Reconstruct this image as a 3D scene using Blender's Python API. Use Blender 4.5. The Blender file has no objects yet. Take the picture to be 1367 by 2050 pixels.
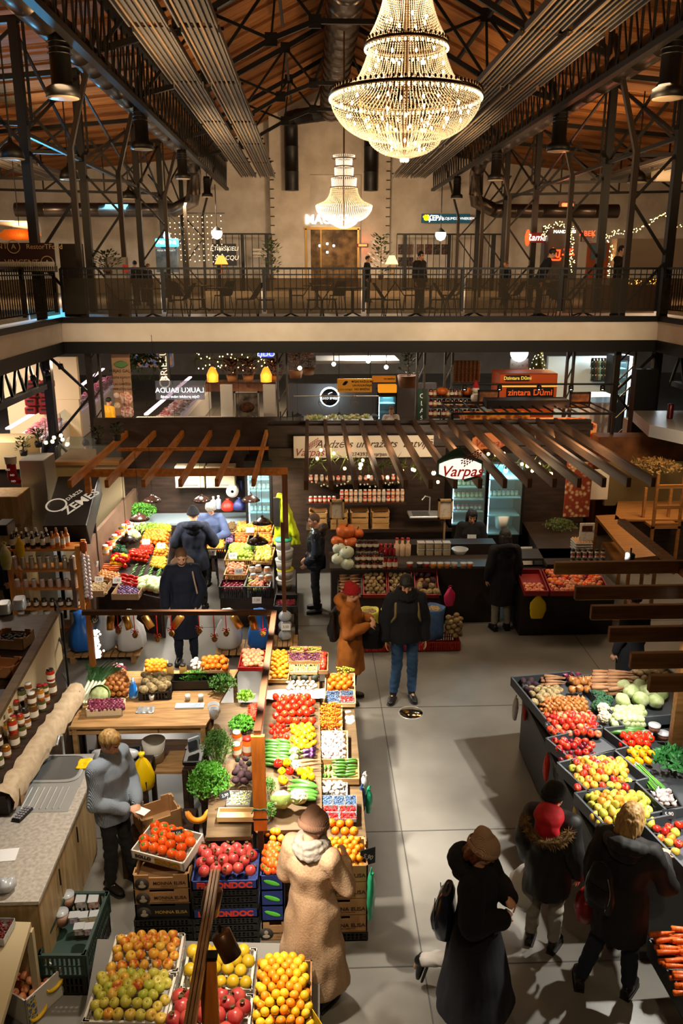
import bpy,math,random
import numpy as np
from mathutils import Vector,Matrix,noise as mnoise
PI=math.pi
S=bpy.context.scene
COL=S.collection
random.seed(7)
# camera
FPX,CX,CY,EYE=1655.0,683.5,1025.0,5.65
PIT=math.atan2(485,1655);YAW=math.atan(63*math.cos(PIT)/1655)
cd=bpy.data.cameras.new('camera');cam=bpy.data.objects.new('camera',cd);COL.objects.link(cam)
cd.sensor_fit='VERTICAL';cd.sensor_height=36.0;cd.lens=FPX*36.0/2050;cd.clip_end=200
cam.location=(0,0,EYE);cam.rotation_euler=(PI/2-PIT,0,-YAW)
S.camera=cam
# world, exposure
w=bpy.data.worlds.new('world');S.world=w;w.use_nodes=True
w.node_tree.nodes['Background'].inputs[0].default_value=(1.0,0.66,0.40,1)
w.node_tree.nodes['Background'].inputs[1].default_value=0.035
S.view_settings.view_transform='Standard';S.view_settings.look='None'
S.view_settings.exposure=0.0;S.view_settings.gamma=1.0;S.view_settings.use_curve_mapping=False
S.cycles.use_denoising=True
S.cycles.max_bounces=4;S.cycles.diffuse_bounces=2;S.cycles.glossy_bounces=2;S.cycles.adaptive_threshold=.03
S.cycles.transmission_bounces=4;S.cycles.transparent_max_bounces=10
S.cycles.sample_clamp_indirect=4.0
S.cycles.caustics_reflective=False;S.cycles.caustics_refractive=False
def lamp(kind,loc,power,color=(1,.75,.5),size=.1,aim=None,angle=70,blend=.5,name='lamp_or_added_light',sy=None):
 l=bpy.data.lights.new(name,kind);l.energy=power;l.color=color
 o=bpy.data.objects.new(name,l);COL.objects.link(o);o.location=loc
 if kind=='AREA':
  l.size=size
  if sy:l.shape='RECTANGLE';l.size_y=sy
 else:l.shadow_soft_size=size
 if kind=='SPOT':l.spot_size=math.radians(angle);l.spot_blend=blend
 if aim is not None:
  d=Vector(aim)-Vector(loc);o.rotation_euler=d.to_track_quat('-Z','Y').to_euler()
 return o
WARM=(1,.70,.42);WHITE=(1,.90,.76);COOL=(.80,.90,1);PINK=(1,.72,.80)
for x in(-4.5,6.5):
 for y in(9,17,27,36):
  lamp('AREA',(x,y,9.0),24,(1,.66,.36),.5,(x,y,0))
for(y,pw)in((4.9,200),(6.2,260),(6.9,480),(7.7,480),(8.5,380),(9.3,220)):
 lamp('SPOT',(-.42,y,2.35),pw,WHITE,.05,(-.18,y+.05,.8),74,.6)
lamp('SPOT',(-1.3,8.9,2.3),200,WHITE,.05,(-1.55,8.6,.9),110,.6)
lamp('SPOT',(-1.7,6.5,3.1),210,WHITE,.08,(-2.3,6.9,.9),100,.6)  # added spot that brightens the seller and the sink worktop
lamp('SPOT',(-.9,5.1,2.9),80,(1,.82,.6),.05,(-1.1,5.2,.5),95,.5)
for(x,y)in((3.35,8.3),(3.35,6.8),(3.35,5.4)):
 lamp('SPOT',(x,y,2.75),320,(1,.95,.86),.03,(x-.15,y,.3),94,.25)
for(x,y)in((-3.3,13.6),(-2.6,15.0),(-1.2,13.2),(-2.0,14.3),(-.9,14.3),(-2.7,12.8)):
 lamp('SPOT',(x,y,2.3),150,(1,.93,.82),.12,(x,y,0),150,.4)
lamp('SPOT',(-1.9,9.2,1.9),90,WHITE,.04,(-1.9,10.4,.6),120,.5)
for x in(.8,2.4,4.0):
 lamp('AREA',(x,12.4,3.4),26,(1,.74,.5),.6,(x,13.2,.8))
for x in(-3.4,1.3,6.0):
 lamp('SPOT',(x,11,8.9),2600,(1,.78,.52),.15,(x*.9+.1,20.3,4.4),40,1)  # unseen girder spots added to brighten the far fascia
lamp('SPOT',(-.2,.8,7.2),520,(1,.78,.5),.12,(-.95,5.6,.6),30,.9)  # unseen spot from the camera side, added to brighten the left stall fronts
lamp('SPOT',(1.2,.3,7.4),330,(1,.76,.46),.12,(1.7,5.5,.9),34,.9)  # unseen spot above the camera, added for the near aisle figures
lamp('SPOT',(-.55,8.9,2.7),75,(1,.85,.6),.06,(.7,10.2,1.2),75,.8)  # added spot replacing island lamp spill on the couple in the aisle
lamp('SPOT',(3.2,4.6,8.4),650,(1,.78,.5),.12,(.9,10,.9),26,.9)  # unseen high spot added to brighten the couple and the counter front
for x in(.4,2.2,4.0):
 lamp('AREA',(x,13.7,2.75),14,(1,.78,.55),.4,(x,15,2.0))  # added fill under the rafters, brightens the banner wall
for(x,y,pw,c)in((-9.3,19.5,380,(1,.80,.82)),(-10.5,24,480,(1,.86,.78)),(-5.0,24,200,WARM),(1.8,25,230,(1,.9,.8)),(7.5,24,170,(1,.62,.3)),(10.6,26,420,(.85,.95,1)),(-2,33,200,WARM),(5,35,200,WHITE)):
 lamp('AREA',(x,y,3.6),pw,c,1.2,(x,y,0))
lamp('AREA',(-6.2,14.2,3.6),90,(1,.8,.6),.8,(-6,14.5,0));lamp('AREA',(6.8,14.5,3.4),70,WARM,.8,(6.8,15,0))
for(x,y,pw,c)in((-12,34,900,(1,.78,.55)),(-5,38,480,(1,.8,.58)),(4,38,480,(1,.75,.5)),(13,32,700,(1,.68,.42)),(1.2,35,200,(1,.8,.6)),(-8.5,39,160,(.15,.6,1))):
 lamp('AREA',(x,y,8.4),pw,c,1.0,(x,y+1,0))
lamp('AREA',(2.2,38.0,8.8),260,WARM,.8,(1.2,47,9))
lamp('AREA',(-9,30,6.5),240,(.08,.55,1),.8,(-7,24,10.5));lamp('SPOT',(-8.5,16,6.5),160,(.08,.55,1),.3,(-5,22,10),50,.8)
for(x,y)in((-5.6,11),(7.8,11),(-9.5,20),(11.5,20),(-2.8,17),(5,17),(-2.8,27),(5,27),(-10,30),(12,30)):
 lamp('AREA',(x,y,7.4),230,(1,.64,.32),1.0,(x*.9,y+3,13))  # unseen uplights in mid-air that brighten the roof boards
 # pixel helpers: rays of the camera met with real planes
_cp,_sp,_cy,_sy=math.cos(PIT),math.sin(PIT),math.cos(YAW),math.sin(YAW)
_F=Vector((_sy*_cp,_cy*_cp,-_sp));_R=Vector((_cy,-_sy,0));_U=_R.cross(_F)
def _ray(x,y):return _F+_R*((x-CX)/FPX)-_U*((y-CY)/FPX)
def G(x,y,z=0.0):
 d=_ray(x,y);t=(z-EYE)/d.z;return Vector((d.x*t,d.y*t,z))
def V(x,y,Y):
 d=_ray(x,y);t=Y/d.y;return Vector((d.x*t,Y,EYE+d.z*t))
def XP(x,y,X):
 d=_ray(x,y);t=X/d.x;return Vector((X,d.y*t,EYE+d.z*t))
 # materials
MATS={}
def _lin(c):
 return tuple(((v/12.92)if v<=.04045 else((v+.055)/1.055)**2.4)for v in c)
def hexc(h):return _lin(tuple(int(h[i:i+2],16)/255 for i in(0,2,4)))
def M(name,c='808080',c2=None,rough=.6,metal=0,scale=8,stretch=(1,1,1),tex='noise',bump=0,rnd=None,emit=0,alpha=1,trans=0,coat=0,bscale=None,sss=0,lo=.35,hi=.65,det=3,ior=1.45):
 """one procedural material; c2 = second colour mixed by a texture, rnd = list of colours picked per object"""
 if name in MATS:return MATS[name]
 m=bpy.data.materials.new(name);m.use_nodes=True;nt=m.node_tree;N=nt.nodes;L=nt.links
 b=N['Principled BSDF']
 b.inputs['Roughness'].default_value=rough;b.inputs['Metallic'].default_value=metal;b.inputs['IOR'].default_value=ior
 col=hexc(c)if isinstance(c,str)else c
 b.inputs['Base Color'].default_value=(*col,1)
 if coat:b.inputs['Coat Weight'].default_value=coat;b.inputs['Coat Roughness'].default_value=.12
 if trans:b.inputs['Transmission Weight'].default_value=trans
 if alpha<1:b.inputs['Alpha'].default_value=alpha
 if sss:b.inputs['Subsurface Weight'].default_value=sss;b.inputs['Subsurface Scale'].default_value=.02
 tc=mp=t=None
 if c2 is not None or bump:
  tc=N.new('ShaderNodeTexCoord');mp=N.new('ShaderNodeMapping');mp.inputs['Scale'].default_value=stretch
  L.new(tc.outputs['Object'],mp.inputs[0])
  if tex=='noise':
   t=N.new('ShaderNodeTexNoise');t.inputs['Scale'].default_value=scale;t.inputs['Detail'].default_value=det
  elif tex=='wave':
   t=N.new('ShaderNodeTexWave');t.inputs['Scale'].default_value=scale;t.inputs['Distortion'].default_value=3;t.inputs['Detail'].default_value=2
  elif tex=='voronoi':
   t=N.new('ShaderNodeTexVoronoi');t.inputs['Scale'].default_value=scale
  L.new(mp.outputs[0],t.inputs['Vector'])
  fac=t.outputs['Distance']if tex=='voronoi' else t.outputs[0]if tex=='noise' else t.outputs['Fac' if 'Fac' in t.outputs else 0]
 src=None
 if rnd:
  oi=N.new('ShaderNodeObjectInfo');rp=N.new('ShaderNodeValToRGB');rp.color_ramp.interpolation='LINEAR'
  cr=rp.color_ramp
  while len(cr.elements)<len(rnd):cr.elements.new(.5)
  for i,cc in enumerate(rnd):
   cr.elements[i].position=i/max(1,len(rnd)-1);cr.elements[i].color=(*hexc(cc),1)
  L.new(oi.outputs['Random'],rp.inputs[0]);src=rp.outputs[0]
 if c2 is not None:
  rp2=N.new('ShaderNodeMapRange');rp2.inputs[1].default_value=lo;rp2.inputs[2].default_value=hi
  L.new(fac,rp2.inputs[0])
  mx=N.new('ShaderNodeMix');mx.data_type='RGBA'
  L.new(rp2.outputs[0],mx.inputs['Factor'])
  if src:L.new(src,mx.inputs['A'])
  else:mx.inputs['A'].default_value=(*col,1)
  mx.inputs['B'].default_value=(*hexc(c2),1);src=mx.outputs['Result']
 if src:L.new(src,b.inputs['Base Color'])
 if bump:
  t2=t
  if bscale:
   t2=N.new('ShaderNodeTexNoise');t2.inputs['Scale'].default_value=bscale;L.new(mp.outputs[0],t2.inputs['Vector']);fac=t2.outputs[0]
  bp=N.new('ShaderNodeBump');bp.inputs['Strength'].default_value=bump;bp.inputs['Distance'].default_value=.02
  L.new(fac,bp.inputs['Height']);L.new(bp.outputs[0],b.inputs['Normal'])
 if emit:
  b.inputs['Emission Strength'].default_value=emit
  if src:L.new(src,b.inputs['Emission Color'])
  else:b.inputs['Emission Color'].default_value=(*col,1)
 m.diffuse_color=(*col,1)
 MATS[name]=m;return m
def glass(name,tint='ffffff',a=.12,rough=.05):
 """thin pane: mostly transparent with a glossy coat"""
 if name in MATS:return MATS[name]
 m=bpy.data.materials.new(name);m.use_nodes=True;N=m.node_tree.nodes;L=m.node_tree.links
 N.remove(N['Principled BSDF']);out=N['Material Output']
 tr=N.new('ShaderNodeBsdfTransparent');gl=N.new('ShaderNodeBsdfPrincipled');mx=N.new('ShaderNodeMixShader')
 tr.inputs[0].default_value=(*hexc(tint),1);gl.inputs['Base Color'].default_value=(*hexc(tint),1);gl.inputs['Roughness'].default_value=rough
 mx.inputs[0].default_value=a;L.new(tr.outputs[0],mx.inputs[1]);L.new(gl.outputs[0],mx.inputs[2]);L.new(mx.outputs[0],out.inputs[0])
 MATS[name]=m;return m
 # mesh builder
class MB:
 def __init__(s):s.v=[];s.f=[];s.m=[];s.sm=[]
 def add(s,vs,fs,mi=0,smooth=False):
  n=len(s.v);s.v+=[tuple(p)for p in vs]
  for f in fs:s.f.append(tuple(i+n for i in f));s.m.append(mi);s.sm.append(smooth)
  return s
 def box(s,c,d,mi=0,rot=None,bev=0):
  hx,hy,hz=d[0]/2,d[1]/2,d[2]/2
  if bev:
   b=min(bev,hx*.9,hy*.9,hz*.9);vs=[]
   for(ax,ay,az)in((hx,hy-b,hz-b),(hx-b,hy,hz-b),(hx-b,hy-b,hz)):
    for sx in(-1,1):
     for sy in(-1,1):
      for sz in(-1,1):vs.append((ax*sx,ay*sy,az*sz))
   fs=[]
   def ix(k,sx,sy,sz):return k*8+(sx>0)*4+(sy>0)*2+(sz>0)
   for q in(-1,1):
    fs.append((ix(0,q,-1,-1),ix(0,q,1,-1),ix(0,q,1,1),ix(0,q,-1,1)))
    fs.append((ix(1,-1,q,-1),ix(1,1,q,-1),ix(1,1,q,1),ix(1,-1,q,1)))
    fs.append((ix(2,-1,-1,q),ix(2,1,-1,q),ix(2,1,1,q),ix(2,-1,1,q)))
   for a in(-1,1):
    for c_ in(-1,1):
     fs.append((ix(0,a,c_,-1),ix(0,a,c_,1),ix(1,a,c_,1),ix(1,a,c_,-1)))
     fs.append((ix(0,a,-1,c_),ix(0,a,1,c_),ix(2,a,1,c_),ix(2,a,-1,c_)))
     fs.append((ix(1,-1,a,c_),ix(1,1,a,c_),ix(2,1,a,c_),ix(2,-1,a,c_)))
     for e in(-1,1):fs.append((ix(0,a,c_,e),ix(1,a,c_,e),ix(2,a,c_,e)))
  else:
   vs=[(x*hx,y*hy,z*hz)for x in(-1,1)for y in(-1,1)for z in(-1,1)]
   fs=[(0,1,3,2),(4,6,7,5),(0,4,5,1),(2,3,7,6),(0,2,6,4),(1,5,7,3)]
  if rot is not None:
   R=rot if isinstance(rot,Matrix)else Matrix.Rotation(rot,3,'Z')
   vs=[R@Vector(p)for p in vs]
  c=Vector(c);return s.add([Vector(p)+c for p in vs],fs,mi)
 def bar(s,a,b,w=.05,h=None,mi=0,up=(0,0,1)):
  """rectangular bar from a to b, w across, h along up"""
  a=Vector(a);b=Vector(b);h=h or w;d=(b-a);L=d.length
  if L<1e-6:return s
  d=d/L;u=Vector(up)
  if abs(d.dot(u))>.98:u=Vector((0,1,0))
  x=d.cross(u).normalized();u=x.cross(d)
  vs=[p+x*i*w/2+u*j*h/2 for p in(a,b)for i in(-1,1)for j in(-1,1)]
  return s.add(vs,[(0,1,3,2),(4,6,7,5),(0,4,5,1),(2,3,7,6),(0,2,6,4),(1,5,7,3)],mi)
 def tube(s,pts,r,n=8,mi=0,cap=True,smooth=True):
  pts=[Vector(p)for p in pts];rs=r if isinstance(r,(list,tuple))else[r]*len(pts)
  vs=[];prev=None
  for i,p in enumerate(pts):
   d=(pts[min(i+1,len(pts)-1)]-pts[max(i-1,0)]);d=d.normalized()if d.length>1e-9 else Vector((0,0,1))
   if prev is None:x=d.orthogonal().normalized()
   else:x=(prev-d*prev.dot(d)).normalized()
   prev=x;y=d.cross(x)
   for k in range(n):
    a=2*PI*k/n;vs.append(p+(x*math.cos(a)+y*math.sin(a))*rs[i])
  fs=[(i*n+k,i*n+(k+1)%n,(i+1)*n+(k+1)%n,(i+1)*n+k)for i in range(len(pts)-1)for k in range(n)]
  s.add(vs,fs,mi,smooth)
  if cap:
   s.add(vs[:n],[tuple(range(n-1,-1,-1))],mi);s.add(vs[-n:],[tuple(range(n))],mi)
  return s
 def lathe(s,prof,n=24,c=(0,0,0),mi=0,smooth=True,rot=None,sx=1,sy=1,wob=None):
  """prof = [(r, z)...]; r 0 at the ends closes"""
  c=Vector(c);vs=[];fs=[];idx=[]
  for(r,z)in prof:
   if r<1e-6:idx.append([len(vs)]);vs.append(Vector((0,0,z)))
   else:
    idx.append(list(range(len(vs),len(vs)+n)))
    for k in range(n):
     a=2*PI*k/n;q=1 if wob is None else wob(a,z)
     vs.append(Vector((r*q*math.cos(a)*sx,r*q*math.sin(a)*sy,z)))
  for i in range(len(idx)-1):
   A,B=idx[i],idx[i+1]
   for k in range(n):
    if len(A)==1 and len(B)==1:continue
    if len(A)==1:fs.append((A[0],B[(k+1)%n],B[k]))
    elif len(B)==1:fs.append((A[k],A[(k+1)%n],B[0]))
    else:fs.append((A[k],A[(k+1)%n],B[(k+1)%n],B[k]))
  if rot is not None:vs=[rot@p for p in vs]
  return s.add([p+c for p in vs],fs,mi,smooth)
 def ell(s,c,r,n=12,mi=0,rot=None,smooth=True):
  r=r if isinstance(r,(list,tuple))else(r,r,r);m=max(4,n//2+1)
  prof=[(math.sin(PI*i/m),-math.cos(PI*i/m))for i in range(m+1)];prof[0]=(0,-1);prof[-1]=(0,1)
  t=MB();t.lathe(prof,n,(0,0,0),0)
  vs=[Vector((p[0]*r[0],p[1]*r[1],p[2]*r[2]))for p in t.v]
  if rot is not None:vs=[rot@p for p in vs]
  return s.add([p+Vector(c)for p in vs],t.f,mi,smooth)
 def loft(s,rings,mi=0,cap=True,smooth=True,n=16,sq=2.0):
  """rings = [(centre, ax, ay)] ellipses (superellipse power sq)"""
  vs=[]
  for(c,ax,ay)in rings:
   c,ax,ay=Vector(c),Vector(ax),Vector(ay)
   for k in range(n):
    a=2*PI*k/n;x,y=math.cos(a),math.sin(a)
    if sq!=2:x=math.copysign(abs(x)**(2/sq),x);y=math.copysign(abs(y)**(2/sq),y)
    vs.append(c+ax*x+ay*y)
  fs=[(i*n+k,i*n+(k+1)%n,(i+1)*n+(k+1)%n,(i+1)*n+k)for i in range(len(rings)-1)for k in range(n)]
  s.add(vs,fs,mi,smooth)
  if cap:s.add(vs[:n],[tuple(range(n-1,-1,-1))],mi,smooth);s.add(vs[-n:],[tuple(range(n))],mi,smooth)
  return s
 def build(s,name,mats,parent=None,loc=None,rotz=0):
  me=bpy.data.meshes.new(name);me.from_pydata(s.v,[],s.f)
  for m in(mats if isinstance(mats,(list,tuple))else[mats]):me.materials.append(m)
  me.polygons.foreach_set('material_index',s.m);me.polygons.foreach_set('use_smooth',s.sm);me.update()
  o=bpy.data.objects.new(name,me);COL.objects.link(o)
  if parent:o.parent=parent
  if loc is not None:o.location=loc
  o.rotation_euler=(0,0,rotz)
  return o
def tag(o,label=None,cat=None,group=None,kind=None):
 if label:o['label']=label
 if cat:o['category']=cat
 if group:o['group']=group
 if kind:o['kind']=kind
 return o
def thing(name,label,cat,loc=(0,0,0),rotz=0,group=None):
 o=bpy.data.objects.new(name,None);COL.objects.link(o);o.location=loc;o.rotation_euler=(0,0,rotz);o.empty_display_size=.1
 return tag(o,label,cat,group)
KIDS={}
def dup(root,loc=None,rot=None,label=None,group=None,scale=None):
 def cp(o,par):
  c=o.copy();COL.objects.link(c)
  if par is not None:c.parent=par
  for ch in o.children:cp(ch,c)
  return c
 r=cp(root,None)
 if loc is not None:r.location=loc
 if rot is not None:r.rotation_euler=rot if isinstance(rot,(tuple,list))or hasattr(rot,'x')else(0,0,rot)
 if scale is not None:r.scale=(scale,)*3 if not isinstance(scale,(tuple,list))else scale
 if label:r['label']=label
 if group:r['group']=group
 return r
_child_cache={}
BENCH=bpy.data.scenes.new('bench')
def evaluated(ob):
 """mesh of an object with its modifiers applied, worked out in an empty side scene"""
 BENCH.collection.objects.link(ob);vl=BENCH.view_layers[0];vl.update();dg=vl.depsgraph
 return bpy.data.meshes.new_from_object(ob.evaluated_get(dg))
def text_mb(txt,size,center=True,bold=0,italic=0,extr=.002,stretch=1.0):
 """lettering as mesh data lying in its own XZ plane, facing -Y"""
 cu=bpy.data.curves.new('t','FONT');cu.body=txt;cu.size=size;cu.extrude=extr;cu.offset=bold;cu.shear=italic
 cu.resolution_u=3
 if center:cu.align_x='CENTER';cu.align_y='CENTER'
 ob=bpy.data.objects.new('t',cu);me=evaluated(ob)
 mb=MB();vs=[(v.co.x*stretch,-v.co.z,v.co.y)for v in me.vertices]
 mb.add(vs,[tuple(p.vertices)for p in me.polygons])
 bpy.data.objects.remove(ob);bpy.data.curves.remove(cu);bpy.data.meshes.remove(me)
 return mb
def lettering(parent,txt,size,loc,mat,rot=(0,0,0),name='lettering',bold=0,italic=0,stretch=1.0,center=True,extr=.002):
 o=text_mb(txt,size,center,bold,italic,extr,stretch).build(name,mat,parent);o.location=loc;o.rotation_euler=rot;return o
def struct(mb,name,mats):
 o=mb.build(name,mats);o['kind']='structure';return o
 # THE SETTING
X0=1.1;YB=20.35;YW=47.0;XL=-5.95;XR=8.5;ZF=4.45
m_floor=M('polished_concrete','827e76','66625b',rough=.34,scale=1.1,det=5,bump=.04,lo=.3,hi=.75)
m_seam=M('seam','4c4a46',rough=.6)
b=MB();b.box((1.5,21,-.1),(48,56,.2));f=struct(b,'floor',m_floor)
b=MB()
for y in(3.2,5.6,7.35,9.9,12.6,15.5,18.5):b.box((1.5,y,.001),(46,.012,.004))
for x in(-8,-4,.9,4.2,8):b.box((x,16,.001),(.012,46,.004))
struct(b,'trim_floor_joint',m_seam)
m_slab=M('dark_slab','2a221d',rough=.7);m_fas=M('cream_fascia','e6dccc','dccfbc',rough=.55,scale=2)
m_black=M('black_steel','0b0907',rough=.5,metal=.1);m_beam=M('grey_steel','4a4138',rough=.45,metal=.4)
m_white=M('white_wall','cfc6b8','bdb2a2',rough=.8,scale=1.5);m_up=M('upper_floor_tile','9b938a',rough=.5)
b=MB()
b.box((1.5,(YB+YW)/2,ZF-.12),(50,YW-YB,.22));b.box(((XL-24)/2,YB/2-1,ZF-.12),(24+XL,YB+2,.22));b.box(((XR+26)/2,YB/2-1,ZF-.12),(26-XR,YB+2,.22))
struct(b,'floor_mezzanine',[m_up])
def fascia(nm,a,c,out):
 a=Vector(a);c=Vector(c)
 b=MB();b.bar(a+Vector((0,0,4.22)),c+Vector((0,0,4.22)),.1,.44);struct(b,'trim_fascia_'+nm,m_fas)
 b=MB();b.bar(a+Vector((0,0,4.51)),c+Vector((0,0,4.51)),.16,.13);b.bar(a+Vector((0,0,3.86)),c+Vector((0,0,3.86)),.16,.28)
 struct(b,'trim_edge_beam_'+nm,m_black)
fascia('far',(XL,YB,0),(XR,YB,0),1);fascia('left',(XL,-2,0),(XL,YB-.09,0),1);fascia('right',(XR,-2,0),(XR,YB-.09,0),1)
b=MB();b.box((1.5,(YB+YW)/2+.1,ZF-.27),(50,YW-YB-.2,.06));b.box(((XL-24)/2-.1,YB/2-1,ZF-.27),(23.8+XL,YB+2,.06));b.box(((XR+26)/2+.1,YB/2-1,ZF-.27),(25.8-XR,YB+2,.06))
struct(b,'ceiling_under_mezzanine',M('soffit','3a302a',rough=.8))
b=MB();b.box((1.5,YW+.1,7.4),(50,.2,15.2));struct(b,'wall_far',m_white)
b=MB();b.box((-22.6,22,6),(.2,52,12));struct(b,'wall_left',m_white)
b=MB();b.box((25.6,22,6),(.2,52,12));struct(b,'wall_right',m_white)
b=MB()
b.box((-1.0,YW-.3,9.6),(2.1,.6,10.2));b.box((3.5,YW-.3,9.6),(1.5,.6,10.2));b.box((1.4,YW-.25,12.6),(2.7,.5,4.3))
struct(b,'wall_pier',M('pier_plaster','c8bcab','b2a593',rough=.85,scale=1.2))
b=MB()
for sx in(-1.95,4.15):
 for k in range(14):b.box((sx,YW-.63,5.2+k*.45),(.22,.06,.05))
struct(b,'trim_pier_irons',m_black)
m_gold=M('dim_brass','8a6a35',rough=.35,metal=.8)
d=V(612,458,YW-.3);e=V(716,545,YW-.3)
b=MB();b.box(((d.x+e.x)/2,YW-.62,d.z),(e.x-d.x+.2,.08,.12));b.box((d.x,YW-.62,(d.z+ZF)/2),(.1,.08,d.z-ZF));b.box((e.x,YW-.62,(d.z+ZF)/2),(.1,.08,d.z-ZF));b.box((d.x+.8,YW-.62,(d.z+ZF)/2),(.06,.06,d.z-ZF))
struct(b,'door_1',m_gold)
b=MB();b.box(((d.x+e.x)/2,YW-.05,(d.z+ZF)/2),(e.x-d.x,.06,d.z-ZF));struct(b,'wall_vestibule',M('warm_wall','8b6d45','4d3a22',rough=.8,scale=2.5))
m_wood=M('roof_boards','9c6224','6a3f12',rough=.75,scale=2.2,stretch=(.35,4.5,1),det=4,lo=.3,hi=.7)
m_purlin=M('purlins','7a4a20',rough=.8)
def slope(nm,x1,z1,x2,z2,y1=-2,y2=YW):
 b=MB();n=Vector((-(z2-z1),0,x2-x1)).normalized();n=n if n.z>0 else-n
 p=[Vector((x1,y1,z1)),Vector((x2,y1,z2)),Vector((x2,y2,z2)),Vector((x1,y2,z1))]
 b.add(p+[q+n*.12 for q in p],[(0,3,2,1),(4,5,6,7),(0,1,5,4),(2,3,7,6),(1,2,6,5),(3,0,4,7)])
 struct(b,'ceiling_'+nm,m_wood)
 b=MB();
 y=y1+.6
 while y<y2:
  b.bar((x1,y,z1-.06),(x2,y,z2-.06),.05,.07);y+=1.6
 struct(b,'trim_purlin_'+nm,m_purlin)
slope('nave_left',-4.7,11.9,X0,14.7);slope('nave_right',6.9,11.9,X0,14.7)
slope('aisle_left',-22.6,9.6,-4.5,11.5);slope('aisle_right',25.4,9.6,6.7,11.5)
# STEEL
YC=[15.4,20.5,25.4,33.2,38.3,44.5]
def truss_nave(y):
 t=thing('roof_truss','black riveted steel truss arching under the timber nave roof','roof truss',(X0,y,10.2),0,'nave roof trusses')
 top=[(-5.7,1.2),(-3.8,2.15),(-1.9,3.1),(0,4.1),(1.9,3.1),(3.8,2.15),(5.7,1.2)]
 bot=[(-5.7,.1),(-3.9,.55),(-2.1,1.5),(-.9,1.95),(.9,1.95),(2.1,1.5),(3.9,.55),(5.7,.1)]
 P=lambda q:(q[0],0,q[1])
 b=MB()
 for a,c in zip(top,top[1:]):b.bar(P(a),P(c),.12,.16,up=(0,0,1))
 b.build('top_chord',m_black,t)
 b=MB()
 for a,c in zip(bot,bot[1:]):b.bar(P(a),P(c),.1,.13)
 b.build('bottom_chord',m_black,t)
 web=[(top[0],bot[0]),(top[1],bot[0]),(top[1],bot[1]),(top[1],bot[2]),(top[2],bot[1]),(top[2],bot[2]),(top[2],bot[3]),(top[3],bot[3]),(top[3],bot[4]),(top[4],bot[4]),(top[4],bot[5]),(top[4],bot[6]),(top[5],bot[5]),(top[5],bot[6]),(top[5],bot[7]),(top[6],bot[7])]
 for a,c in web:MB().bar(P(a),P(c),.06,.08).build('web_bar',m_black,t)
 for q in bot[1:-1]+top[1:-1]:MB().box(P(q),(.34,.06,.34)).build('gusset_plate',m_black,t)
 b=MB()
 for q in top[1:-1]:b.box((q[0],2.3,q[1]-.1),(.09,4.6,.12))
 b.build('tie_beam',m_black,t)
 return t
t0=truss_nave(YC[0]);t0['label']='black steel truss of the nave roof nearest the viewer, above the large chandelier'
for i,y in enumerate(YC[1:-1]):dup(t0,(X0,y,10.2),label='black riveted steel truss arching under the timber nave roof')
def truss_aisle(s,y):
 x1=X0+s*7.3;t=thing('roof_truss','black steel lattice truss reaching outwards under the side aisle roof','roof truss',(x1,y,8.7),0,'side aisle roof trusses')
 L=15.5;n=6;bt=[(s*L*i/n,.1+.05*i)for i in range(n+1)];tp=[(s*L*i/n,2.2-.22*i)for i in range(n+1)]
 P=lambda q:(q[0],0,q[1])
 MB().bar(P(bt[0]),P(bt[-1]),.08,.1).build('bottom_chord',m_black,t);MB().bar(P(tp[0]),P(tp[-1]),.12,.14).build('top_chord',m_black,t)
 for i in range(n):
  MB().bar(P(tp[i]),P(bt[i+1]),.05,.07).build('web_bar',m_black,t);MB().bar(P(tp[i]),P(bt[i]),.05,.07).build('web_bar',m_black,t)
 return t
for s in(-1,1):
 t0=truss_aisle(s,YC[1]);t0['label']='black steel lattice truss under the %s aisle roof'%('left' if s<0 else 'right');t0['group']='%s aisle roof trusses'%('left' if s<0 else 'right')
 for y in YC[2:-1]:dup(t0,(X0+s*7.3,y,8.7))
m_strut=M('strut_steel','332a22',rough=.35,metal=.5)
def column(s,y,first):
 xi=X0+s*6.5;xo=X0+s*7.5
 t=thing('steel_column','black lattice steel column with a bent strut rising to the roof girder','column',((xi+xo)/2,y,0),0,'lattice columns along the mezzanine')
 h=(xo-xi)/2;zb=0 if first else ZF
 MB().box((-h,0,(zb+8.3)/2),(.13,.13,8.3-zb)).build('post',m_strut,t)
 MB().box((h,0,(zb+10.9)/2),(.2,.2,10.9-zb)).build('post',m_black,t)
 MB().bar((-h,0,8.25),(-h-s*.75,0,10.7),.1,.12,up=(0,1,0)).build('strut',m_strut,t)
 zz=[ZF+.3,5.9,7.2,8.3];
 if first:zz=[.5,1.6,2.7,3.7]+zz
 for k in range(len(zz)-1):
  a,c=(h,-h)if k%2 else(-h,h)
  if zz[k]==3.7:continue
  MB().bar((a,0,zz[k]),(c,0,zz[k+1]),.06,.06).build('brace',m_black,t)
 MB().bar((h,0,8.3),(h-s*(-1.6),0,10.2),.08).build('brace',m_black,t)
 return t
k=0
for s in(-1,1):
 for i,y in enumerate(YC[1:]):
  c=column(s,y,i==0)
  nm='left' if s<0 else 'right'
  if i==0:c['label']='black lattice column at the %s corner of the mezzanine opening'%nm;del c['group']
  else:c['label']='black lattice steel column standing on the mezzanine in the %s row'%nm;c['group']='lattice columns in the %s row'%nm
 xg=X0+s*5.35
 t=thing('roof_girder','black lattice girder running the length of the hall beside the %s heater strips'%nm,'girder',(xg,30,10.4))
 MB().box((0,0,.65),(.18,32,.14)).build('top_chord',m_black,t);MB().box((0,0,-.75),(.18,32,.12)).build('bottom_chord',m_black,t)
 b=MB()
 for q in range(52):
  y=-16+q*.62;b.bar((0,y,-.75),(0,y,.65),.04,.06);b.bar((0,y,-.75),(0,y+.62,.65),.03,.04)
 b.build('lattice_web',m_black,t)
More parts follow.
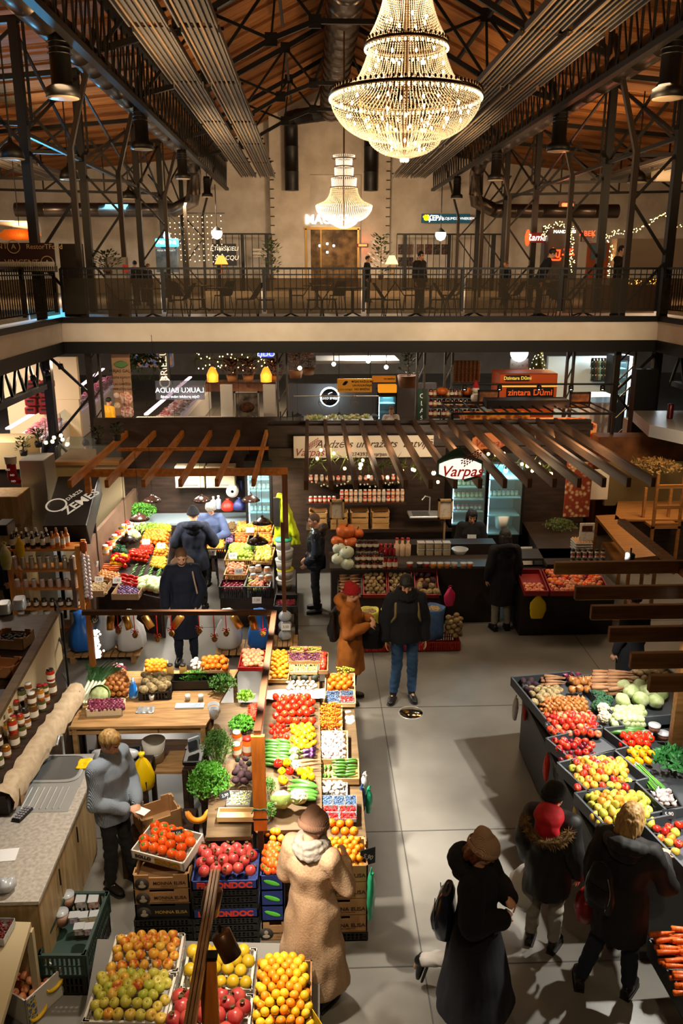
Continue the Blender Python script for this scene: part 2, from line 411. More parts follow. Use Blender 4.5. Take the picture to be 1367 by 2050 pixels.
for s in(-1,1):
 for i,(ya,yb2)in enumerate(zip(YC[1:],YC[2:])):
  t=thing('cross_brace','black steel cross brace between two columns of the %s row'%('left' if s<0 else 'right'),'brace',(X0+s*7.5,ya,8.6),0,'cross braces of the %s column row'%('left' if s<0 else 'right'))
  MB().bar((0,0,0),(0,yb2-ya,2.1),.06).build('diagonal',m_black,t);MB().bar((0,0,2.1),(0,yb2-ya,0),.06).build('diagonal',m_black,t)
  MB().bar((0,0,0),(0,yb2-ya,0),.09).build('tie_rod',m_black,t)
m_rad=M('heater_panel','605c58',rough=.45,metal=.4);m_radp=M('heater_pipe','a88c68',rough=.35,metal=.7)
def heater(x,y0,y1):
 t=thing('radiant_heater','','ceiling heater',(x,y0,9.6),0)
 L=y1-y0-.3
 b=MB();b.box((0,L/2,.07),(.62,L,.03));b.box((-.32,L/2,.04),(.03,L,.12));b.box((.32,L/2,.04),(.03,L,.12));b.build('panel',m_rad,t)
 for k in range(6):MB().box((-.25+k*.1,L/2,.03),(.035,L+.3,.035)).build('heating_pipe',m_rad if k%3 else m_radp,t)
 b=MB()
 for q in(.4,L-.4):b.box((0,q,.14),(.74,.05,.05))
 b.build('hanger_bar',m_black,t)
 return t
ys=[9.5,11.4,16.1,20.6,25.7,30.0,35.0,40.0]
for s in(-1,1):
 for q in(2.95,3.78):
  nm='ribbed grey heater panel hanging in the %s strip %s the hall axis'%('left' if s<0 else 'right','nearest' if q<3 else 'farther from')
  for a,c in zip(ys[1:],ys[2:]):
   t=heater(X0+s*q,a,c);t['label']=nm;t['group']=nm
 for q in(11,11.8):
  for a,c in((22,27),(27,32),(32,37)):
   t=heater(X0+s*q,a,c);nm='ribbed heater panel under the %s aisle roof'%('left' if s<0 else 'right');t['label']=nm;t['group']=nm;t.location.z=9.2
m_duct=M('duct_steel','4a4038',rough=.3,metal=.85);m_wduct=M('white_duct','b9ab98',rough=.5)
def duct(label,pts,r,mat,name='air_duct',seams=True,n=16):
 t=thing(name,label,'duct',pts[0])
 o=Vector(pts[0]);P=[Vector(p)-o for p in pts]
 PP=[];RR=[]
 for a,c in zip(P,P[1:]):
  L=(c-a).length;k=.9;PP.append(a);RR.append(r)
  while seams and k<L-.2:
   for e,f in((-.03,1),(-.02,1.03),(.02,1.03),(.03,1)):PP.append(a+(c-a)*((k+e)/L));RR.append(r*f)
   k+=1.2
 MB().tube(PP+[P[-1]],RR+[r],n).build('pipe',mat,t)
 return t
duct('round dark duct running along the left of the nave',[(-4.85,8,10.1),(-4.85,37,10.1),(-4.95,38.5,9.7),(-5.1,39,8.6),(-6.0,39.4,8.2),(-13,39.4,8.2)],.30,m_duct)
duct('round dark duct running along the right of the nave',[(7.2,8,10.1),(7.2,37,10.1),(7.3,38.5,9.7),(7.4,39,8.6),(8.4,39.4,8.2),(14,39.4,8.2)],.30,m_duct)
duct('fat black duct under the ridge of the roof',[(X0,9,13.1),(X0,44,13.1)],.55,m_duct)
for x,nm in((-.9,'left'),(3.2,'right')):
 duct('black drop pipe with rounded end on the %s of the far pier'%nm,[(X0,44,13.0),(x,45.6,13.0),(x,46.0,12.6),(x,46.0,9.9),(x,46.0,9.6)],.36,M('black_duct','120f0d',rough=.5))
for i,(z,y,r)in enumerate(((7.9,30,.42),(7.0,31,.3),(8.6,33,.34))):
 duct('cream ventilation pipe at the far left of the upper floor, %s of three'%('middle one','lowest','highest')[i],[(-22,y,z),(-13.2,y,z),(-12.9,y,z-.4),(-12.9,y,z-1.2)]if i!=1 else[(-22,y,z),(-9.5,y,z)],r,m_wduct,'ventilation_pipe')
duct('cream vertical ventilation pipe at the far right of the upper floor',[(16.8,33,8.8),(16.8,33,6.6)],.4,m_wduct,'ventilation_pipe')
duct('cream horizontal ventilation pipe at the far right of the upper floor',[(13,33,9.2),(24,33,9.2)],.35,m_wduct,'ventilation_pipe')
m_lens=M('lamp_lens','b8a58a',rough=.3)
def highbay(px,py,Y,wpx,kind,label):
 p=V(px,py,Y);r=wpx/1655*(Y*1.04)/2
 t=thing('high_bay_lamp',label,'hanging lamp',p)
 if kind=='tube':
  MB().lathe([(0,3.4*r),(.55*r,3.4*r),(.6*r,3.0*r),(.62*r,.7*r),(.95*r,.5*r),(r,0),(.9*r,0)],24).build('housing',m_black,t)
  for k in range(3):MB().lathe([(.62*r,3*r-k*.3*r),(.72*r,3*r-k*.3*r-.05*r),(.62*r,3*r-k*.3*r-.1*r)],24).build('cooling_ring',m_black,t)
 else:
  MB().lathe([(.12*r,1.5*r),(.2*r,1.2*r),(.5*r,1.0*r),(.8*r,.7*r),(r,0),(.95*r,0),(.75*r,.62*r)],24).build('housing',m_black,t)
 MB().lathe([(0,.02),(.9*r,.02),(.92*r,-.01),(.6*r,-.02),(0,-.02)],24).build('lens',m_lens,t)
 MB().tube([(0,0,1.4*r),(0,0,max(3.5*r,10.6-p.z))],.02,6).build('suspension_rod',m_black,t)
highbay(127,196,17.5,58,'tube','black tubular high-bay lamp hanging under the left duct, the nearest')
highbay(285,299,24.5,40,'tube','black tubular high-bay lamp, second along the left duct')
highbay(366,358,31,28,'tube','black tubular high-bay lamp, third along the left duct')
highbay(415,394,38,20,'tube','black tubular high-bay lamp, farthest along the left duct')
highbay(24,318,19,46,'dome','black dome lamp at the far left above the restaurant counter')
highbay(139,359,24,36,'dome','black dome lamp in the left aisle behind the first column')
highbay(1337,197,17.0,60,'tube','black tubular high-bay lamp hanging by the right edge, the nearest')
highbay(1117,303,24.5,42,'tube','black tubular high-bay lamp, second along the right duct')
highbay(992,361,31,30,'tube','black tubular high-bay lamp, third along the right duct')
highbay(914,397,38,22,'tube','black tubular high-bay lamp, farthest along the right duct')
highbay(1274,365,26,36,'dome','black dome lamp in the right aisle')
highbay(258,398,33,26,'dome','black dome lamp far back in the left aisle')
# RAILINGS
m_pane=glass('smoked_glass','b0a492',.07,.08)
def railing(nm,a,c,label,bays):
 a=Vector(a);c=Vector(c);t=thing('balcony_railing',label,'railing',a);L=(c-a).length;d=(c-a).normalized()
 MB().bar((0,0,1.1),d*L+Vector((0,0,1.1)),.09,.05).build('top_rail',m_black,t)
 MB().bar((0,0,.96),d*L+Vector((0,0,.96)),.04,.03).build('middle_rail',m_black,t)
 MB().bar((0,0,.16),d*L+Vector((0,0,.16)),.05,.03).build('bottom_rail',m_black,t)
 for k in range(bays+1):MB().box(d*(L*k/bays)+Vector((0,0,.6)),(.07,.07,1.0)).build('post',m_black,t)
 n=min(98,int(L/.14))
 b=MB()
 for k in range(n+1):
  p=d*(L*k/n);b.box(p+Vector((0,0,.63)),(.018,.018,.95))
 o=b.build('balusters',m_black,t);
 nd=Vector((d.y,-d.x,0))
 for k in range(bays):
  p=d*(L*(k+.5)/bays)+nd*.09+Vector((0,0,.47));o=MB().bar(p-d*(L/bays/2-.06),p+d*(L/bays/2-.06),.012,.82).build('glass_pane',m_pane,t)
 return t
railing('far',(XL+.1,YB+.1,4.58),(XR-.1,YB+.1,4.58),'long black railing with smoked glass along the far mezzanine edge',6)
railing('left',(XL-.05,9,4.58),(XL-.05,YB,4.58),'black glazed railing on the left mezzanine edge',5)
railing('right',(XR+.05,YB,4.58),(XR+.05,9,4.58),'black glazed railing on the right mezzanine edge',5)
for s,x in((-1,XL-.5),(1,XR+.5)):
 nm='left' if s<0 else 'right'
 t=thing('mezzanine_girder','black lattice girder carrying the %s mezzanine edge'%nm,'girder',(x,8,2.95))
 MB().box((0,6,.75),(.2,12.4,.12)).build('top_chord',m_black,t);MB().box((0,6,0),(.2,12.4,.12)).build('bottom_chord',m_black,t)
 b=MB()
 for q in range(16):b.bar((0,q*.78,0),(0,q*.78+.39,.75),.06);b.bar((0,q*.78+.39,.75),(0,q*.78+.78,0),.06)
 b.build('lattice_web',m_black,t)
 # CHANDELIERS
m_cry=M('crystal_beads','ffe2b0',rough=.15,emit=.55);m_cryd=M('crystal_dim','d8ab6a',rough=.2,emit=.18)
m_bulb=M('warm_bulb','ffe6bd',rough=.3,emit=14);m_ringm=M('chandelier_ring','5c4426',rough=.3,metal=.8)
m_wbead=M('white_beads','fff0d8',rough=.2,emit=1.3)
def strings(prof,n,bead,mb,gap=1.0,mi=0,ph=0):
 """bead strings hanging down a profile of (r, z)"""
 P=[];
 for(r0,z0),(r1,z1)in zip(prof,prof[1:]):
  L=math.hypot(r1-r0,z1-z0);k=max(1,int(L/(bead*2*gap)))
  P+=[(r0+(r1-r0)*i/k,z0+(z1-z0)*i/k)for i in range(k)]
 OV=[(1,0,0),(-.5,.87,0),(-.5,-.87,0),(0,0,1.15),(0,0,-1.15)];OF=[(0,1,3),(1,2,3),(2,0,3),(1,0,4),(2,1,4),(0,2,4)]
 for q in range(n):
  a=2*PI*q/n+ph;ca,sa=math.cos(a),math.sin(a)
  for(r,z)in P:mb.add([(r*ca+v[0]*bead*.8,r*sa+v[1]*bead*.8,z+v[2]*bead)for v in OV],OF,mi)
def smooth_prof(pts,n=5):
 out=[]
 for i in range(len(pts)-1):
  p0=pts[max(i-1,0)];p1=pts[i];p2=pts[i+1];p3=pts[min(i+2,len(pts)-1)]
  for k in range(n):
   t=k/n;out.append(tuple(.5*(2*p1[j]+(p2[j]-p0[j])*t+(2*p0[j]-5*p1[j]+4*p2[j]-p3[j])*t*t+(3*p1[j]-p0[j]-3*p2[j]+p3[j])*t**3)for j in(0,1)))
 return out+[pts[-1]]
t=thing('crystal_chandelier','huge tiered crystal chandelier with glowing bulbs, cut off by the top of the picture','chandelier',(1.05,9.8,6.86));t.scale=(.9,.9,.9)
skirts=[('upper_skirt',[(.27,3.1),(.24,2.2),(.27,1.75),(.36,1.45),(.49,1.22)],78),('middle_skirt',[(.44,1.18),(.50,1.0),(.62,.80),(.90,.66)],96)]
for nm,pr,n in skirts:
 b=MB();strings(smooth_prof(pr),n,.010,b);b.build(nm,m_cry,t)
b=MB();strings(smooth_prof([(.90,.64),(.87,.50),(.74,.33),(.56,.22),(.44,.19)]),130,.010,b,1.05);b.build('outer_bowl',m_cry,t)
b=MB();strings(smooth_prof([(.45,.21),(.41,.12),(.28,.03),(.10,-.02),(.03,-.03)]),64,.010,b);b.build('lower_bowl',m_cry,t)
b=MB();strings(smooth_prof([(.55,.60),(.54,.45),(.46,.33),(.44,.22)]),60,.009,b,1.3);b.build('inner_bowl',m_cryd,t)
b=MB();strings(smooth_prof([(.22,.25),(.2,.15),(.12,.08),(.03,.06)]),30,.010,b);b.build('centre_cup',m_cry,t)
for z,r in((1.20,.49),(.66,.91)):
 MB().lathe([(r,.02),(r+.015,0),(r,-.02),(r-.03,0),(r,.02)],64,(0,0,z)).build('metal_ring',m_ringm,t)
 for dz,q in((.045,0),(-.045,.5)):
  b=MB()
  n=int(r*95)
  for k in range(n):
   a=2*PI*(k+q)/n;b.ell((r*math.cos(a),r*math.sin(a),z+dz),(.016,.016,.022),6)
  o=b.build('bead_border',m_ringm if dz>0 else m_wbead,t);o['kind']='stuff'
MB().tube([(0,0,-.02),(0,0,3.1)],.03,8).build('stem',m_ringm,t)
for k in range(7):
 a=2*PI*k/7;MB().ell((.04*math.cos(a),.04*math.sin(a),-.05),(.02,.02,.035),8).build('drop',m_wbead,t)
bulb=None
bp=[]
for(n,r,z)in((12,.78,.52),(12,.68,.42),(10,.5,.36),(8,.34,.30),(6,.18,.12),(5,.25,.05),(10,.62,.74),(9,.45,.95),(8,.36,1.1),(7,.24,1.45),(6,.2,1.8),(5,.18,2.2)):
 for k in range(n):
  a=2*PI*(k+random.random()*.5)/n;bp.append((r*math.cos(a),r*math.sin(a),z+random.uniform(-.03,.03)))
for q in bp[:98]:
 if bulb is None:bulb=MB().ell((0,0,0),(.015,.015,.026),8).build('bulb',m_bulb,t);o=bulb
 else:o=bulb.copy();COL.objects.link(o);o.parent=t
 o.location=q
lamp('POINT',(1.05,9.8,7.35),70,(1,.76,.46),.35);lamp('POINT',(1.05,9.8,8.3),40,(1,.76,.46),.2)
t=thing('crystal_chandelier','smaller-looking tiered crystal chandelier hanging far down the hall before the pale pier','chandelier',(1.1,28,6.96))
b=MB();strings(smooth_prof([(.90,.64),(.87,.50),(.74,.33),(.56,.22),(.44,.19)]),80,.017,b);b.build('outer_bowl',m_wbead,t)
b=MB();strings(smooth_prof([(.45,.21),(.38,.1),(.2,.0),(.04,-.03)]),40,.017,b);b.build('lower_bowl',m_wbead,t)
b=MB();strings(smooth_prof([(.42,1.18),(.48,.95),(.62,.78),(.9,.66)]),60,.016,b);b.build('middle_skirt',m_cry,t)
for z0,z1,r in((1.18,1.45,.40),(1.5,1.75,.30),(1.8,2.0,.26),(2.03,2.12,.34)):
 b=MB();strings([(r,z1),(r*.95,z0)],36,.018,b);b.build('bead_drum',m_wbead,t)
 MB().lathe([(r+.04,.02),(r+.05,0),(r,-.01),(r+.04,.02)],32,(0,0,z0)).build('metal_ring',m_ringm,t)
MB().tube([(0,0,0),(0,0,6.0)],.025,6).build('stem',m_ringm,t)
lamp('POINT',(1.1,28,7.4),90,(1,.8,.55),.4)
# UPPER FLOOR
m_cloth=M('charcoal_cloth','1b1815',rough=.8)
def box_at(px0,py0,px1,py1,Y,th=.06):
 """centre and size of an upright panel at depth Y that spans these corners of the photograph"""
 a=V(px0,py0,Y);c=V(px1,py1,Y);m=(a+c)/2
 return m,(abs(c.x-a.x),th,abs(a.z-c.z))
def sign(name,label,px0,py0,px1,py1,Y,mat,th=.06,cat='sign',frame=None,group=None):
 m,d=box_at(px0,py0,px1,py1,Y,th)
 t=thing(name,label,cat,(m.x,Y,m.z),0,group)
 MB().box((0,0,0),d,bev=.01).build('board',mat,t)
 if frame:
  b=MB();w_,h_=d[0],d[2];q=.03+.01*(Y>20)
  for s in(-1,1):b.box((s*w_/2,-.01,0),(q,th+.04,h_+q));b.box((0,-.01,s*h_/2),(w_+q,th+.04,q))
  b.build('frame',frame,t)
 t['w']=d[0];t['h']=d[2];return t
m_txtw=M('white_letters','e8e0d0',rough=.5,emit=.35);m_glow=M('white_neon','fff2dc',emit=5);m_red=M('red_neon','ff3010',emit=6)
m_cyan=M('cyan_neon','35c8f0',emit=4);m_gldtxt=M('dull_gold_letters','b59a68',rough=.5)
t=thing('illuminated_letters','glowing white capital letters high on the pale pier above the doorway','sign',V(655,440,YW-.65))
lettering(t,'MAGAZI',.62,(0,0,0),m_glow,bold=.02)
t=sign('shop_sign','long teal lightbox with a yellow paw above the right grille',844,428,940,446,YW-.5,M('teal_light','0e4a58',emit=.5),.2)
w_,h_=t['w'],t['h']
lettering(t,'ĶEPA',.36,(-w_*.22,-.12,0),M('white_lit','f4f4f4',emit=1.6),bold=.01);lettering(t,'LOLOJUMDZĪVNIEKIEM',.18,(w_*.22,-.12,-.02),M('white_lit','f4f4f4'),name='small_lettering')
b=MB();b.ell((0,0,0),(.13,.03,.1))
for a in(-.9,-.3,.3,.9):b.ell((.17*math.sin(a),0,.16*math.cos(a)),(.045,.03,.06),8)
b.build('paw_mark',M('yellow_lit','ffc400',emit=2),t,(-w_*.41,-.12,-.03))
def grille(x0,x1,nm):
 t=thing('security_grille',nm,'grille',((x0+x1)/2,YW-1.2,ZF));n=int((x1-x0)/.32);w_=(x1-x0)
 b=MB();[b.box((-w_/2+w_*k/n,0,1.5),(.035,.035,3.0))for k in range(n+1)];b.build('bars',m_black,t)
 MB().box((0,0,3.0),(w_,.08,.08)).build('top_rail',m_black,t)
 for q in(-.42,0,.42):MB().box((w_*q,0,1.5),(.16,.16,3.0)).build('post',m_black,t)
a=V(850,460,YW-1.2).x;grille(4.6,V(1005,460,YW-1.2).x,'black bar grille right of the pale pier, under the teal sign')
grille(V(425,460,YW-1.2).x,-2.0,'black bar grille left of the pale pier')
pc=[('331a14','dark brown'),('4a1a14','dark red'),('6b5340','tan'),('26201c','black'),('5a4030','brown')]
k=0
for r_,(y0,y1)in enumerate(((489,509),(515,533))):
 for x in(797,814,834,851,867,884):
  if r_ and x>840:continue
  col=pc[(k*2+r_)%5];t=sign('poster','%s poster on the wall behind the right grille, %s row'%(col[1],'lower' if r_ else 'upper'),x,y0,x+13,y1,YW-.1,M('poster_'+col[0],col[0],'a08a70',scale=9,lo=.5,hi=.8),.03,'poster',group='%s posters %d'%(col[1],r_));k+=1
t=sign('shop_banner','black banner with handwritten letters left of the pier',424,488,474,532,43,M('black_board','14110f',rough=.7),.06,'banner');lettering(t,'ĒTIĶIŠĶIELI',.28,(0,-.05,.28),m_txtw,italic=.2);lettering(t,'STACQU',.3,(.1,-.05,-.15),m_txtw,italic=.2)
t=sign('notice_board','grey notice with two dark lines of capitals on the left grille',506,498,534,515,YW-1.35,M('pale_board','b9ad9c'),.03);lettering(t,'INVEST FRESH',.13,(0,-.03,.07),m_black);lettering(t,'RESTAURANT',.13,(0,-.03,-.12),m_black)
t=thing('shop_sign','cyan-lit shop sign with a drop emblem in the left part of the upper floor','sign',V(334,480,38))
MB().box((0,0,-.12),(1.0,.1,.34),bev=.03).build('board',m_cyan,t);MB().lathe([(0,.38),(.10,.2),(.15,.05),(.1,-.05),(0,-.08)],12,(0,0,.1)).build('emblem',M('white_cyan','c8f4ff',emit=8),t);lettering(t,'PIENENE',.22,(0,-.08,-.12),M('white_cyan'))
b=MB();
kk=sign('food_shop','dark framed shop front under the cyan sign',312,498,358,545,38.3,M('shopfront_dark','2c3a44','55606a',scale=3),.3,'shop');
lettering(kk,'PIENA PRODUKTI',.1,(0,-.17,kk['h']*.42),m_txtw)
t=thing('light_curtain','curtain of tiny warm fairy lights beside the cyan shop','string lights',V(390,480,40));t2=MB()
for r_ in range(13):
 for q in range(9):t2.ell((r_*.21-1.3,0,1.0-q*.24+random.uniform(-.05,.05)),.022,5)
o=t2.build('bulbs',M('tiny_warm','ffcf80',emit=9),t);o['kind']='stuff'
b=MB();[b.tube([(r_*.21-1.3,0,1.15),(r_*.21-1.3,0,-1.0)],.006,4)for r_ in range(13)];b.tube([(-1.4,0,1.15),(1.4,0,1.15)],.02,5);b.build('wires',m_black,t)
m_globe=M('lamp_glass','fff3e0',emit=5)
def lantern(px,py,Y,r,lab):
 t=thing('pendant_lamp',lab,'pendant lamp',V(px,py,Y));MB().lathe([(0,-r),(.7*r,-.7*r),(r,0),(.95*r,.5*r),(.5*r,.55*r)],14).build('lamp_shade',m_globe,t);MB().lathe([(r*1.02,.4*r),(.5*r,.95*r),(.1*r,1.3*r),(0,1.3*r)],14).build('cap',m_black,t);MB().tube([(0,0,r),(0,0,2.0)],.02,5).build('cord',m_black,t)
lantern(434,468,38,.24,'white glass lantern glowing before the left grille');lantern(882,471,38,.24,'white glass lantern glowing before the right grille')
def table_lamp(px,py,Y,lab,c):
 t=thing('table_lamp',lab,'lamp',V(px,py,Y));b=MB();b.lathe([(.10,.30),(.24,0)],20);b.build('lamp_shade',M('shade'+c,c,emit=2.2),t)
 MB().lathe([(0,.02),(.02,.02),(.02,-.3),(.1,-.33),(.1,-.36),(0,-.36)],10).build('base',m_gold,t)
table_lamp(443,529,31,'small orange-shaded table lamp glowing near the left grille','ff9a40');table_lamp(784,529,31,'small cream pleated table lamp glowing right of the doorway','ffcf88')
t=thing('infrared_heater','glowing red heater bar high on the right of the upper floor','heater',V(1136,410,32));MB().box((0,0,0),(.42,.1,.12),bev=.03).build('element',M('hot_red','ff3a1c',emit=12),t);MB().box((0,.1,.03),(.6,.12,.2)).build('housing',m_black,t)
t=thing('infrared_heater','small glowing red bar on the pier right of the doorway','heater',V(726,491,YW-.8));MB().box((0,0,0),(.45,.08,.1)).build('element',M('hot_red'),t);MB().box((0,.08,0),(.6,.1,.16)).build('housing',m_black,t)
lamp('POINT',V(726,491,YW-1.1),12,(1,.15,.05),.1)
lamp('POINT',V(1136,412,31.5),30,(1,.2,.1),.2)
t=sign('food_stall','dark food kiosk with red neon signs behind the right columns',1092,452,1145,560,33,M('kiosk_dark','1a1512','30241c',scale=3),1.0,'food kiosk')
lettering(t,'包子',.5,(-.05,-.55,-.1),m_red,bold=.01);lettering(t,'MANDŪZISI',.16,(0,-.55,.75),m_glow)
t=sign('kiosk_sign','red and white glowing kiosk sign with slanted letters',1052,466,1098,486,33,M('red_panel','6a0d08',emit=.3),.1);lettering(t,'Rameni',.34,(.05,-.08,0),m_glow,italic=.3);MB().ell((-t['w']*.42,-.06,0),(.1,.03,.3)).build('emblem',m_red,t)
t=sign('kiosk_sign','small red glowing sign reading ABER between the garlands',1164,463,1184,484,33,M('dark_red_panel','2a0806'),.1);lettering(t,'ABEĶ',.26,(0,-.08,.1),m_red)
def garland(label,pts,n,name='light_garland',c='ffc878',leaf=True,jr=.09):
 t=thing(name,label,'garland',pts[0]);o=Vector(pts[0]);P=[Vector(p)-o for p in pts]
 lens=[(q-p).length for p,q in zip(P,P[1:])];T=sum(lens)
 def at(s):
  for p,q,L in zip(P,P[1:],lens):
   if s<=L or L==lens[-1]and q is P[-1]:return p+(q-p)*min(1,s/L)
   s-=L
  return P[-1]
 if leaf:
  b=MB();rr=random.Random(3)
  for k in range(int(T/.012)):
   p=at(T*rr.random());d=Vector((rr.gauss(0,1),rr.gauss(0,1),rr.gauss(0,.9))).normalized()*rr.uniform(.05,.14)*jr/.09
   s=d.cross(Vector((rr.random(),rr.random(),rr.random()+.1))).normalized()*.012
   b.add([p-s,p+s,p+d],[(0,1,2)])
  o_=b.build('greenery',M('fir_green','3c4a1a','55601f',scale=20,rough=.7),t);o_['kind']='stuff'
 b=MB();rr=random.Random(5)
 for k in range(n):
  p=at(T*(k+.5)/n)+Vector((rr.uniform(-1,1),-abs(rr.uniform(0,1)),rr.uniform(-1,1)))*jr;b.ell(p,.018 if n>20 else .03,5)
 o_=b.build('light_bulbs' if leaf is True and name!='tinsel' else 'tinsel_tufts',M('garland_bulb'+c,c,emit=12 if name!='tinsel' else .05),t);o_['kind']='stuff'
 MB().tube(P,.008,5).build('wire',m_black,t)
 return t
g=lambda L,Y:[V(x,y,Y)for x,y in L]
garland('arch of warm fairy lights and greenery round the dark kiosk',g([(1088,480),(1090,455),(1115,448),(1142,452),(1144,500),(1144,545)],32.2),90)
garland('fairy light garland climbing to the upper right',g([(1200,480),(1235,462),(1260,466),(1300,445),(1325,432),(1367,455)],30),80)
garland('fairy light strand hanging vertically right of the dark kiosk',g([(1213,475),(1222,500),(1216,540),(1210,560)],30),50)
garland('fairy light garland along the counter at the right end',g([(1245,560),(1290,566),(1330,562)],27),40)
t=sign('food_counter','orange and white counter of the kiosk at the far right',1180,570,1330,622,27,M('orange_panel','9a5a26','7c4419',scale=3),.8,'counter')
t=sign('menu_board','tall orange and blue menu board beside the dark kiosk',1176,486,1214,560,28,M('orange_dim','a04a18'),.08);MB().box((0,-.06,.3),(.5,.02,.5)).build('picture',M('blue_dim','4a6a80'),t)
t=sign('kitchen_hood','pale steel kitchen hood at the upper right',1230,478,1367,540,30,M('pale_steel','8d8070',rough=.5),.6,'hood')
m_wine=M('wine_red_banner','2c100e',rough=.8)
t=sign('fabric_banner','wine-red banner with two logos hanging at the far left of the upper floor',-30,486,112,532,18.5,m_wine,.05,'banner')
for x,z,s_,tx in((-.72,.16,.17,'VINCENT'),(.40,.15,.14,'RestorTFood'),(-.1,-.17,.17,'VINCENT')):lettering(t,tx,s_,(x+.12,-.04,z),m_gldtxt)
for x,z in((-.12,.15),(.55,-.17)):
 MB().lathe([(.12,0),(.13,.01),(.14,0),(.13,-.01),(.12,0)],24,rot=Matrix.Rotation(PI/2,3,'X'),c=(x,-.04,z)).build('round_logo',m_gldtxt,t);lettering(t,'A',.15,(x,-.04,z),m_gldtxt)
t=thing('woven_lampshade','orange glowing woven basket lamp at the far left','lamp',V(40,470,21));MB().lathe([(.2,.12),(.3,0),(.27,-.1),(.18,-.12)],18,sx=1.7).build('lamp_shade',M('glow_orange','ff7a20','b04008',tex='wave',scale=12,emit=.5),t);lamp('POINT',V(40,470,20.6),8,(1,.4,.1),.2);MB().tube([(0,0,.2),(0,0,2)],.01,5).build('cord',m_black,t)
t=sign('wine_glass_rack','rack of upside-down wine glasses under the wine-red banner',-20,532,112,545,18.4,M('rack_wood','3a2a1c'),.3,'rack')
gl=None
for k in range(26):
 if gl is None:gl=MB().lathe([(0,0),(.03,0),(.006,.01),(.006,.07),(.03,.1),(.035,.15),(.028,.18)],10).build('wine_glass',M('clear_glass','e8e0d0',rough=.1,trans=.6),None);o=gl
 else:o=gl.copy();COL.objects.link(o)
 p=V(2+k*4.2,532,18.2);o.location=(p.x,p.y,p.z-.1);tag(o,'clear wine glass standing on the rack at the far left of the upper floor','wine glass','wine glasses on the upper rack')
t=sign('serving_counter','long low white counter at the back of the upper floor',410,583,1130,597,40,M('white_gloss','d8d0c4',rough=.4),.5,'counter')
t=sign('partition_panel','tall dark partition behind the first left column',118,488,178,640,21.8,M('dark_panel','1c1714',rough=.7),.1,'partition')
t=sign('partition_panel','pale planter box by the left column on the upper floor',211,515,262,640,22.2,M('grey_panel','8c8478',rough=.7),.3,'planter')
MB().box((.26,-.17,.5),(.14,.02,.2)).build('notice',M('red_notice','b03020'),t)
m_chair=M('dark_chair','1f1a16',rough=.55)
def cafe_chair():
 t=thing('cafe_chair','','chair')
 MB().loft([((0,0,.44),(.22,0,0),(0,.21,0)),((0,0,.47),(.23,0,0),(0,.22,0))],n=12,sq=3).build('seat',m_chair,t)
 b=MB();R=[((0,-.21-.07*k,.47+.1*k),(.20-.004*k*k,0,0),(0,.015,0))for k in range(5)];b.loft(R,n=10,sq=3);b.build('backrest',m_chair,t)
 for sx in(-1,1):
  for sy in(-1,1):MB().tube([(sx*.17,sy*.16,.45),(sx*.22,sy*.22,0)],.013,6).build('leg',m_chair,t)
 return t
def cafe_table():
 t=thing('cafe_table','','table')
 MB().lathe([(0,.72),(.4,.72),(.41,.735),(.4,.75),(0,.75)],24).build('tabletop',M('table_top','6f6459',rough=.3),t);MB().tube([(0,0,.72),(0,0,.1)],.04,8).build('pedestal',m_chair,t)
 for k in range(4):a=PI/4+k*PI/2;MB().tube([(0,0,.12),(.3*math.cos(a),.3*math.sin(a),.02)],.02,6).build('foot',m_chair,t)
 return t
cc,ct=cafe_chair(),cafe_table();ZT=ZF+.01
lab='round dark cafe table behind the far railing'
txs=[-4.0,-2.55,-1.0,.55,1.3,2.5,3.9,5.2,6.3]
for i,x in enumerate([-4.0,-2.3,-.5,1.1,2.7,4.3,5.9,7.2]):
 y=21.7+.5*(i%2)
 o=ct if i==0 else dup(ct);o.location=(x,y,ZT);tag(o,lab,None,'cafe tables behind the railing')
 for j,(dx,dy,rz)in enumerate(((-.62,0,-PI/2+.2),(.62,.05,PI/2-.2))):
  c=cc if i==0 and j==0 else dup(cc);c.location=(x+dx,y+dy,ZT);c.rotation_euler=(0,0,rz+random.uniform(-.3,.3));tag(c,'dark shell chair at a round cafe table behind the railing',None,'cafe chairs behind the railing')
for i,x in enumerate([-3.2,0.2,3.6,6.6]):
 y=25.5;o=dup(ct,(x,y,ZT),label='round dark cafe table farther back on the upper floor',group='cafe tables farther back')
 for dx in(-.6,.6):dup(cc,(x+dx,y,ZT),random.uniform(0,6),label='dark chair farther back on the upper floor',group='chairs farther back')
def plant(name,label,loc,h,r,n,mat,pot='5a3a24',pr=.12,ph=.2,lw=.03,cat='potted plant',seed=1,up=.5):
 t=thing(name,label,cat,loc);rr=random.Random(seed)
 MB().lathe([(0,0),(pr*.8,0),(pr,ph),(pr*.9,ph),(pr*.85,ph-.02),(0,ph-.02)],16).build('pot',M('pot'+pot,pot,rough=.7),t)
 b=MB()
 for k in range(n):
  a=rr.uniform(0,2*PI);z=ph+(h-ph)*rr.random()**.8;q=r*rr.random()**.5*(1-.5*z/h);p=Vector((q*math.cos(a),q*math.sin(a),z))
  d=Vector((math.cos(a),math.sin(a),up+rr.uniform(-.3,.3))).normalized()*rr.uniform(.6,1.2)*lw*4;s=Vector((-math.sin(a),math.cos(a),rr.uniform(-.4,.4)))*lw
  b.add([p,p+d*.5+s,p+d,p+d*.5-s],[(0,1,2,3)])
 b.build('leaves',mat,t);MB().tube([(0,0,ph-.02),(0,0,h*.8)],.012,5).build('stem',M('plant_stem','4a3a20'),t)
 return t
m_leaf=M('dark_leaf','2f3d18','49571f',scale=6,rough=.5)
plant('potted_plant','leafy potted plant on the upper floor right of the doorway',V(762,560,34),1.7,.55,160,m_leaf,lw=.05)
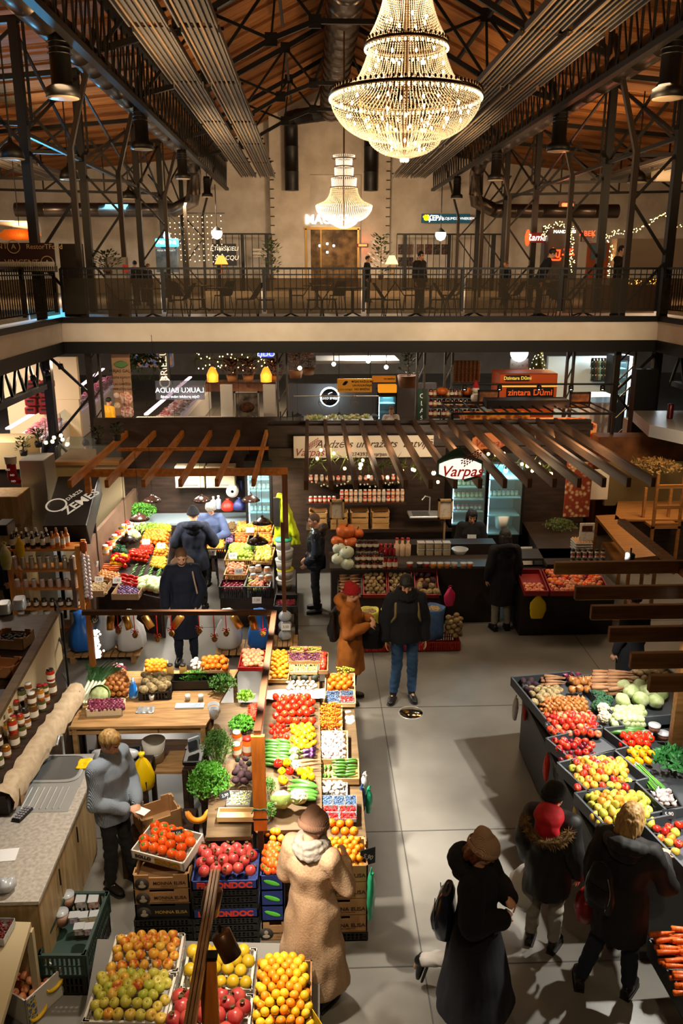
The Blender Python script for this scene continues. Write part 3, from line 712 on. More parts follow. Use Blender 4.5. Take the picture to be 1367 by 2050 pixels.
plant('potted_plant','leafy potted plant at the left edge of the pier',V(543,560,34),1.5,.5,140,m_leaf,lw=.05,seed=2)
plant('potted_plant','bushy green plant on the pale planter by the left column',V(215,545,21.9),.5,.5,160,m_leaf,lw=.03,seed=3,ph=.06)
for i,(px,py)in enumerate(((655,505),(640,492),(668,492),(655,488))):
 t=thing('wall_sconce','tiny glowing bulb of the vestibule chandelier behind the glass door','light bulb',V(px,py,YW-.3),0,'vestibule bulbs');MB().ell((0,0,0),.07,8).build('bulb',m_globe,t);MB().tube([(0,0,.05),(0,0,.4)],.01,4).build('cord',m_gold,t)
 # PRODUCE: one shape of each kind, copied into piles
def wob(mb,amp,freq,seed=0,ax=None):
 out=[]
 for p in mb.v:
  v=Vector(p);n=mnoise.noise(v*freq+Vector((seed,seed*2,0)));out.append(tuple(v+(v.normalized()if v.length>1e-6 else v)*n*amp))
 mb.v=out;return mb
def mesh_of(mb,name,mats):
 o=mb.build(name,mats);me=o.data;bpy.data.objects.remove(o);return me
def _fruit(profile,n=12,wobf=None):return MB().lathe(profile,n,wob=wobf)
def apple_prof(r):return[(0,-.68*r),(.25*r,-.80*r),(.62*r,-.66*r),(.93*r,-.22*r),(1.0*r,.18*r),(.86*r,.62*r),(.5*r,.84*r),(.2*r,.76*r),(0,.58*r)]
PR={}
def defp(kind,body,mats,parts=(),lie=False,spin=True,cat=None,name=None):
 """parts = [(name, MB, mat)]"""
 PR[kind]=dict(me=mesh_of(body,kind,mats),parts=[(n,mesh_of(b,n,m))for n,b,m in parts],lie=lie,cat=cat or kind.split('_')[-1],name=name or kind)
m_stem=M('fruit_stem','5a4420',rough=.8);m_calyx=M('calyx_green','5a7a2a',rough=.7)
def F(c,c2=None,rough=.32,**k):return M('skin_'+c+(c2 or ''),c,c2,rough=rough,**k)
def stem_mb(r,z):return MB().tube([(0,0,z),(.05*r,0,z+.35*r)],.05*r,5)
mm={'apple':M('apple_red','b01818','d8903a',rnd=['8a1018','b8201c','cc3a22','a01820'],rough=.28,scale=28,stretch=(1,1,.4),lo=.55,hi=.8),'apple_mix':M('apple_mixed','c8501c','d6a83a',rnd=['a8201a','c8401e','d9a03a','b82c1c','d8b048'],rough=.28,scale=24,stretch=(1,1,.4)),'apple_yellow':M('apple_yellow','c8b848','b8783a',rnd=['bcb046','c8b850','a8b03c','d0a848'],rough=.3,scale=20,lo=.62,hi=.85),'apple_green':M('apple_green','a8c040',rnd=['9cc03a','b4c84a','c0cc60'],rough=.3),'peach':M('apple_pink','c85a50','d89a60',rnd=['b84048','d07050','c85858','d89068'],rough=.4,scale=22),}
m_orange=M('orange_peel','e8760c',rnd=['ec7a0e','e0660a','f08c18'],rough=.42,bump=.15,scale=160)
m_mand=M('mandarin_peel','f09018',rnd=['f2981c','ec820e','f4a42a'],rough=.4,bump=.12,scale=140)
m_lemon=M('yellow_peel','e8b820',rnd=['e8b41c','f0c430','dca818'],rough=.4,bump=.12,scale=140)
m_tom=M('tomato_skin','c8200e',rnd=['c41c0c','d43014','cc2a10'],rough=.2)
m_tomy=M('yellow_tomato_skin','e8960c',rnd=['e8900c','f0a418'],rough=.22)
m_onion=M('onion_skin','b8763a','8f5222',rnd=['b87a3e','a8652c','c48a4c'],rough=.4,scale=30,stretch=(1,1,.1))
m_ronion=M('red_onion_skin','6a2038',rnd=['6a2038','7c2c48','581a30'],rough=.35)
m_pot=M('potato_skin','a08458','7a6240',rnd=['a48a5c','8e7448','b0946a'],rough=.8,scale=40)
m_beet=M('beet_skin','3c2028','2a1a1c',rough=.8,scale=30)
m_cel=M('celeriac_skin','a89468','6e5c3c',rough=.85,scale=30)
def potato(r,s=1):return wob(MB().ell((0,0,0),(1.25*r,.9*r,.8*r),12),.22*r,1.1/r,s)
defp('apple',_fruit(apple_prof(.042)),mm['apple'],[('stem',stem_mb(.042,.024),m_stem)]);defp('apple_mix',_fruit(apple_prof(.041)),mm['apple_mix'],[('stem',stem_mb(.041,.024),m_stem)],cat='apple',name='apple')
defp('apple_yellow',_fruit(apple_prof(.041)),mm['apple_yellow'],[('stem',stem_mb(.041,.024),m_stem)],cat='apple',name='apple');defp('apple_green',_fruit(apple_prof(.038)),mm['apple_green'],cat='apple',name='apple')
defp('pear',MB().lathe([(0,-.045),(.02,-.045),(.04,-.022),(.036,.005),(.018,.04),(.008,.055),(0,.055)],12),mm['apple_yellow'],[('stem',stem_mb(.041,.05),m_stem)])
defp('peach',_fruit(apple_prof(.038)),mm['peach'],cat='peach')
sp=lambda r,f=.93:MB().lathe([(r*math.sin(PI*i/8),-r*f*math.cos(PI*i/8))for i in range(9)][0:1]and[(0,-r*f)]+[(r*math.sin(PI*i/8),-r*f*math.cos(PI*i/8))for i in range(1,8)]+[(0,r*f*.96)],12)
defp('orange',sp(.04),m_orange,[('stem_scar',MB().ell((0,0,.037),(.006,.006,.003),6),m_calyx)]);defp('mandarin',sp(.033,.85),m_mand);defp('lemon',sp(.033,1.1),m_lemon)
defp('grapefruit',sp(.05),M('grapefruit_peel','c8a01c',rnd=['c8a01c','b8981a','d4ac28'],rough=.4,bump=.1,scale=120))
lob=lambda k,a:(lambda t,z:1+a*math.cos(k*t))
defp('tomato',MB().lathe([(0,-.030),(.02,-.032),(.038,-.012),(.040,.008),(.028,.028),(.010,.030),(0,.024)],20,wob=lob(5,.05)),m_tom,[('calyx',MB().lathe([(0,.027),(.016,.032),(0,.026)],5),m_calyx)])
defp('yellow_tomato',MB().lathe([(0,-.030),(.02,-.032),(.044,-.012),(.046,.008),(.03,.028),(.010,.030),(0,.024)],20,wob=lob(6,.06)),m_tomy,[('calyx',MB().lathe([(0,.027),(.016,.032),(0,.026)],5),m_calyx)],cat='tomato')
defp('small_tomato',sp(.022),m_tom,cat='tomato',name='tomato')
on=[(0,-.034),(.02,-.032),(.036,-.012),(.036,.008),(.02,.028),(.006,.038),(.003,.052),(0,.052)]
defp('onion',_fruit([(r*1.,z)for r,z in on]),m_onion);defp('small_onion',_fruit([(r*.7,z*.7)for r,z in on]),m_onion,cat='onion',name='onion');defp('red_onion',_fruit(on),m_ronion,cat='onion')
defp('big_onion',_fruit([(r*1.5,z*1.4)for r,z in on]),M('big_onion_skin','c08448','94592a',rough=.35,scale=22,stretch=(1,1,.1)),cat='onion',name='onion')
defp('potato',potato(.038),m_pot);defp('beetroot',potato(.045,5),m_beet);defp('celeriac',potato(.055,3),m_cel)
defp('plum',MB().ell((0,0,0),(.02,.02,.026),10),M('plum_skin','4a2a58',rnd=['4a2a50','5c3860','8a7aa0'],rough=.5))
defp('plum_red',MB().ell((0,0,0),(.026,.026,.03),10),M('plum_red_skin','6a1428',rnd=['6a1428','8a2030','581020'],rough=.25),cat='plum',name='plum')
defp('lime',MB().ell((0,0,0),(.03,.024,.024),10),M('lime_skin','6a9020',rough=.3))
defp('kiwi',MB().ell((0,0,0),(.033,.025,.025),10),M('kiwi_skin','6e5530','54401f',rough=.9,scale=60))
defp('mango',MB().ell((0,0,0),(.055,.04,.038),12),M('mango_skin','d0602a','d8a030',rnd=['c8502a','d88a30','b8a040'],rough=.3,scale=12))
def capsule(L,r,bend=0,n=10,taper=(.5,.9,1,1,.9,.45)):
 k=len(taper);P=[(-L/2+L*i/(k-1),0,bend*math.sin(PI*i/(k-1)))for i in range(k)];return MB().tube(P,[r*q for q in taper],n)
m_cuc=M('cucumber_skin','2c5a1c','4c7c30',rough=.35,scale=9,stretch=(.3,3,3),rnd=['24521a','346420','3c6c28'])
defp('cucumber',capsule(.15,.020,.008),m_cuc,[('tip',MB().ell((.078,0,0),(.006,.006,.006),6),m_lemon)],lie=True)
defp('zucchini',capsule(.22,.026,.01),m_cuc,[('stalk',MB().tube([(-.13,0,0),(-.105,0,0)],.009,6),m_calyx)],lie=True)
defp('carrot',MB().tube([(-.09,0,0),(-.085,0,0),(-.03,0,.002),(.04,0,0),(.10,.003,-.002)],[.010,.019,.018,.012,.002],9),M('carrot_skin','e0641a','b84c12',rough=.4,scale=8,stretch=(9,.5,.5),rnd=['e4681c','d85a14','ec7a28']),[('crown',MB().tube([(-.098,0,0),(-.088,0,0)],.006,6),m_calyx)],lie=True)
defp('parsnip',MB().tube([(-.12,0,0),(-.11,0,0),(-.03,0,.003),(.05,.004,0),(.14,-.003,-.002)],[.010,.024,.021,.014,.003],9),M('root_skin','b08058','8a6040',rough=.8,scale=20,rnd=['b48660','a07048']),lie=True,cat='root')
defp('sausage_pepper',capsule(.15,.022,.02,taper=(.6,1,.95,.8,.55,.15)),M('long_pepper_skin','b41410',rough=.2),[('stalk',MB().tube([(-.1,0,0),(-.073,0,0)],.006,6),m_calyx)],lie=True,cat='pepper',name='pepper')
pp=[(0,-.035),(.018,-.04),(.034,-.022),(.04,.01),(.034,.034),(.014,.032),(0,.024)]
defp('pepper',MB().lathe(pp,20,wob=lob(4,.1)),M('pepper_red_skin','bc140c',rough=.16),[('stalk',MB().tube([(0,0,.024),(.004,0,.05)],.006,6),m_calyx)])
defp('yellow_pepper',MB().lathe(pp,20,wob=lob(4,.1)),M('pepper_yellow_skin','e8a80c',rough=.16),[('stalk',MB().tube([(0,0,.024),(.004,0,.05)],.006,6),m_calyx)],cat='pepper',name='pepper')
defp('eggplant',MB().tube([(-.07,0,0),(-.05,0,0),(0,0,0),(.05,0,0),(.085,0,0),(.095,0,0)],[.01,.022,.03,.036,.028,.008],12),M('eggplant_skin','2a0f2e','8a5a90',rough=.2,tex='wave',scale=18,stretch=(.2,1,1),lo=.7,hi=.95),[('calyx',MB().tube([(-.09,0,0),(-.055,0,0)],[.006,.02],7),m_calyx)],lie=True)
defp('garlic',MB().lathe([(0,-.022),(.018,-.02),(.028,-.006),(.02,.014),(.007,.024),(.004,.045),(0,.045)],18,wob=lob(6,.07)),M('garlic_skin','d0c0b8','a07888',rough=.5,scale=35,stretch=(1,1,.15),lo=.5,hi=.7))
cab=wob(MB().ell((0,0,0),(.085,.085,.07),20),.012,24)
defp('cabbage',cab,M('cabbage_leaf','c4cc9c','98aa64',rough=.5,scale=14,bump=.4),[('outer_leaf',wob(MB().lathe([(.02,-.07),(.08,-.04),(.097,.01),(.09,.04)],16),.012,30),M('cabbage_outer','8fa65a','6f8a3e',rough=.5,scale=20,bump=.3))])
def flor(r,n,seed,rr,flat=.75):
 rnd=random.Random(seed);b=MB();b.ell((0,0,-.01),(r*.8,r*.8,r*flat*.8),12)
 for k in range(n):
  z=rnd.random();a=2.4*k;q=math.sqrt(1-z*z);b.ell((r*q*math.cos(a)*.85,r*q*math.sin(a)*.85,z*r*flat),rr*rnd.uniform(.8,1.2),7)
 return wob(b,.004,90)
def leaves_mb(r,n,h,seed=0):
 b=MB()
 for k in range(n):
  a=2*PI*k/n+seed;c,s=math.cos(a),math.sin(a);P=[(.4*r,-.05),(r*.95,-.02),(r*1.15,h*.6),(r*1.2,h)]
  vs=[]
  for i,(q,z)in enumerate(P):
   w_=(.25,.5,.45,.12)[i]*r;vs+=[(q*c-w_*s,q*s+w_*c,z),(q*c*.98,q*s*.98,z-.006),(q*c+w_*s,q*s-w_*c,z)]
  b.add(vs,[(i*3+j,i*3+j+1,i*3+j+4,i*3+j+3)for i in range(3)for j in range(2)])
 return b
defp('cauliflower',flor(.075,60,1,.018),M('cauliflower_curd','e0d8b8','c4b890',rough=.8,scale=40),[('leaves',leaves_mb(.07,6,.04),M('cauli_leaf','9ab06a','7c9848',rough=.6,scale=15))])
defp('broccoli',flor(.065,70,2,.014),M('broccoli_head','2e5a3a','1e4428',rough=.8,scale=60),[('stalk',MB().tube([(0,0,-.06),(0,0,0)],[.02,.03],10),m_calyx)])
defp('pomegranate',MB().lathe([(0,-.048),(.025,-.047),(.048,-.02),(.05,.01),(.036,.038),(.014,.048),(0,.048)],16,wob=lob(6,.03)),M('pomegranate_skin','a02030','b85040',rnd=['8a1c28','a82c34','b04038'],rough=.3,scale=12),[('crown',MB().lathe([(.008,.045),(.012,.056),(.017,.066),(.011,.056),(.006,.05)],6),m_stem)])
defp('persimmon',MB().lathe([(0,-.036),(.025,-.036),(.043,-.012),(.044,.01),(.032,.032),(.012,.034),(0,.03)],16,wob=lob(4,.04)),M('persimmon_skin','e0501a',rnd=['e05018','e86420','d84814'],rough=.22),[('calyx',MB().lathe([(0,.036),(.016,.038),(.024,.032),(.014,.033),(0,.033)],4),m_calyx)])
def grapes(seed,n=34,r=.011):
 b=MB();rn=random.Random(seed)
 for k in range(n):
  t=k/n;q=.038*(1-t)+.008;a=rn.uniform(0,7);b.ell((-.06+.13*t,q*math.cos(a),.012+q*abs(math.sin(a))*.7),r,7)
 return b
st=MB().tube([(-.09,0,.02),(.05,0,.02)],.003,5)
defp('grape_bunch',grapes(1),M('grape_green','b4b84a',rough=.2,sss=.1),[('stalk',st,m_stem)],lie=True,cat='grapes');defp('red_grape_bunch',grapes(2),M('grape_red','5a2038','8a5a70',rough=.25,scale=20),[('stalk',st,m_stem)],lie=True,cat='grapes',name='grape_bunch')
defp('cherry_tomato_bunch',grapes(3,26,.013),M('cherry_tomato','e0801c','d0381c',rough=.15,scale=12),[('stalk',st,m_calyx)],lie=True,cat='tomatoes',name='tomato_bunch')
defp('pumpkin',MB().lathe([(0,-.10),(.08,-.11),(.15,-.04),(.155,.02),(.12,.08),(.05,.10),(0,.07)],40,wob=lob(10,.035)),M('pumpkin_skin','c8641c','a84c12',rough=.45,scale=6),[('stalk',MB().tube([(0,0,.07),(.01,0,.11),(.03,0,.14)],[.02,.012,.014],8),m_stem)])
defp('white_pumpkin',MB().lathe([(0,-.085),(.07,-.09),(.118,-.03),(.12,.03),(.085,.075),(.03,.085),(0,.075)],40,wob=lob(12,.02)),M('white_pumpkin_skin','a4ac90','c0c4ac',rough=.5,scale=5),[('stalk',MB().tube([(0,0,.07),(.01,0,.10)],[.014,.01],8),m_stem)],cat='pumpkin',name='pumpkin')
defp('watermelon',MB().ell((0,0,0),(.13,.085,.085),20),M('melon_skin','3c6a28','90a850',rough=.3,tex='wave',scale=6,stretch=(.3,2,2)),lie=True)
defp('squash_slice',MB().tube([(.09*math.cos(a),.09*math.sin(a),0)for a in[PI+PI*i/10 for i in range(11)]],[.006]+[.026]*9+[.006],10),M('squash_flesh','f08a14',rough=.5),[('rind',MB().tube([(.11*math.cos(a),.11*math.sin(a),-.006)for a in[PI+PI*i/10 for i in range(11)]],.012,8),M('squash_rind','d8a060',rough=.6))],lie=True,cat='squash')
def place(kind,loc,rot,label,group,scale=1,parts=True):
 p=PR[kind];o=bpy.data.objects.new(p['name'],p['me']);COL.objects.link(o);o.location=loc
 o.rotation_euler=rot if not isinstance(rot,Matrix)else rot.to_euler();
 if scale!=1:o.scale=(scale,)*3
 tag(o,label,p['cat'],group)
 if parts:
  for n,me in p['parts']:
   c=bpy.data.objects.new(n,me);COL.objects.link(c);c.parent=o
 return o
RF=random.Random(11)
def frame_of(A,B,C_,D):
 """local frame of a tilted tray: A far-left, B far-right, C near-right, D near-left"""
 A,B,C_,D=map(Vector,(A,B,C_,D));o=(A+B+C_+D)/4;x=((B-A)+(C_-D)).normalized();y=((A-D)+(B-C_));n=x.cross(y).normalized();y=n.cross(x)
 w_=((B-A).length+(C_-D).length)/2;d_=((A-D).length+(B-C_).length)/2
 return Matrix(((x.x,y.x,n.x,o.x),(x.y,y.y,n.y,o.y),(x.z,y.z,n.z,o.z),(0,0,0,1))),w_,d_
def pile(quad,kind,r,label,group=None,mound=.0,layers=1,jit=.25,scale=1,order=None,parts=True,gap=1.9,mix=None,lift=0,ang=None):
 """cover a quad (world points) with pieces of a kind; mound raises the middle"""
 A,B,C_,D=map(Vector,quad);n=(B-A).cross(A-D).normalized();n=n if n.z>0 else-n
 W=((B-A).length+(C_-D).length)/2;Dp=((A-D).length+(B-C_).length)/2;R=r*scale;cnt=0
 for ly in range(layers):
  ins=R*(1+.75*ly);nx=max(1,int((W-2*ins)/(gap*R))+1);ny=max(1,int((Dp-2*ins)/(gap*R*.87))+1)
  for j in range(ny):
   for i in range(nx):
    fx=0 if nx==1 else(i+(.5 if(j+ly)%2 else 0))/(nx-.5)if nx>1 else .5
    u=(ins+(W-2*ins)*(fx if nx>1 else .5))/W;v=(ins+(Dp-2*ins)*(j/(ny-1)if ny>1 else .5))/Dp
    if not 0<=u<=1:continue
    u+=RF.uniform(-1,1)*jit*R/W*.8;v+=RF.uniform(-1,1)*jit*R/Dp*.8
    p=(A*(1-u)+B*u)*(1-v)+(D*(1-u)+C_*u)*v
    h=R*.9+ly*R*1.35+mound*math.sin(PI*min(1,max(0,u)))**.7*math.sin(PI*min(1,max(0,v)))**.7+RF.uniform(0,.3)*R+lift
    p=p+n*h;kd=kind if mix is None else RF.choice(mix)
    if PR[kd]['lie']:
     a=(ang if ang is not None else math.atan2((B-A).y,(B-A).x))+RF.uniform(-.15,.15);rot=(RF.uniform(0,.3),RF.uniform(-.06,.06),a)
    else:rot=(RF.uniform(-.9,.9),RF.uniform(-.9,.9),RF.uniform(0,6.28))
    place(kd,p,rot,label,group or label,scale*RF.uniform(.92,1.08),parts);cnt+=1
 return cnt
def rows(quad,kind,label,nx,ny,group=None,scale=1,ang=0,jit=.01,z=0.02,parts=True,layers=1,dz=.035):
 """long pieces laid side by side"""
 A,B,C_,D=map(Vector,quad)
 for l in range(layers):
  for j in range(ny):
   for i in range(nx):
    u=(i+.5+.25*(l%2))/(nx+.25*(layers>1));v=(j+.5)/ny;p=(A*(1-u)+B*u)*(1-v)+(D*(1-u)+C_*u)*v
    p=p+Vector((RF.uniform(-jit,jit),RF.uniform(-jit,jit),z+l*dz))
    place(kind,p,(RF.uniform(0,1),RF.uniform(-.05,.05),ang+RF.uniform(-.12,.12)),label,group or label,scale*RF.uniform(.92,1.08),parts)
    # containers
m_card=M('cardboard','b08658','9a7248',rough=.85,scale=5);m_crw=M('white_crate','cfc8ba',rough=.5);m_crk=M('black_crate','1c1a18',rough=.45);m_crr=M('red_crate','8c1a12',rough=.5)
m_crwood=M('crate_wood','c49a62','a57a44',rough=.75,scale=4,stretch=(1,8,8));m_blue=M('blue_card','20306a',rough=.6);m_tray=M('grey_tray','3e4246',rough=.5);m_green_crate=M('green_crate','2a4038',rough=.45)
def crate(name,label,size,mat,loc=(0,0,0),rot=(0,0,0),style='card',cat='crate',group=None,th=.012):
 """open box of size (w, d, h) standing on its base centre"""
 w_,d_,h=size;t=thing(name,label,cat,loc,0,group);t.rotation_euler=rot
 MB().box((0,0,th/2),(w_,d_,th)).build('base',mat,t)
 for k,(sx,sy)in enumerate(((0,-1),(0,1),(-1,0),(1,0))):
  b=MB();L=w_ if sy else d_;R=Matrix.Rotation(0 if sy else PI/2,3,'Z');o=Vector((sx*(w_-th)/2,sy*(d_-th)/2,0))
  def bx(c,d):b.box(o+R@Vector(c),d,rot=R)
  if style=='card':
   bx((0,0,h*.42),(L,th,h*.76));bx((-L*.36,0,h*.9),(L*.28,th,h*.2));bx((L*.36,0,h*.9),(L*.28,th,h*.2))
  elif style=='plain':bx((0,0,h/2),(L,th,h))
  elif style=='slat':
   m_=3
   for q in range(m_):bx((0,0,h*(q+.5)/m_),(L,th,h/m_*.78))
  elif style=='grid':
   bx((0,0,h*.93),(L,th*1.6,h*.14));bx((0,0,h*.06),(L,th,h*.12));bx((0,0,h*.5),(L,th,h*.06))
   n=max(4,int(L/.035));
   for q in range(n+1):bx((-L/2+L*q/n,0,h*.5),(L/n*.45,th*.7,h*.9))
   bx((-L*.46,0,h*.5),(L*.08,th,h));bx((L*.46,0,h*.5),(L*.08,th,h))
  b.build('side_panel',mat,t)
 if style in('slat','card'):
  for sx in(-1,1):
   for sy in(-1,1):MB().box((sx*(w_/2-th*2),sy*(d_/2-th*2),h*.5),(th*2,th*2,h)).build('corner_post',mat,t)
 return t
def quad_in(t_loc,rotz,w_,d_,z,mrg=.015,tilt=0):
 """world quad of a crate's inside at height z (A far-left, B far-right, C near-right, D near-left)"""
 E_=Matrix.Translation(Vector(t_loc))@Matrix.Rotation(rotz,4,'Z')@Matrix.Rotation(tilt,4,'X')
 a,c=w_/2-mrg,d_/2-mrg
 return[E_@Vector(q)for q in((-a,c,z),(a,c,z),(a,-c,z),(-a,-c,z))]
m_tag=M('white_price_card','e8e4dc',rough=.6);m_tagk=M('black_price_card','22262a',rough=.5)
PRICES=['2,90','3,50','1,80','4,20','2,50','5,90','3,20','1,50'];_pk=[0]
def price(loc,where,w_=.09,dark=False,yaw=0,tilt=-.5):
 k=_pk[0];_pk[0]+=1;tx=PRICES[k%8]
 t=thing('price_card','%s handwritten price card %s'%('black' if dark else 'white',where),'price tag',loc);t.rotation_euler=(tilt,0,yaw)
 MB().box((0,0,w_*.35),(w_,.004,w_*.7)).build('card',m_tagk if dark else m_tag,t);lettering(t,tx,w_*.38,(0,-.004,w_*.36),M('chalk','d8d8d0')if dark else M('ink','1a1a20'),extr=.0005)
 return t
 # jars and bottles
m_jarlid=M('white_lid','d8d4cc',rough=.4);m_lidk=M('dark_lid','26221e',rough=.35,metal=.3);m_lidr=M('red_lid','a81c14',rough=.35);m_paper=M('paper_label','d8c8b0',rough=.7)
JC={}
def jar(kind,r,h,content,lid,lab=True,neck=.72,shoulder=.8):
 key=(kind,content,round(r,3),round(h,3))
 if key not in JC:
  body=MB().lathe([(0,0),(r*.95,0),(r,.006),(r,h*shoulder),(r*neck,h*(shoulder+.08)),(r*neck,h*.95),(0,h*.95)],14)
  ld=MB().lathe([(r*neck*1.12,h*.9),(r*neck*1.14,h*1.0),(0,h*1.01)],14)
  lb=MB().lathe([(r*1.012,h*.22),(r*1.012,h*.6)],14)
  JC[key]=(mesh_of(body,'glass_body',M('jar_'+content,content,rough=.15,coat=.6)),mesh_of(ld,'lid',lid),mesh_of(lb,'paper_label',m_paper)if lab else None)
 return JC[key]
def put_jar(j,loc,name,label,cat,group=None,yaw=0,sc=1):
 t=bpy.data.objects.new(name,j[0]);COL.objects.link(t);t.location=loc;t.scale=(sc,)*3;tag(t,label,cat,group or label)
 for me,nm in((j[1],'lid'),(j[2],'paper_label')):
  if me:c=bpy.data.objects.new(nm,me);COL.objects.link(c);c.parent=t
 return t
def bag_mb(r=.1,h=.3,seed=1,knot=True,top=.25,n=20):
 """a hanging or standing plastic bag: gathered top, folded sides"""
 rn=random.Random(seed);ph=[rn.uniform(0,6)for _ in range(4)]
 def wf(a,z):f=max(0,min(1,z/h));return 1+(.07+.14*f)*(math.sin(5*a+ph[0])*.6+math.sin(8*a+ph[1])*.4)+.05*math.sin(3*a+ph[2]+z*20)
 pr=[(0,0),(r*.7,.004),(r,h*.12),(r*1.02,h*.35),(r*.8,h*.6),(r*.45,h*.78),(r*top,h*.86)]
 if knot:pr+=[(r*.12,h*.9),(r*.3,h),(0,h*.97)]
 else:pr+=[(r*top,h),(0,h*.99)]
 return MB().lathe(pr,n,wob=wf)
 # PEOPLE
def remesh(mb,voxel,mat,name,parent=None,smooth=6,disp=0,dfreq=8,seed=0,stretch=(1,1,1),sub=0,mats=None):
 """join the builder's solids into one continuous smooth surface"""
 me=bpy.data.meshes.new('tmp');me.from_pydata(mb.v,[],mb.f);me.update()
 o=bpy.data.objects.new('tmp',me)
 m=o.modifiers.new('r','REMESH');m.mode='VOXEL';m.voxel_size=voxel;m.use_smooth_shade=True
 if smooth:s=o.modifiers.new('s','SMOOTH');s.iterations=smooth;s.factor=.5
 me2=evaluated(o);bpy.data.objects.remove(o);bpy.data.meshes.remove(me)
 if disp:
  me2.update();nv=len(me2.vertices);co=np.empty(nv*3);me2.vertices.foreach_get('co',co);no=np.empty(nv*3);me2.vertex_normals.foreach_get('vector',no);co=co.reshape(-1,3);no=no.reshape(-1,3)
  d=np.array([mnoise.noise(Vector((c[0]*stretch[0],c[1]*stretch[1],c[2]*stretch[2]))*dfreq+Vector((seed,0,0)))for c in co]);co+=no*(d*disp)[:,None];me2.vertices.foreach_set('co',co.ravel())
 me2.name=name;me2.materials.clear()
 for q in(mats or[mat]):me2.materials.append(q)
 me2.polygons.foreach_set('use_smooth',[True]*len(me2.polygons));me2.update()
 r=bpy.data.objects.new(name,me2);COL.objects.link(r)
 if parent:r.parent=parent
 return r
def cap(mb,a,b,ra,rb=None,n=14):
 rb=ra if rb is None else rb;a=Vector(a);b=Vector(b);mb.ell(a,ra,n);mb.ell(b,rb,n)
 if(b-a).length>1e-4:mb.tube([a,b],[ra,rb],n,cap=True)
def chain(mb,pts,rs):
 for i in range(len(pts)-1):cap(mb,pts[i],pts[i+1],rs[i],rs[i+1])
DEFJ=dict(pel=(0,0,.96),waist=(0,.0,1.10),chest=(0,.0,1.30),neck=(0,-.01,1.47),head=(0,.03,1.62),sR=(.175,-.01,1.42),eR=(.235,-.03,1.13),wR=(.25,.05,.89),hR=(.09,0,.93),kR=(.10,.02,.50),aR=(.11,-.02,.085),tR=(.13,.13,.03))
for _k in list(DEFJ):
 if _k.endswith('R'):v=DEFJ[_k];DEFJ[_k[:-1]+'L']=(-v[0],v[1],v[2])
def m_skinf(c):return M('skin_tone_'+c,c,rough=.5,sss=.15)
def head_frame(nod,turn,roll=0):
 return Matrix.Rotation(turn,3,'Z')@Matrix.Rotation(-nod,3,'X')@Matrix.Rotation(roll,3,'Y')
def hand(mb,w,d,palmn,side,curl=.5,s=1.0):
 """w wrist, d direction of the hand, palmn palm normal; five separate fingers"""
 w=Vector(w);d=Vector(d).normalized();n=Vector(palmn);n=(n-d*n.dot(d)).normalized();x=d.cross(n)*side
 pc=w+d*.05*s
 mb.loft([(w-d*.01,x*.024*s,n*.018*s),(w+d*.03*s,x*.036*s,n*.016*s),(w+d*.085*s,x*.040*s,n*.013*s),(w+d*.095*s,x*.036*s,n*.009*s)],n=12)
 for k,(o,L)in enumerate(((-.029,.066),(-.010,.076),(.010,.072),(.028,.056))):
  p=w+d*.088*s+x*o*s*1.05;pts=[p];a=curl*.35
  for q,f in enumerate((.45,.3,.25)):
   a+=curl*(.3+.55*q+.06*k);dd=d*math.cos(a)+n*math.sin(a);p=p+dd*L*f*s*1.05;pts.append(p)
  chain(mb,pts,[.0095*s,.009*s,.008*s,.0065*s])
 p=w+d*.03*s-x*.030*s;p1=p+(d*.6-x*.7+n*.25)*.033*s;p2=p1+(d*.85-x*.25+n*.45*(1+curl))*.03*s;p3=p2+(d*.9+n*.5*(1+curl))*.022*s
 chain(mb,[p,p1,p2,p3],[.014*s,.0115*s,.0098*s,.0075*s])
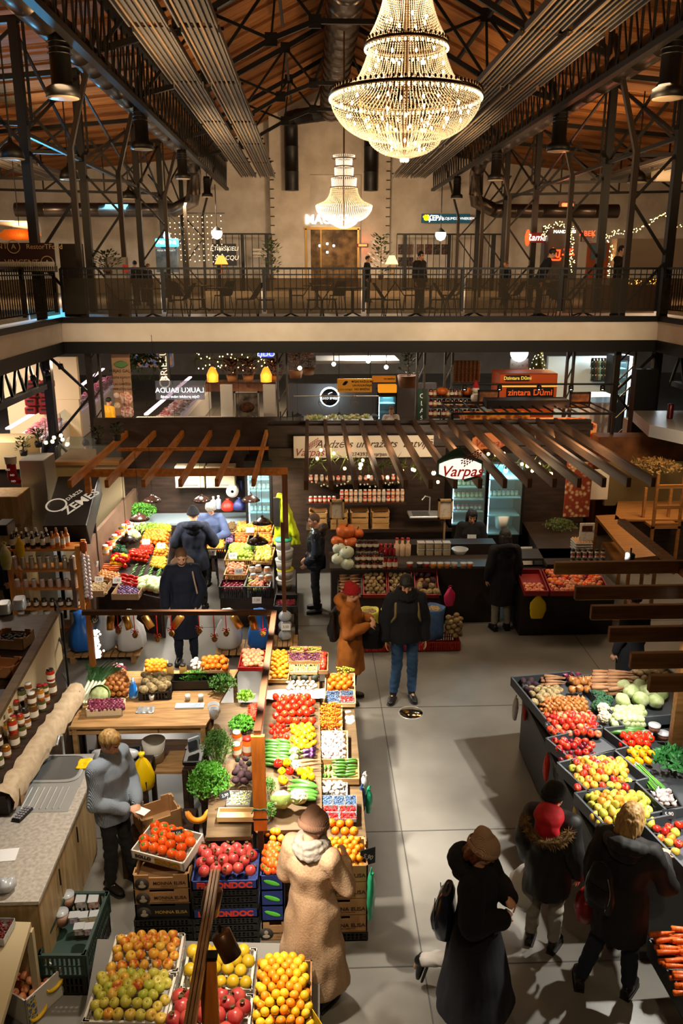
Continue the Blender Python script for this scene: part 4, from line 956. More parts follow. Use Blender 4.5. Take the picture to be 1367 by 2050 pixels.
def person(label,loc,yaw,h=1.72,J=None,nod=.1,turn=0,skin='c08a6a',vox=.009,hands=(('d',0),('d',0)),roll=0,child=1.0,cast=None,lean=0):
 """an Empty at the feet with one continuous body mesh; returns (root, joints, head matrix)"""
 s=h/1.75;j={k:Vector(v)for k,v in DEFJ.items()}
 for k,v in(J or{}).items():j[k]=Vector(v)
 if lean:
  pv=j['pel'].copy();R=Matrix.Rotation(-lean,3,'X')
  for k in('waist','chest','neck','head','sR','eR','wR','sL','eL','wL'):
   if J and k in J and k[0]in 'ew':continue
   j[k]=pv+R@(j[k]-pv)
 for k in j:j[k]=j[k]*s
 t=thing('person',label,'person',loc,yaw)
 HM=head_frame(nod,turn,roll);hc=j['head']
 b=MB()
 b.loft([(j['pel']+Vector((0,0,-.09))*s,(.10*s,0,0),(0,.075*s,0)),(j['pel'],(.15*s,0,0),(0,.10*s,0)),(j['waist'],(.125*s,0,0),(0,.085*s,0)),(j['chest'],(.155*s,0,0),(0,.105*s,0)),(j['chest']*.35+j['neck']*.65,(.13*s,0,0),(0,.08*s,0)),(j['neck'],(.055*s,0,0),(0,.055*s,0))],n=20)
 cap(b,j['neck']-Vector((0,0,.02))*s,hc+HM@Vector((0,-.02,-.04))*s,.056*s,.052*s)
 for S_ in 'RL':
  cap(b,j['chest']*.5+j['neck']*.5,j['s'+S_],.07*s,.06*s)
  chain(b,[j['s'+S_],j['e'+S_],j['w'+S_]],[.056*s,.040*s,.026*s])
  chain(b,[j['h'+S_],j['k'+S_],j['a'+S_],],[.085*s,.055*s,.036*s]);chain(b,[j['a'+S_]-Vector((0,0,.01))*s,j['a'+S_]*.6+j['t'+S_]*.4],[.032*s,.024*s])
 def hp(x,y,z):return hc+HM@Vector((x,y,z))*s
 b.ell(hp(0,-.012,.025),(.077*s,.096*s,.098*s),24,rot=HM);b.ell(hp(0,.022,-.045),(.058*s,.066*s,.070*s),20,rot=HM);b.ell(hp(0,.062,-.088),(.024*s,.02*s,.018*s),10)
 b.tube([hp(0,.082,.015),hp(0,.094,-.012),hp(0,.106,-.034),hp(0,.088,-.042)],[.008*s,.011*s,.015*s,.009*s],10)
 cap(b,hp(-.035,.078,.03),hp(.035,.078,.03),.012*s);cap(b,hp(-.02,.081,-.062),hp(.02,.081,-.062),.009*s)
 for q in(-1,1):b.ell(hp(q*.078,-.005,-.008),(.010*s,.020*s,.032*s),10,rot=HM);b.ell(hp(q*.040,.062,-.02),.022*s,10)
 for(S_,sd),hd in zip((('R',1),('L',-1)),hands):
  w_=j['w'+S_];d=(w_-j['e'+S_]).normalized();
  if hd[0]=='d':hand(b,w_,d,(-sd,0.2,0),sd,.35+hd[1],s*.95)
  else:hand(b,w_,Vector(hd[0]),Vector(hd[1]),sd,hd[2]if len(hd)>2 else .6,s*.95)
 body=remesh(b,vox*s,None,'body',t,smooth=3,mats=[m_skinf(skin),M('eye_dark','1c1410',rough=.2),M('lip','9a5448',rough=.5),M('brow_hair','3a2a1c',rough=.8),M('eye_white','d8d0c4',rough=.3)])
 me=body.data;n=len(me.polygons);ce=np.empty(n*3);me.polygons.foreach_get('center',ce);ce=ce.reshape(-1,3)
 mi=np.zeros(n,dtype=np.int32);loc_=(ce-np.array(hc))@np.array(HM)/s
 def near(p,r):return(((loc_-np.array(p))/np.array(r))**2).sum(1)<1
 fr=loc_[:,1]>.05
 for q in(-1,1):
  mi[near((q*.031,.085,.006),(.017,.04,.007))&fr]=4;mi[near((q*.031,.085,.006),(.008,.04,.008))&fr]=1;mi[near((q*.033,.08,.034),(.022,.04,.006))&fr]=3
 mi[near((0,.085,-.062),(.024,.04,.009))&fr]=2
 me.polygons.foreach_set('material_index',mi);me.update()
 t['_s']=s
 return t,j,(hc,HM,s)
 # garments, all children of the person
def trousers(t,j,mat,r=1.0,hem=.08,name='trousers',flare=1.0,vox=.010):
 s=t['_s'];b=MB()
 b.loft([(j['pel']+Vector((0,0,.06))*s,(.15*s,0,0),(0,.105*s,0)),(j['pel'],(.155*s,0,0),(0,.105*s,0)),(j['pel']-Vector((0,0,.1))*s,(.14*s,0,0),(0,.10*s,0))],n=20)
 for S_ in 'RL':
  an=j['a'+S_]*(1-hem)+j['k'+S_]*hem;kn=j['k'+S_]
  chain(b,[j['h'+S_],kn],[.089*s*r,.071*s*r]);
  b.tube([kn,kn*.5+an*.5,an],[.071*s*r,.066*s*r*flare,.058*s*r*flare],14);b.ell(kn,.071*s*r,14)
 return remesh(b,vox*s,mat,name,t,3,.010,13,2,stretch=(1,1,1.6))
def shoes(t,j,mat,s_=1.0,sole='1a1612',boot=0.0):
 s=t['_s']*s_;out=[]
 for S_ in 'RL':
  a,to=j['a'+S_],j['t'+S_];d=(to-a);d.z=0 if abs(d.z)<.09*s else d.z;d=d.normalized();up=Vector((0,0,1))-d*d.z;up.normalize();x=d.cross(up)
  c=a-up*.055*s;b=MB();P=[(-.075,.036,.04,.03),(-.02,.042,.045,.034),(.06,.046,.034,.022),(.13,.047,.027,.016),(.17,.036,.02,.011),(.19,.015,.012,.006)]
  b.loft([(c+d*q*s+up*(zz)*s,x*rx*s,up*rz*s)for q,rx,rz,zz in P],n=14)
  sh=j['k'+S_]-a;sh.normalize();cap(b,a-up*.01*s,a+sh*(.05+boot)*s,.047*s,(.05+boot*.06)*s)
  o=remesh(b,.007*s,mat,'shoe',t,3)
  b=MB();b.loft([(c+d*q*s-up*(.030-.0)*s,x*(rx+.004)*s,up*.012*s)for q,rx,rz,zz in P],n=14);b.build('sole',M('sole'+sole,sole,rough=.7),o);out.append(o)
 return out
def coat(t,j,mat,bottom=.55,flare=1.15,r=1.0,name='coat',sleeve=1.0,disp=.012,vox=.011,hemcut=None,dshift=(0,0,0),front=0,arms='RL',freq=9,wf=1.0,backb=0,cuff=None):
 """torso shell down to fraction `bottom` of the thigh-to-floor height, with sleeves"""
 s=t['_s'];b=MB();pel,wa,ch,ne=j['pel'],j['waist'],j['chest'],j['neck']
 up=(ch-pel).normalized();bot=Vector((pel.x,pel.y,bottom*s))+Vector(dshift)*s
 rg=[(bot,.175*flare,.145*flare),(pel*.45+bot*.55,.180*(1+(flare-1)*.6),.148*(1+(flare-1)*.6)),(pel,.198,.148),(wa,.162*wf,.128*wf),(ch,.19,.142),(ch*.45+ne*.55,.175,.115),(ne*.9+ch*.1,.10,.08),(ne+up*.01,.072,.07)]
 b.loft([(c+Vector((0,-backb*.03,0))*s,(rx*r*s,0,0),(0,ry*r*s,0))for c,rx,ry in rg],n=24)
 for S_ in arms:
  cap(b,ch*.35+ne*.65,j['s'+S_],.088*s*r,.085*s*r);w_=j['w'+S_];e_=j['e'+S_]
  chain(b,[j['s'+S_],e_,e_*.12+w_*.88],[.083*s*r,.066*s*sleeve*r,.05*s*sleeve*r])
 o=remesh(b,vox*s,mat,name,t,5,disp,freq,1,stretch=(1.3,1.3,.7))
 if cuff is not None:
  for S_ in arms:
   w_=j['w'+S_];e_=j['e'+S_];d=(w_-e_).normalized();MB().tube([w_-d*.075*s,w_-d*.005*s],.048*s*sleeve*r,14).build('cuff',cuff,o)
 return o
def beanie(t,H,mat,big=1.0,slouch=0,brim=None):
 hc,HM,s=H;hp=lambda x,y,z:hc+HM@Vector((x,y,z))*s;b=MB()
 b.ell(hp(0,-.015,.045),(.093*s*big,.110*s*big,.095*s*big),24,rot=HM);b.ell(hp(0,-.05-slouch*.5,.09+slouch*.4),(.06*s*big,.07*s*big,.07*s*big),16)
 if slouch:b.ell(hp(0,-.06-slouch,.10+slouch),(.045*s,.05*s,.045*s),12)
 o=remesh(b,.008*s,mat,'beanie',t,4)
 bm_cut(o,hp(0,.0,.012),HM@Vector((0,.18,-1)).normalized())
 c=hp(0,-.018,.028);ax=HM@Vector((.094*s*big,0,0));ay=HM@Vector((0,.112*s*big,.02*s));u=HM@Vector((0,-.18,1)).normalized()*.022*s
 MB().loft([(c-u,ax,ay),(c-u*.3,ax*1.06,ay*1.06),(c+u*.8,ax*1.05,ay*1.05),(c+u*1.1,ax*.98,ay*.98)],n=28,cap=False).build('folded_brim',brim or mat,o)
 return o
def bm_cut(o,co,no):
 import bmesh
 bm=bmesh.new();bm.from_mesh(o.data);bmesh.ops.bisect_plane(bm,geom=bm.verts[:]+bm.edges[:]+bm.faces[:],plane_co=co,plane_no=no,clear_outer=True);bm.to_mesh(o.data);bm.free();o.data.update()
def hair(t,H,mat,style='short',vol=1.0):
 hc,HM,s=H;hp=lambda x,y,z:hc+HM@Vector((x,y,z))*s;b=MB()
 if style=='stubble':b.ell(hp(0,-.016,.030),(.079*s,.097*s,.0985*s),24,rot=HM)
 else:b.ell(hp(0,-.02,.035),(.087*s*vol,.103*s*vol,.104*s*vol),24,rot=HM)
 if style in('bob','long'):
  L=-.10 if style=='bob' else-.24
  for x,y,r_ in((-.07,-.02,.035),(.07,-.02,.035),(-.05,-.07,.045),(.05,-.07,.045),(0,-.085,.05)):cap(b,hp(x,y,.0),hp(x*1.05,y-.01,L*(1 if y<-.05 else .8)),r_*s*vol,r_*s*.75*vol)
 if style=='fringe':b.ell(hp(0,.05,.07),(.07*s,.045*s,.035*s),14,rot=HM)
 o=remesh(b,.007*s,mat,'hair',t,3,0 if style=='stubble' else .009 if vol>1.15 else .0045,40,3,stretch=(2,2,.25))
 if style in('short','fringe','bob','long'):
  import bmesh
  bm=bmesh.new();bm.from_mesh(o.data);inv=HM.transposed();kill=[]
  for v in bm.verts:
   p=inv@(v.co-hc)/s
   low=-.03 if style in('short','fringe')else-9
   if(p.y>.045 and p.z<.062-(.02 if style=='fringe' else 0))or p.z<low+(0 if p.y<0 else .0):kill.append(v)
  bmesh.ops.delete(bm,geom=kill,context='VERTS');bm.to_mesh(o.data);bm.free();o.data.update()
 elif style=='stubble':bm_cut(o,hp(0,.03,.02),HM@Vector((0,.6,-1)).normalized())
 return o
def scarf(t,j,mat,r=1.0,name='scarf',seed=1):
 s=t['_s'];n=j['neck'];b=MB()
 for k,(z,q)in enumerate(((0.0,.105),(.03,.095),(.06,.082))):
  P=[n+Vector((q*r*math.cos(a)*s,q*r*math.sin(a)*s*.95+.005,(z+.018*math.sin(2*a+k+seed))*s))for a in[2*PI*i/16 for i in range(17)]];b.tube(P,.034*s*r,10)
 return remesh(b,.008*s,mat,name,t,3,.008,30,seed)
def hood(t,j,mat,r=1.0,name='hood',back=.10,vox=.010):
 s=t['_s'];n=j['neck'];b=MB()
 P=[n+Vector((.13*r*math.cos(a)*s,(-.035+.12*r*math.sin(a))*s,(.0-.045*math.sin(a))*s))for a in[PI*.12-PI*1.24*i/12 for i in range(13)]]
 b.tube(P,[(.030+.032*math.sin(PI*i/12))*s*r for i in range(13)],12);b.ell(n+Vector((0,-back*r,-.045))*s,(.12*s*r,.075*s*r,.085*s*r),16)
 return remesh(b,vox*s,mat,name,t,4,.008,18,4)
def fur_trim(t,pts,mat,r=.035,n=700,seed=1,name='fur_trim'):
 """short tapering tufts along a path"""
 b=MB();rn=random.Random(seed);pts=[Vector(p)for p in pts]
 b.tube(pts,r*.5,8)
 for k in range(n):
  i=rn.randrange(len(pts)-1);f=rn.random();p=pts[i]*(1-f)+pts[i+1]*f;d=Vector((rn.gauss(0,1),rn.gauss(0,1),rn.gauss(0,1))).normalized();q=p+d*r*rn.uniform(1,1.6);x=d.orthogonal().normalized()*.004
  b.add([p+d*r*.3-x,p+d*r*.3+x,q],[(0,1,2)])
 o=b.build(name,mat,t);return o
def backpack(label,t,j,mat,w_=.26,h_=.38,d_=.13,off=(0,-.2,1.22),strap=None,name='backpack',rot=0,piping=None,roll_top=False):
 """a bag worn by a person: a thing of its own, placed in the wearer's frame"""
 s=t['_s'];E_=Matrix.Translation(t.location)@Matrix.Rotation(t.rotation_euler.z,4,'Z');o=Vector(off)*s
 g=thing(name,label,'bag',E_@o,t.rotation_euler.z+rot)
 rg=[];
 for k in range(9):f=k/8;q=.78+.22*math.sin(PI*min(1,f*1.2+.12))-(.14*max(0,f-.8)/.2);rg.append((Vector((0,-.01*math.sin(PI*f),-h_/2+h_*f))*s,(w_/2*q*s,0,0),(0,d_/2*(q if f<.9 else q*.6)*s,0)))
 b=MB();b.loft(rg,n=24,sq=3.2);b.build('main_compartment',mat,g)
 b=MB();b.loft([(Vector((0,-d_*.5,-h_*.32+k*h_*.1))*s,((w_*.38)*s,0,0),(0,.035*math.sin(PI*(k+.5)/5)*s,0))for k in range(5)],n=16,sq=3);b.build('front_pocket',mat,g)
 if piping:
  for q in(-1,1):MB().tube([Vector((q*w_*(.30+.12*math.sin(PI*k/6)),-d_*.47,-h_*.4+k*h_*.13))*s for k in range(7)],.004*s,6).build('zip_piping',piping,g)
 if roll_top:MB().tube([Vector((-w_*.5,-.01,h_*.5))*s,Vector((w_*.5,-.01,h_*.5))*s],.028*s,10).build('rolled_top',mat,g)
 MB().tube([Vector((.04*math.cos(a),0,h_*.5+.03*math.sin(a)))*s for a in[PI*k/6 for k in range(7)]],.006*s,6).build('top_handle',mat,g)
 if strap:
  for q in(-1,1):
   P=[Vector((q*.07,d_*.4,h_*.42)),Vector((q*.11,.15,h_*.60)),Vector((q*.14,.30,h_*.42)),Vector((q*.15,.36,h_*.05)),Vector((q*.19,.26,-h_*.25)),Vector((q*.15,.07,-h_*.4))]
   MB().tube([p*s for p in P],.018*s,8).build('shoulder_strap',strap,g)
 return g
def carried(name,label,t,joint,mb_,mat,cat='bag',drop=.0,off=(0,0,0),handles=None):
 """a bag hanging from a hand"""
 s=t['_s'];E_=Matrix.Translation(t.location)@Matrix.Rotation(t.rotation_euler.z,4,'Z')
 p=E_@(joint+Vector(off)*s);g=thing(name,label,cat,p-Vector((0,0,drop)));mb_.build('bag_body',mat,g)
 if handles:MB().tube([(0,0,drop-.02),(.012,0,drop*.9),(0,0,drop*.8)],.006,6).build('handle',mat,g)
 return g
 # LEFT PRODUCE ISLAND
def Q(z,fl,fr,nr,nl,zn=None):
 zn=z if zn is None else zn
 return[G(*fl,z),G(*fr,z),G(*nr,zn),G(*nl,zn)]
def R4(z,x0,x1,y0,y1,zn=None,sk=0):
 """rectangle of the photograph (left, right, far, near) laid on a plane"""
 return Q(z,(x0+sk,y0),(x1+sk,y0),(x1,y1),(x0,y1),zn)
m_plank=M('pale_planks','b48a58','8e6a3e',rough=.7,scale=3,stretch=(1,7,7));m_orangewood=M('orange_board','d87c2a','b8641c',rough=.5,scale=3,stretch=(6,1,1))
m_wenge=M('dark_wood','3a281c','241810',rough=.55,scale=3,stretch=(1,6,6));m_olive=M('olive_wood','6b5538','564228',rough=.6,scale=3,stretch=(1,6,6))
m_steel=M('stainless','b4b8b8',rough=.34,metal=.55);m_paperw=M('white_paper','d8d2c6',rough=.9);m_plast=M('clear_plastic','c8ccd0',rough=.25,trans=.3,coat=.3)
def table_thing(name,label,quad,th=.04,legs=True,mat=None,skirt=None,cat='table',drop=.0,legm=None,apron=.0):
 """a display table whose top is the given quad"""
 A,B,C_,D=map(Vector,quad);c=(A+B+C_+D)/4;t=thing(name,label,cat,(c.x,c.y,0));mat=mat or m_plank;o=Vector((c.x,c.y,0))
 b=MB();P=[q-o-Vector((0,0,drop))for q in(A,B,C_,D)];b.add(P+[p-Vector((0,0,th))for p in P],[(3,2,1,0),(4,5,6,7),(0,1,5,4),(1,2,6,5),(2,3,7,6),(3,0,4,7)]);b.build('tabletop',mat,t)
 if legs:
  for p in P:q=p*1;q.x*=.95;q.y*=.95;MB().box((q.x,q.y,(p.z-th)/2),(.05,.05,p.z-th)).build('leg',legm or mat,t)
 if skirt:
  b=MB()
  for p,q in zip(P,P[1:]+P[:1]):
   p2,q2=p*.97,q*.97;p2.z=p.z-th;q2.z=q.z-th;b.add([p2,q2,(q2.x,q2.y,.02),(p2.x,p2.y,.02)],[(0,1,2,3)])
  b.build('front_panel',skirt,t)
 return t
qa=[Vector((-.60,9.55,.98)),Vector((.06,9.55,.98)),Vector((.06,6.35,.84)),Vector((-.52,6.35,.84))]
table_thing('produce_table','long sloping display table under the brightly lit vegetables left of the aisle',qa,drop=.03,mat=m_olive,skirt=m_wenge)
qb=[Vector((.07,9.15,.86)),Vector((.46,9.15,.86)),Vector((.46,6.35,.72)),Vector((.07,6.35,.72))]
table_thing('produce_table','narrow lower display table along the aisle edge of the lit island',qb,drop=.05,mat=m_olive,skirt=m_wenge)
def zA(y):return .84+(y-6.35)/3.2*.14
def zB(y):return .72+(y-6.35)/2.8*.14
def RA(x0,x1,y0,y1,f=zA,sk=0,dz=0):
 a=G((x0+x1)/2,y0,.9);c=G((x0+x1)/2,y1,.9);za,zc=f(a.y)+dz,f(c.y)+dz
 return Q(za,(x0+sk,y0),(x1+sk,y0),(x1,y1),(x0,y1),zc)
def tray(label,quad,h=.05,mat=None,name='display_tray',cat='tray',th=.012,group=None,style='plain'):
 """shallow tray round a quad"""
 Mx,W,D_=frame_of(*quad);t=thing(name,label,cat,Mx.translation,0,group);t.rotation_euler=Mx.to_euler();mat=mat or m_crwood
 MB().box((0,0,-.012),(W+.02,D_+.02,.012)).build('base',mat,t)
 for sx,sy in((0,1),(0,-1),(1,0),(-1,0)):
  b=MB()
  if style=='plain':b.box((sx*(W/2+.012),sy*(D_/2+.012),h/2-.015),(th if sx else W+.03,th if sy else D_+.03,h))
  else:
   b.box((sx*(W/2+.012),sy*(D_/2+.012),h-.02),(th*1.5 if sx else W+.03,th*1.5 if sy else D_+.03,.016));n=int((D_ if sx else W)/.03)
   for k in range(n+1):q=-.5+k/n;b.box((sx*(W/2+.012)+(0 if sx else q*W),sy*(D_/2+.012)+(0 if sy else q*D_),h/2-.015),(th if sx else .014,th if sy else .014,h))
  b.build('side_panel',mat,t)
 return t
m_pale=M('pale_box','d8b880',rough=.8)
q=RA(541,633,1395,1459);
q=RA(539,578,1309,1364);tray('wooden tray of mandarins at the far end of the lit island',q);pile(q,'mandarin',.033,'mandarin in the far wooden tray of the lit island',mound=.06)
q=RA(483,528,1308,1340);tray('red-edged box of pale peaches at the far left of the island',q,mat=m_crr);pile(q,'peach',.036,'pale peach in the red-edged box by the frame post',mound=.03,mix=['peach'])
q=RA(582,640,1300,1327,dz=.03);tray('cardboard tray of grapes on the far corner of the island',q,mat=m_card);rows(RA(582,640,1298,1312,dz=.05),'grape_bunch','bunch of green grapes in the cardboard tray on the far corner',3,1,z=.02,ang=.4);rows(RA(582,640,1312,1328,dz=.03),'red_grape_bunch','bunch of dusky red grapes before the green ones',4,2,z=.02,ang=.3)
pile(RA(604,620,1300,1308,dz=.08),'peach',.036,'peach lying among the green grapes',mound=0)
for i in range(3):
 x=585+i*20;p=RA(x-8,x+8,1329,1347);t=tray('small wooden punnet of berries before the grapes, %s'%('leftmost of three','middle of three','rightmost of three')[i],p,.04,m_pale,'berry_punnet','punnet')
 Mx,W,D_=frame_of(*p);b=MB();[b.ell((RF.uniform(-W/2,W/2),RF.uniform(-D_/2,D_/2),.015+RF.uniform(0,.01)),.009,6)for k in range(60)];o=b.build('gooseberries',M('gooseberry','9aa050','c8b870',scale=30),t);o['kind']='stuff'
defp('avocado',MB().lathe([(0,-.05),(.03,-.045),(.042,-.02),(.034,.02),(.018,.045),(0,.055)],14),M('avocado_skin','1e241a','2e3624',rough=.6,scale=40,bump=.3),[('stem',MB().ell((0,0,.055),.006,6),m_stem)])
for i in range(3):place('avocado',G(589+i*21,1357,.96),(1.3,.2,i),'large dark avocado before the berry punnets','dark avocados')
defp('mushroom',MB().lathe([(0,-.02),(.01,-.02),(.011,0),(.03,0),(.028,.014),(.015,.024),(0,.026)],14),M('mushroom_cap','d8c8b4',rough=.6))
q=RA(572,636,1369,1386);pile(q,'kiwi',.028,'pale round mushroom cap lying on the paper',mix=['mushroom'],scale=1,jit=.1)
t=thing('wrapping_paper','crumpled white paper sheet between the mushrooms and the tomatoes','paper',G(590,1392,.96));b=MB();n=12
for i in range(n+1):
 for j in range(n+1):b.v.append((-.36+.7*i/n,-.1+.22*j/n,.012*mnoise.noise(Vector((i*.7,j*.7,0)))+.01))
b.f=[(i*(n+1)+j,(i+1)*(n+1)+j,(i+1)*(n+1)+j+1,i*(n+1)+j+1)for i in range(n)for j in range(n)];b.m=[0]*len(b.f);b.sm=[True]*len(b.f);b.build('sheet',m_paperw,t)
pile(RA(545,633,1400,1458),'tomato',.044,'big orange-red tomato in the middle of the lit island',mound=.05,scale=1.12)
pile(RA(537,580,1456,1494),'small_tomato',.026,'small red tomato beside the cucumbers',mound=.03,scale=1.3)
pile(RA(582,633,1458,1508),'yellow_tomato',.040,'yellow tomato in the middle of the lit island',mound=.05,scale=.9)
rows(RA(532,576,1492,1537),'cucumber','long smooth cucumber beside the yellow tomatoes',2,7,ang=-.15,z=.03,layers=2,scale=1.05)
rows(RA(600,634,1496,1524),'eggplant','striped purple eggplant beside the yellow tomatoes',1,3,ang=.25,z=.04,scale=.9)
pile(RA(577,602,1510,1548),'cauliflower',.07,'small cauliflower beside the striped eggplants',scale=.75)
rows(RA(596,632,1526,1550),'parsnip','thick white radish root on the lit island',1,3,ang=.1,z=.04,scale=1.1)
pile(RA(546,590,1535,1562),'yellow_pepper',.042,'yellow or red bell pepper near the cucumbers',mix=['yellow_pepper','yellow_pepper','pepper'],mound=.04)
pile(RA(594,633,1550,1572),'yellow_pepper',.042,'yellow bell pepper by the dividing rail',mound=.03)
pile(RA(548,584,1562,1584),'yellow_tomato',.044,'large pale ribbed tomato before the bell peppers',scale=1.1)
rows(RA(582,634,1572,1608),'zucchini','glossy dark zucchini across the lit island',1,5,ang=-.25,z=.035,scale=1.15)
pile(RA(545,632,1600,1646),'cauliflower',.085,'bright white cauliflower at the near end of the lit island',mound=.03,scale=1.1,mix=['cauliflower','cauliflower','cabbage'],jit=.1)
m_dill=M('dill_green','4a7a28','2e5a18',rough=.7,scale=12);m_pars=M('parsley_green','4e9420','377414',rough=.55,scale=12);m_lett=M('lettuce_green','8aba3c','6a9a2c',rough=.5,scale=10)
def herb(label,loc,h,r,mat,n=500,lw=.012,name='herb_bunch',seed=1,up=.9,pot=None,cat='herbs'):
 t=thing(name,label,cat,loc);rr=random.Random(seed);b=MB();s_=MB()
 for k in range(max(8,n//22)):
  a=rr.uniform(0,6.28);q=rr.random()**.5*r;P=[(q*.3*math.cos(a),q*.3*math.sin(a),0),(q*.8*math.cos(a),q*.8*math.sin(a),h*.6),(q*math.cos(a),q*math.sin(a),h*rr.uniform(.75,1))];s_.tube(P,.0022,4,cap=False)
 for k in range(n):
  a=rr.uniform(0,6.28);u=rr.random()**.6;z=h*(.3+.7*u);q=r*math.sqrt(rr.random())*(.55+.45*math.sin(PI*min(1,u+.2)))*1.1;p=Vector((q*math.cos(a),q*math.sin(a),z))
  d=Vector((rr.gauss(0,1),rr.gauss(0,1),up*rr.gauss(.4,1))).normalized()*lw*rr.uniform(1.2,2.4);s=d.orthogonal().normalized()*lw*rr.uniform(.6,1)
  s.rotate(Matrix.Rotation(rr.uniform(0,6),3,d.normalized()))if False else None
  b.add([p-d*.3,p+s*.8+d*.2,p+d,p-s*.8+d*.2],[(0,1,2,3)])
 b.build('leaves',mat,t);s_.build('stems',m_calyx,t)
 if pot:pot.build('pot',M('herb_pot','4a3020',rough=.7),t)
 return t
herb('feathery strip of dill between the orange post and the cauliflower',G(538,1640,.84),.16,.07,m_dill,500,.008)
herb('feathery dill bunch beside the yellow peppers behind the orange post',G(538,1590,.88),.16,.07,m_dill,400,.008,seed=5)
q=RA(641,654,1312,1346,dz=.0);tray('narrow box of dark red apples on the far aisle corner',q,mat=m_card);pile(q,'apple',.04,'dark red apple in the narrow box on the aisle corner')
q=RA(655,706,1356,1387,zB);t=tray('cardboard tray of oranges and blueberries by the aisle',RA(653,708,1354,1412,zB),.05,m_pale);pile(q,'orange',.04,'orange in the tray beside the mustard-coated woman',mound=.02,parts=True)
rows(RA(676,706,1340,1354,zB,dz=.02),'grape_bunch','bunch of shaded green grapes behind the oranges',2,1,z=.03,ang=0)
m_blueb=M('blueberry_skin','2c4468','6a88b0',rough=.5,scale=60)
def punnet(label,quad,mat,r=.008,n=160,name='berry_punnet',h=.04,big=False,inner='berries'):
 Mx,W,D_=frame_of(*quad);t=thing(name,label,'punnet',Mx.translation);t.rotation_euler=Mx.to_euler()
 MB().box((0,0,0),(W,D_,.004)).build('base',m_plast,t)
 for sx,sy in((0,1),(0,-1),(1,0),(-1,0)):MB().box((sx*W/2,sy*D_/2,h/2),(.003 if sx else W,.003 if sy else D_,h)).build('side_panel',m_plast,t)
 b=MB()
 for k in range(n):b.ell((RF.uniform(-.5,.5)*(W-r),RF.uniform(-.5,.5)*(D_-r),.022+RF.uniform(0,.018)),r*RF.uniform(.85,1.1)if not big else(r,r,r*1.3),6,rot=None)
 o=b.build(inner,mat,t);o['kind']='stuff';return t
m_straw=M('strawberry_skin','c01822','d84838',rough=.3,scale=30)
punnet('clear punnet of blueberries behind the yellow cherry tomatoes, left of the raspberries',RA(653,680,1389,1411,zB,dz=.01),m_blueb,.008,170)
punnet('clear punnet of blueberries below the oranges, nearest the aisle',RA(682,707,1388,1398,zB,dz=.01),m_blueb,.008,90)
punnet('small punnet of raspberries beside the blueberries by the aisle',RA(682,708,1399,1411,zB,dz=.01),m_straw,.011,40)
q=RA(637,682,1418,1466,zB);tray('shallow tray of cherry tomatoes by the aisle',q,.04,m_pale);rows(q,'cherry_tomato_bunch','vine of yellow and red cherry tomatoes in the shallow tray',2,5,z=.02,ang=.2,scale=.95,layers=2)
t=thing('paper_sack','crumpled light paper sack hanging over the edge beside the cherry tomatoes','bag',G(698,1452,.66));remesh(MB().box((0,0,.02),(.13,.3,.2),bev=.03),.012,m_paperw,'sack',t,2,.03,14)
q=RA(638,693,1470,1526,zB);tray('pale crate of garlic by the aisle',q,.05,m_pale);pile(q,'garlic',.027,'whole garlic bulb in the pale crate by the aisle',layers=1,mound=.03)
q=RA(641,715,1530,1566,zB);tray('wooden crate of short cucumbers by the aisle',q,.07,m_crwood);rows(RA(641,662,1530,1566,zB),'cucumber','short cucumber standing lengthwise in the wooden crate',3,2,ang=1.4,z=.02,scale=.6);rows(RA(666,714,1528,1566,zB),'cucumber','short knobbly cucumber lying crosswise in the wooden crate',2,6,z=.03,scale=.72,layers=2)
q=RA(642,692,1570,1596,zB);t=tray('clear tray of chanterelle-coloured mushrooms before the short cucumbers',q,.03,m_plast);pile(q,'mushroom',.026,'small tan mushroom in the clear tray',mound=.02)
for i in range(3):punnet('clear punnet of blueberries before the tan mushrooms, %s'%('leftmost of three','middle of three','rightmost of three')[i],RA(643+i*24,665+i*24,1599,1618,zB,dz=.02),m_blueb,.008,110)
for i in range(2):
 for k in range(2):punnet('punnet of strawberries %s, %s'%(('just below the blueberries','touching the oranges')[k],('towards the island','towards the aisle')[i]),RA(645+i*35,678+i*35,1619+k*14,1632+k*14,zB,dz=.02),m_straw,.013,30,big=True)
q=RA(655,716,1650,1677,zB);pile(q,'orange',.038,'orange in the row below the strawberry punnets')
m_prt=M('portrait_dark','2a2624','4a4440',rough=.7,scale=12);m_prtf=M('portrait_pale','a89c8c',rough=.7);m_inkb=M('brown_ink','3a2418',rough=.8)
def monna(label,loc,w_=.58,d_=.38,h=.17,rot=0,dark=False,flip=1,side=True,font=.062):
 t=crate('fruit_box',label,(w_,d_,h),M('black_printed_card','1e1a18',rough=.7)if dark else m_card,loc,(0,0,rot),cat='box')
 y=-d_/2-.002
 b=MB();b.lathe([(0,0),(.062,0),(.062,.002),(0,.002)],24,rot=Matrix.Rotation(PI/2,3,'X'),c=(-w_*.34,y-.001,h*.40));b.build('round_emblem',m_prt,t)
 b=MB();b.ell((-w_*.34,y-.003,h*.47),(.018,.002,.024),10);b.ell((-w_*.34,y-.003,h*.26),(.034,.002,.02),10);b.build('plain_bust_mark',m_prtf,t)
 lettering(t,'MONNA ELISA',font*.86,(w_*.145,y-.001,h*.42),M('gold_ink','b09040')if dark else m_inkb,bold=.001,extr=.0006);lettering(t,'ARANCE E CLEMENTINE',font*.26,(w_*.14,y-.001,h*.22),m_inkb,name='small_lettering',extr=.0005)
 return t
by=6.08
for k in range(4):monna('printed fruit box behind the tan coat, %s'%('lowest of its stack','second from the floor in its stack','third from the floor, fruit showing over it','topmost of its stack, full of mandarins')[k],(.17,by,.10+k*.172),.54,.38)
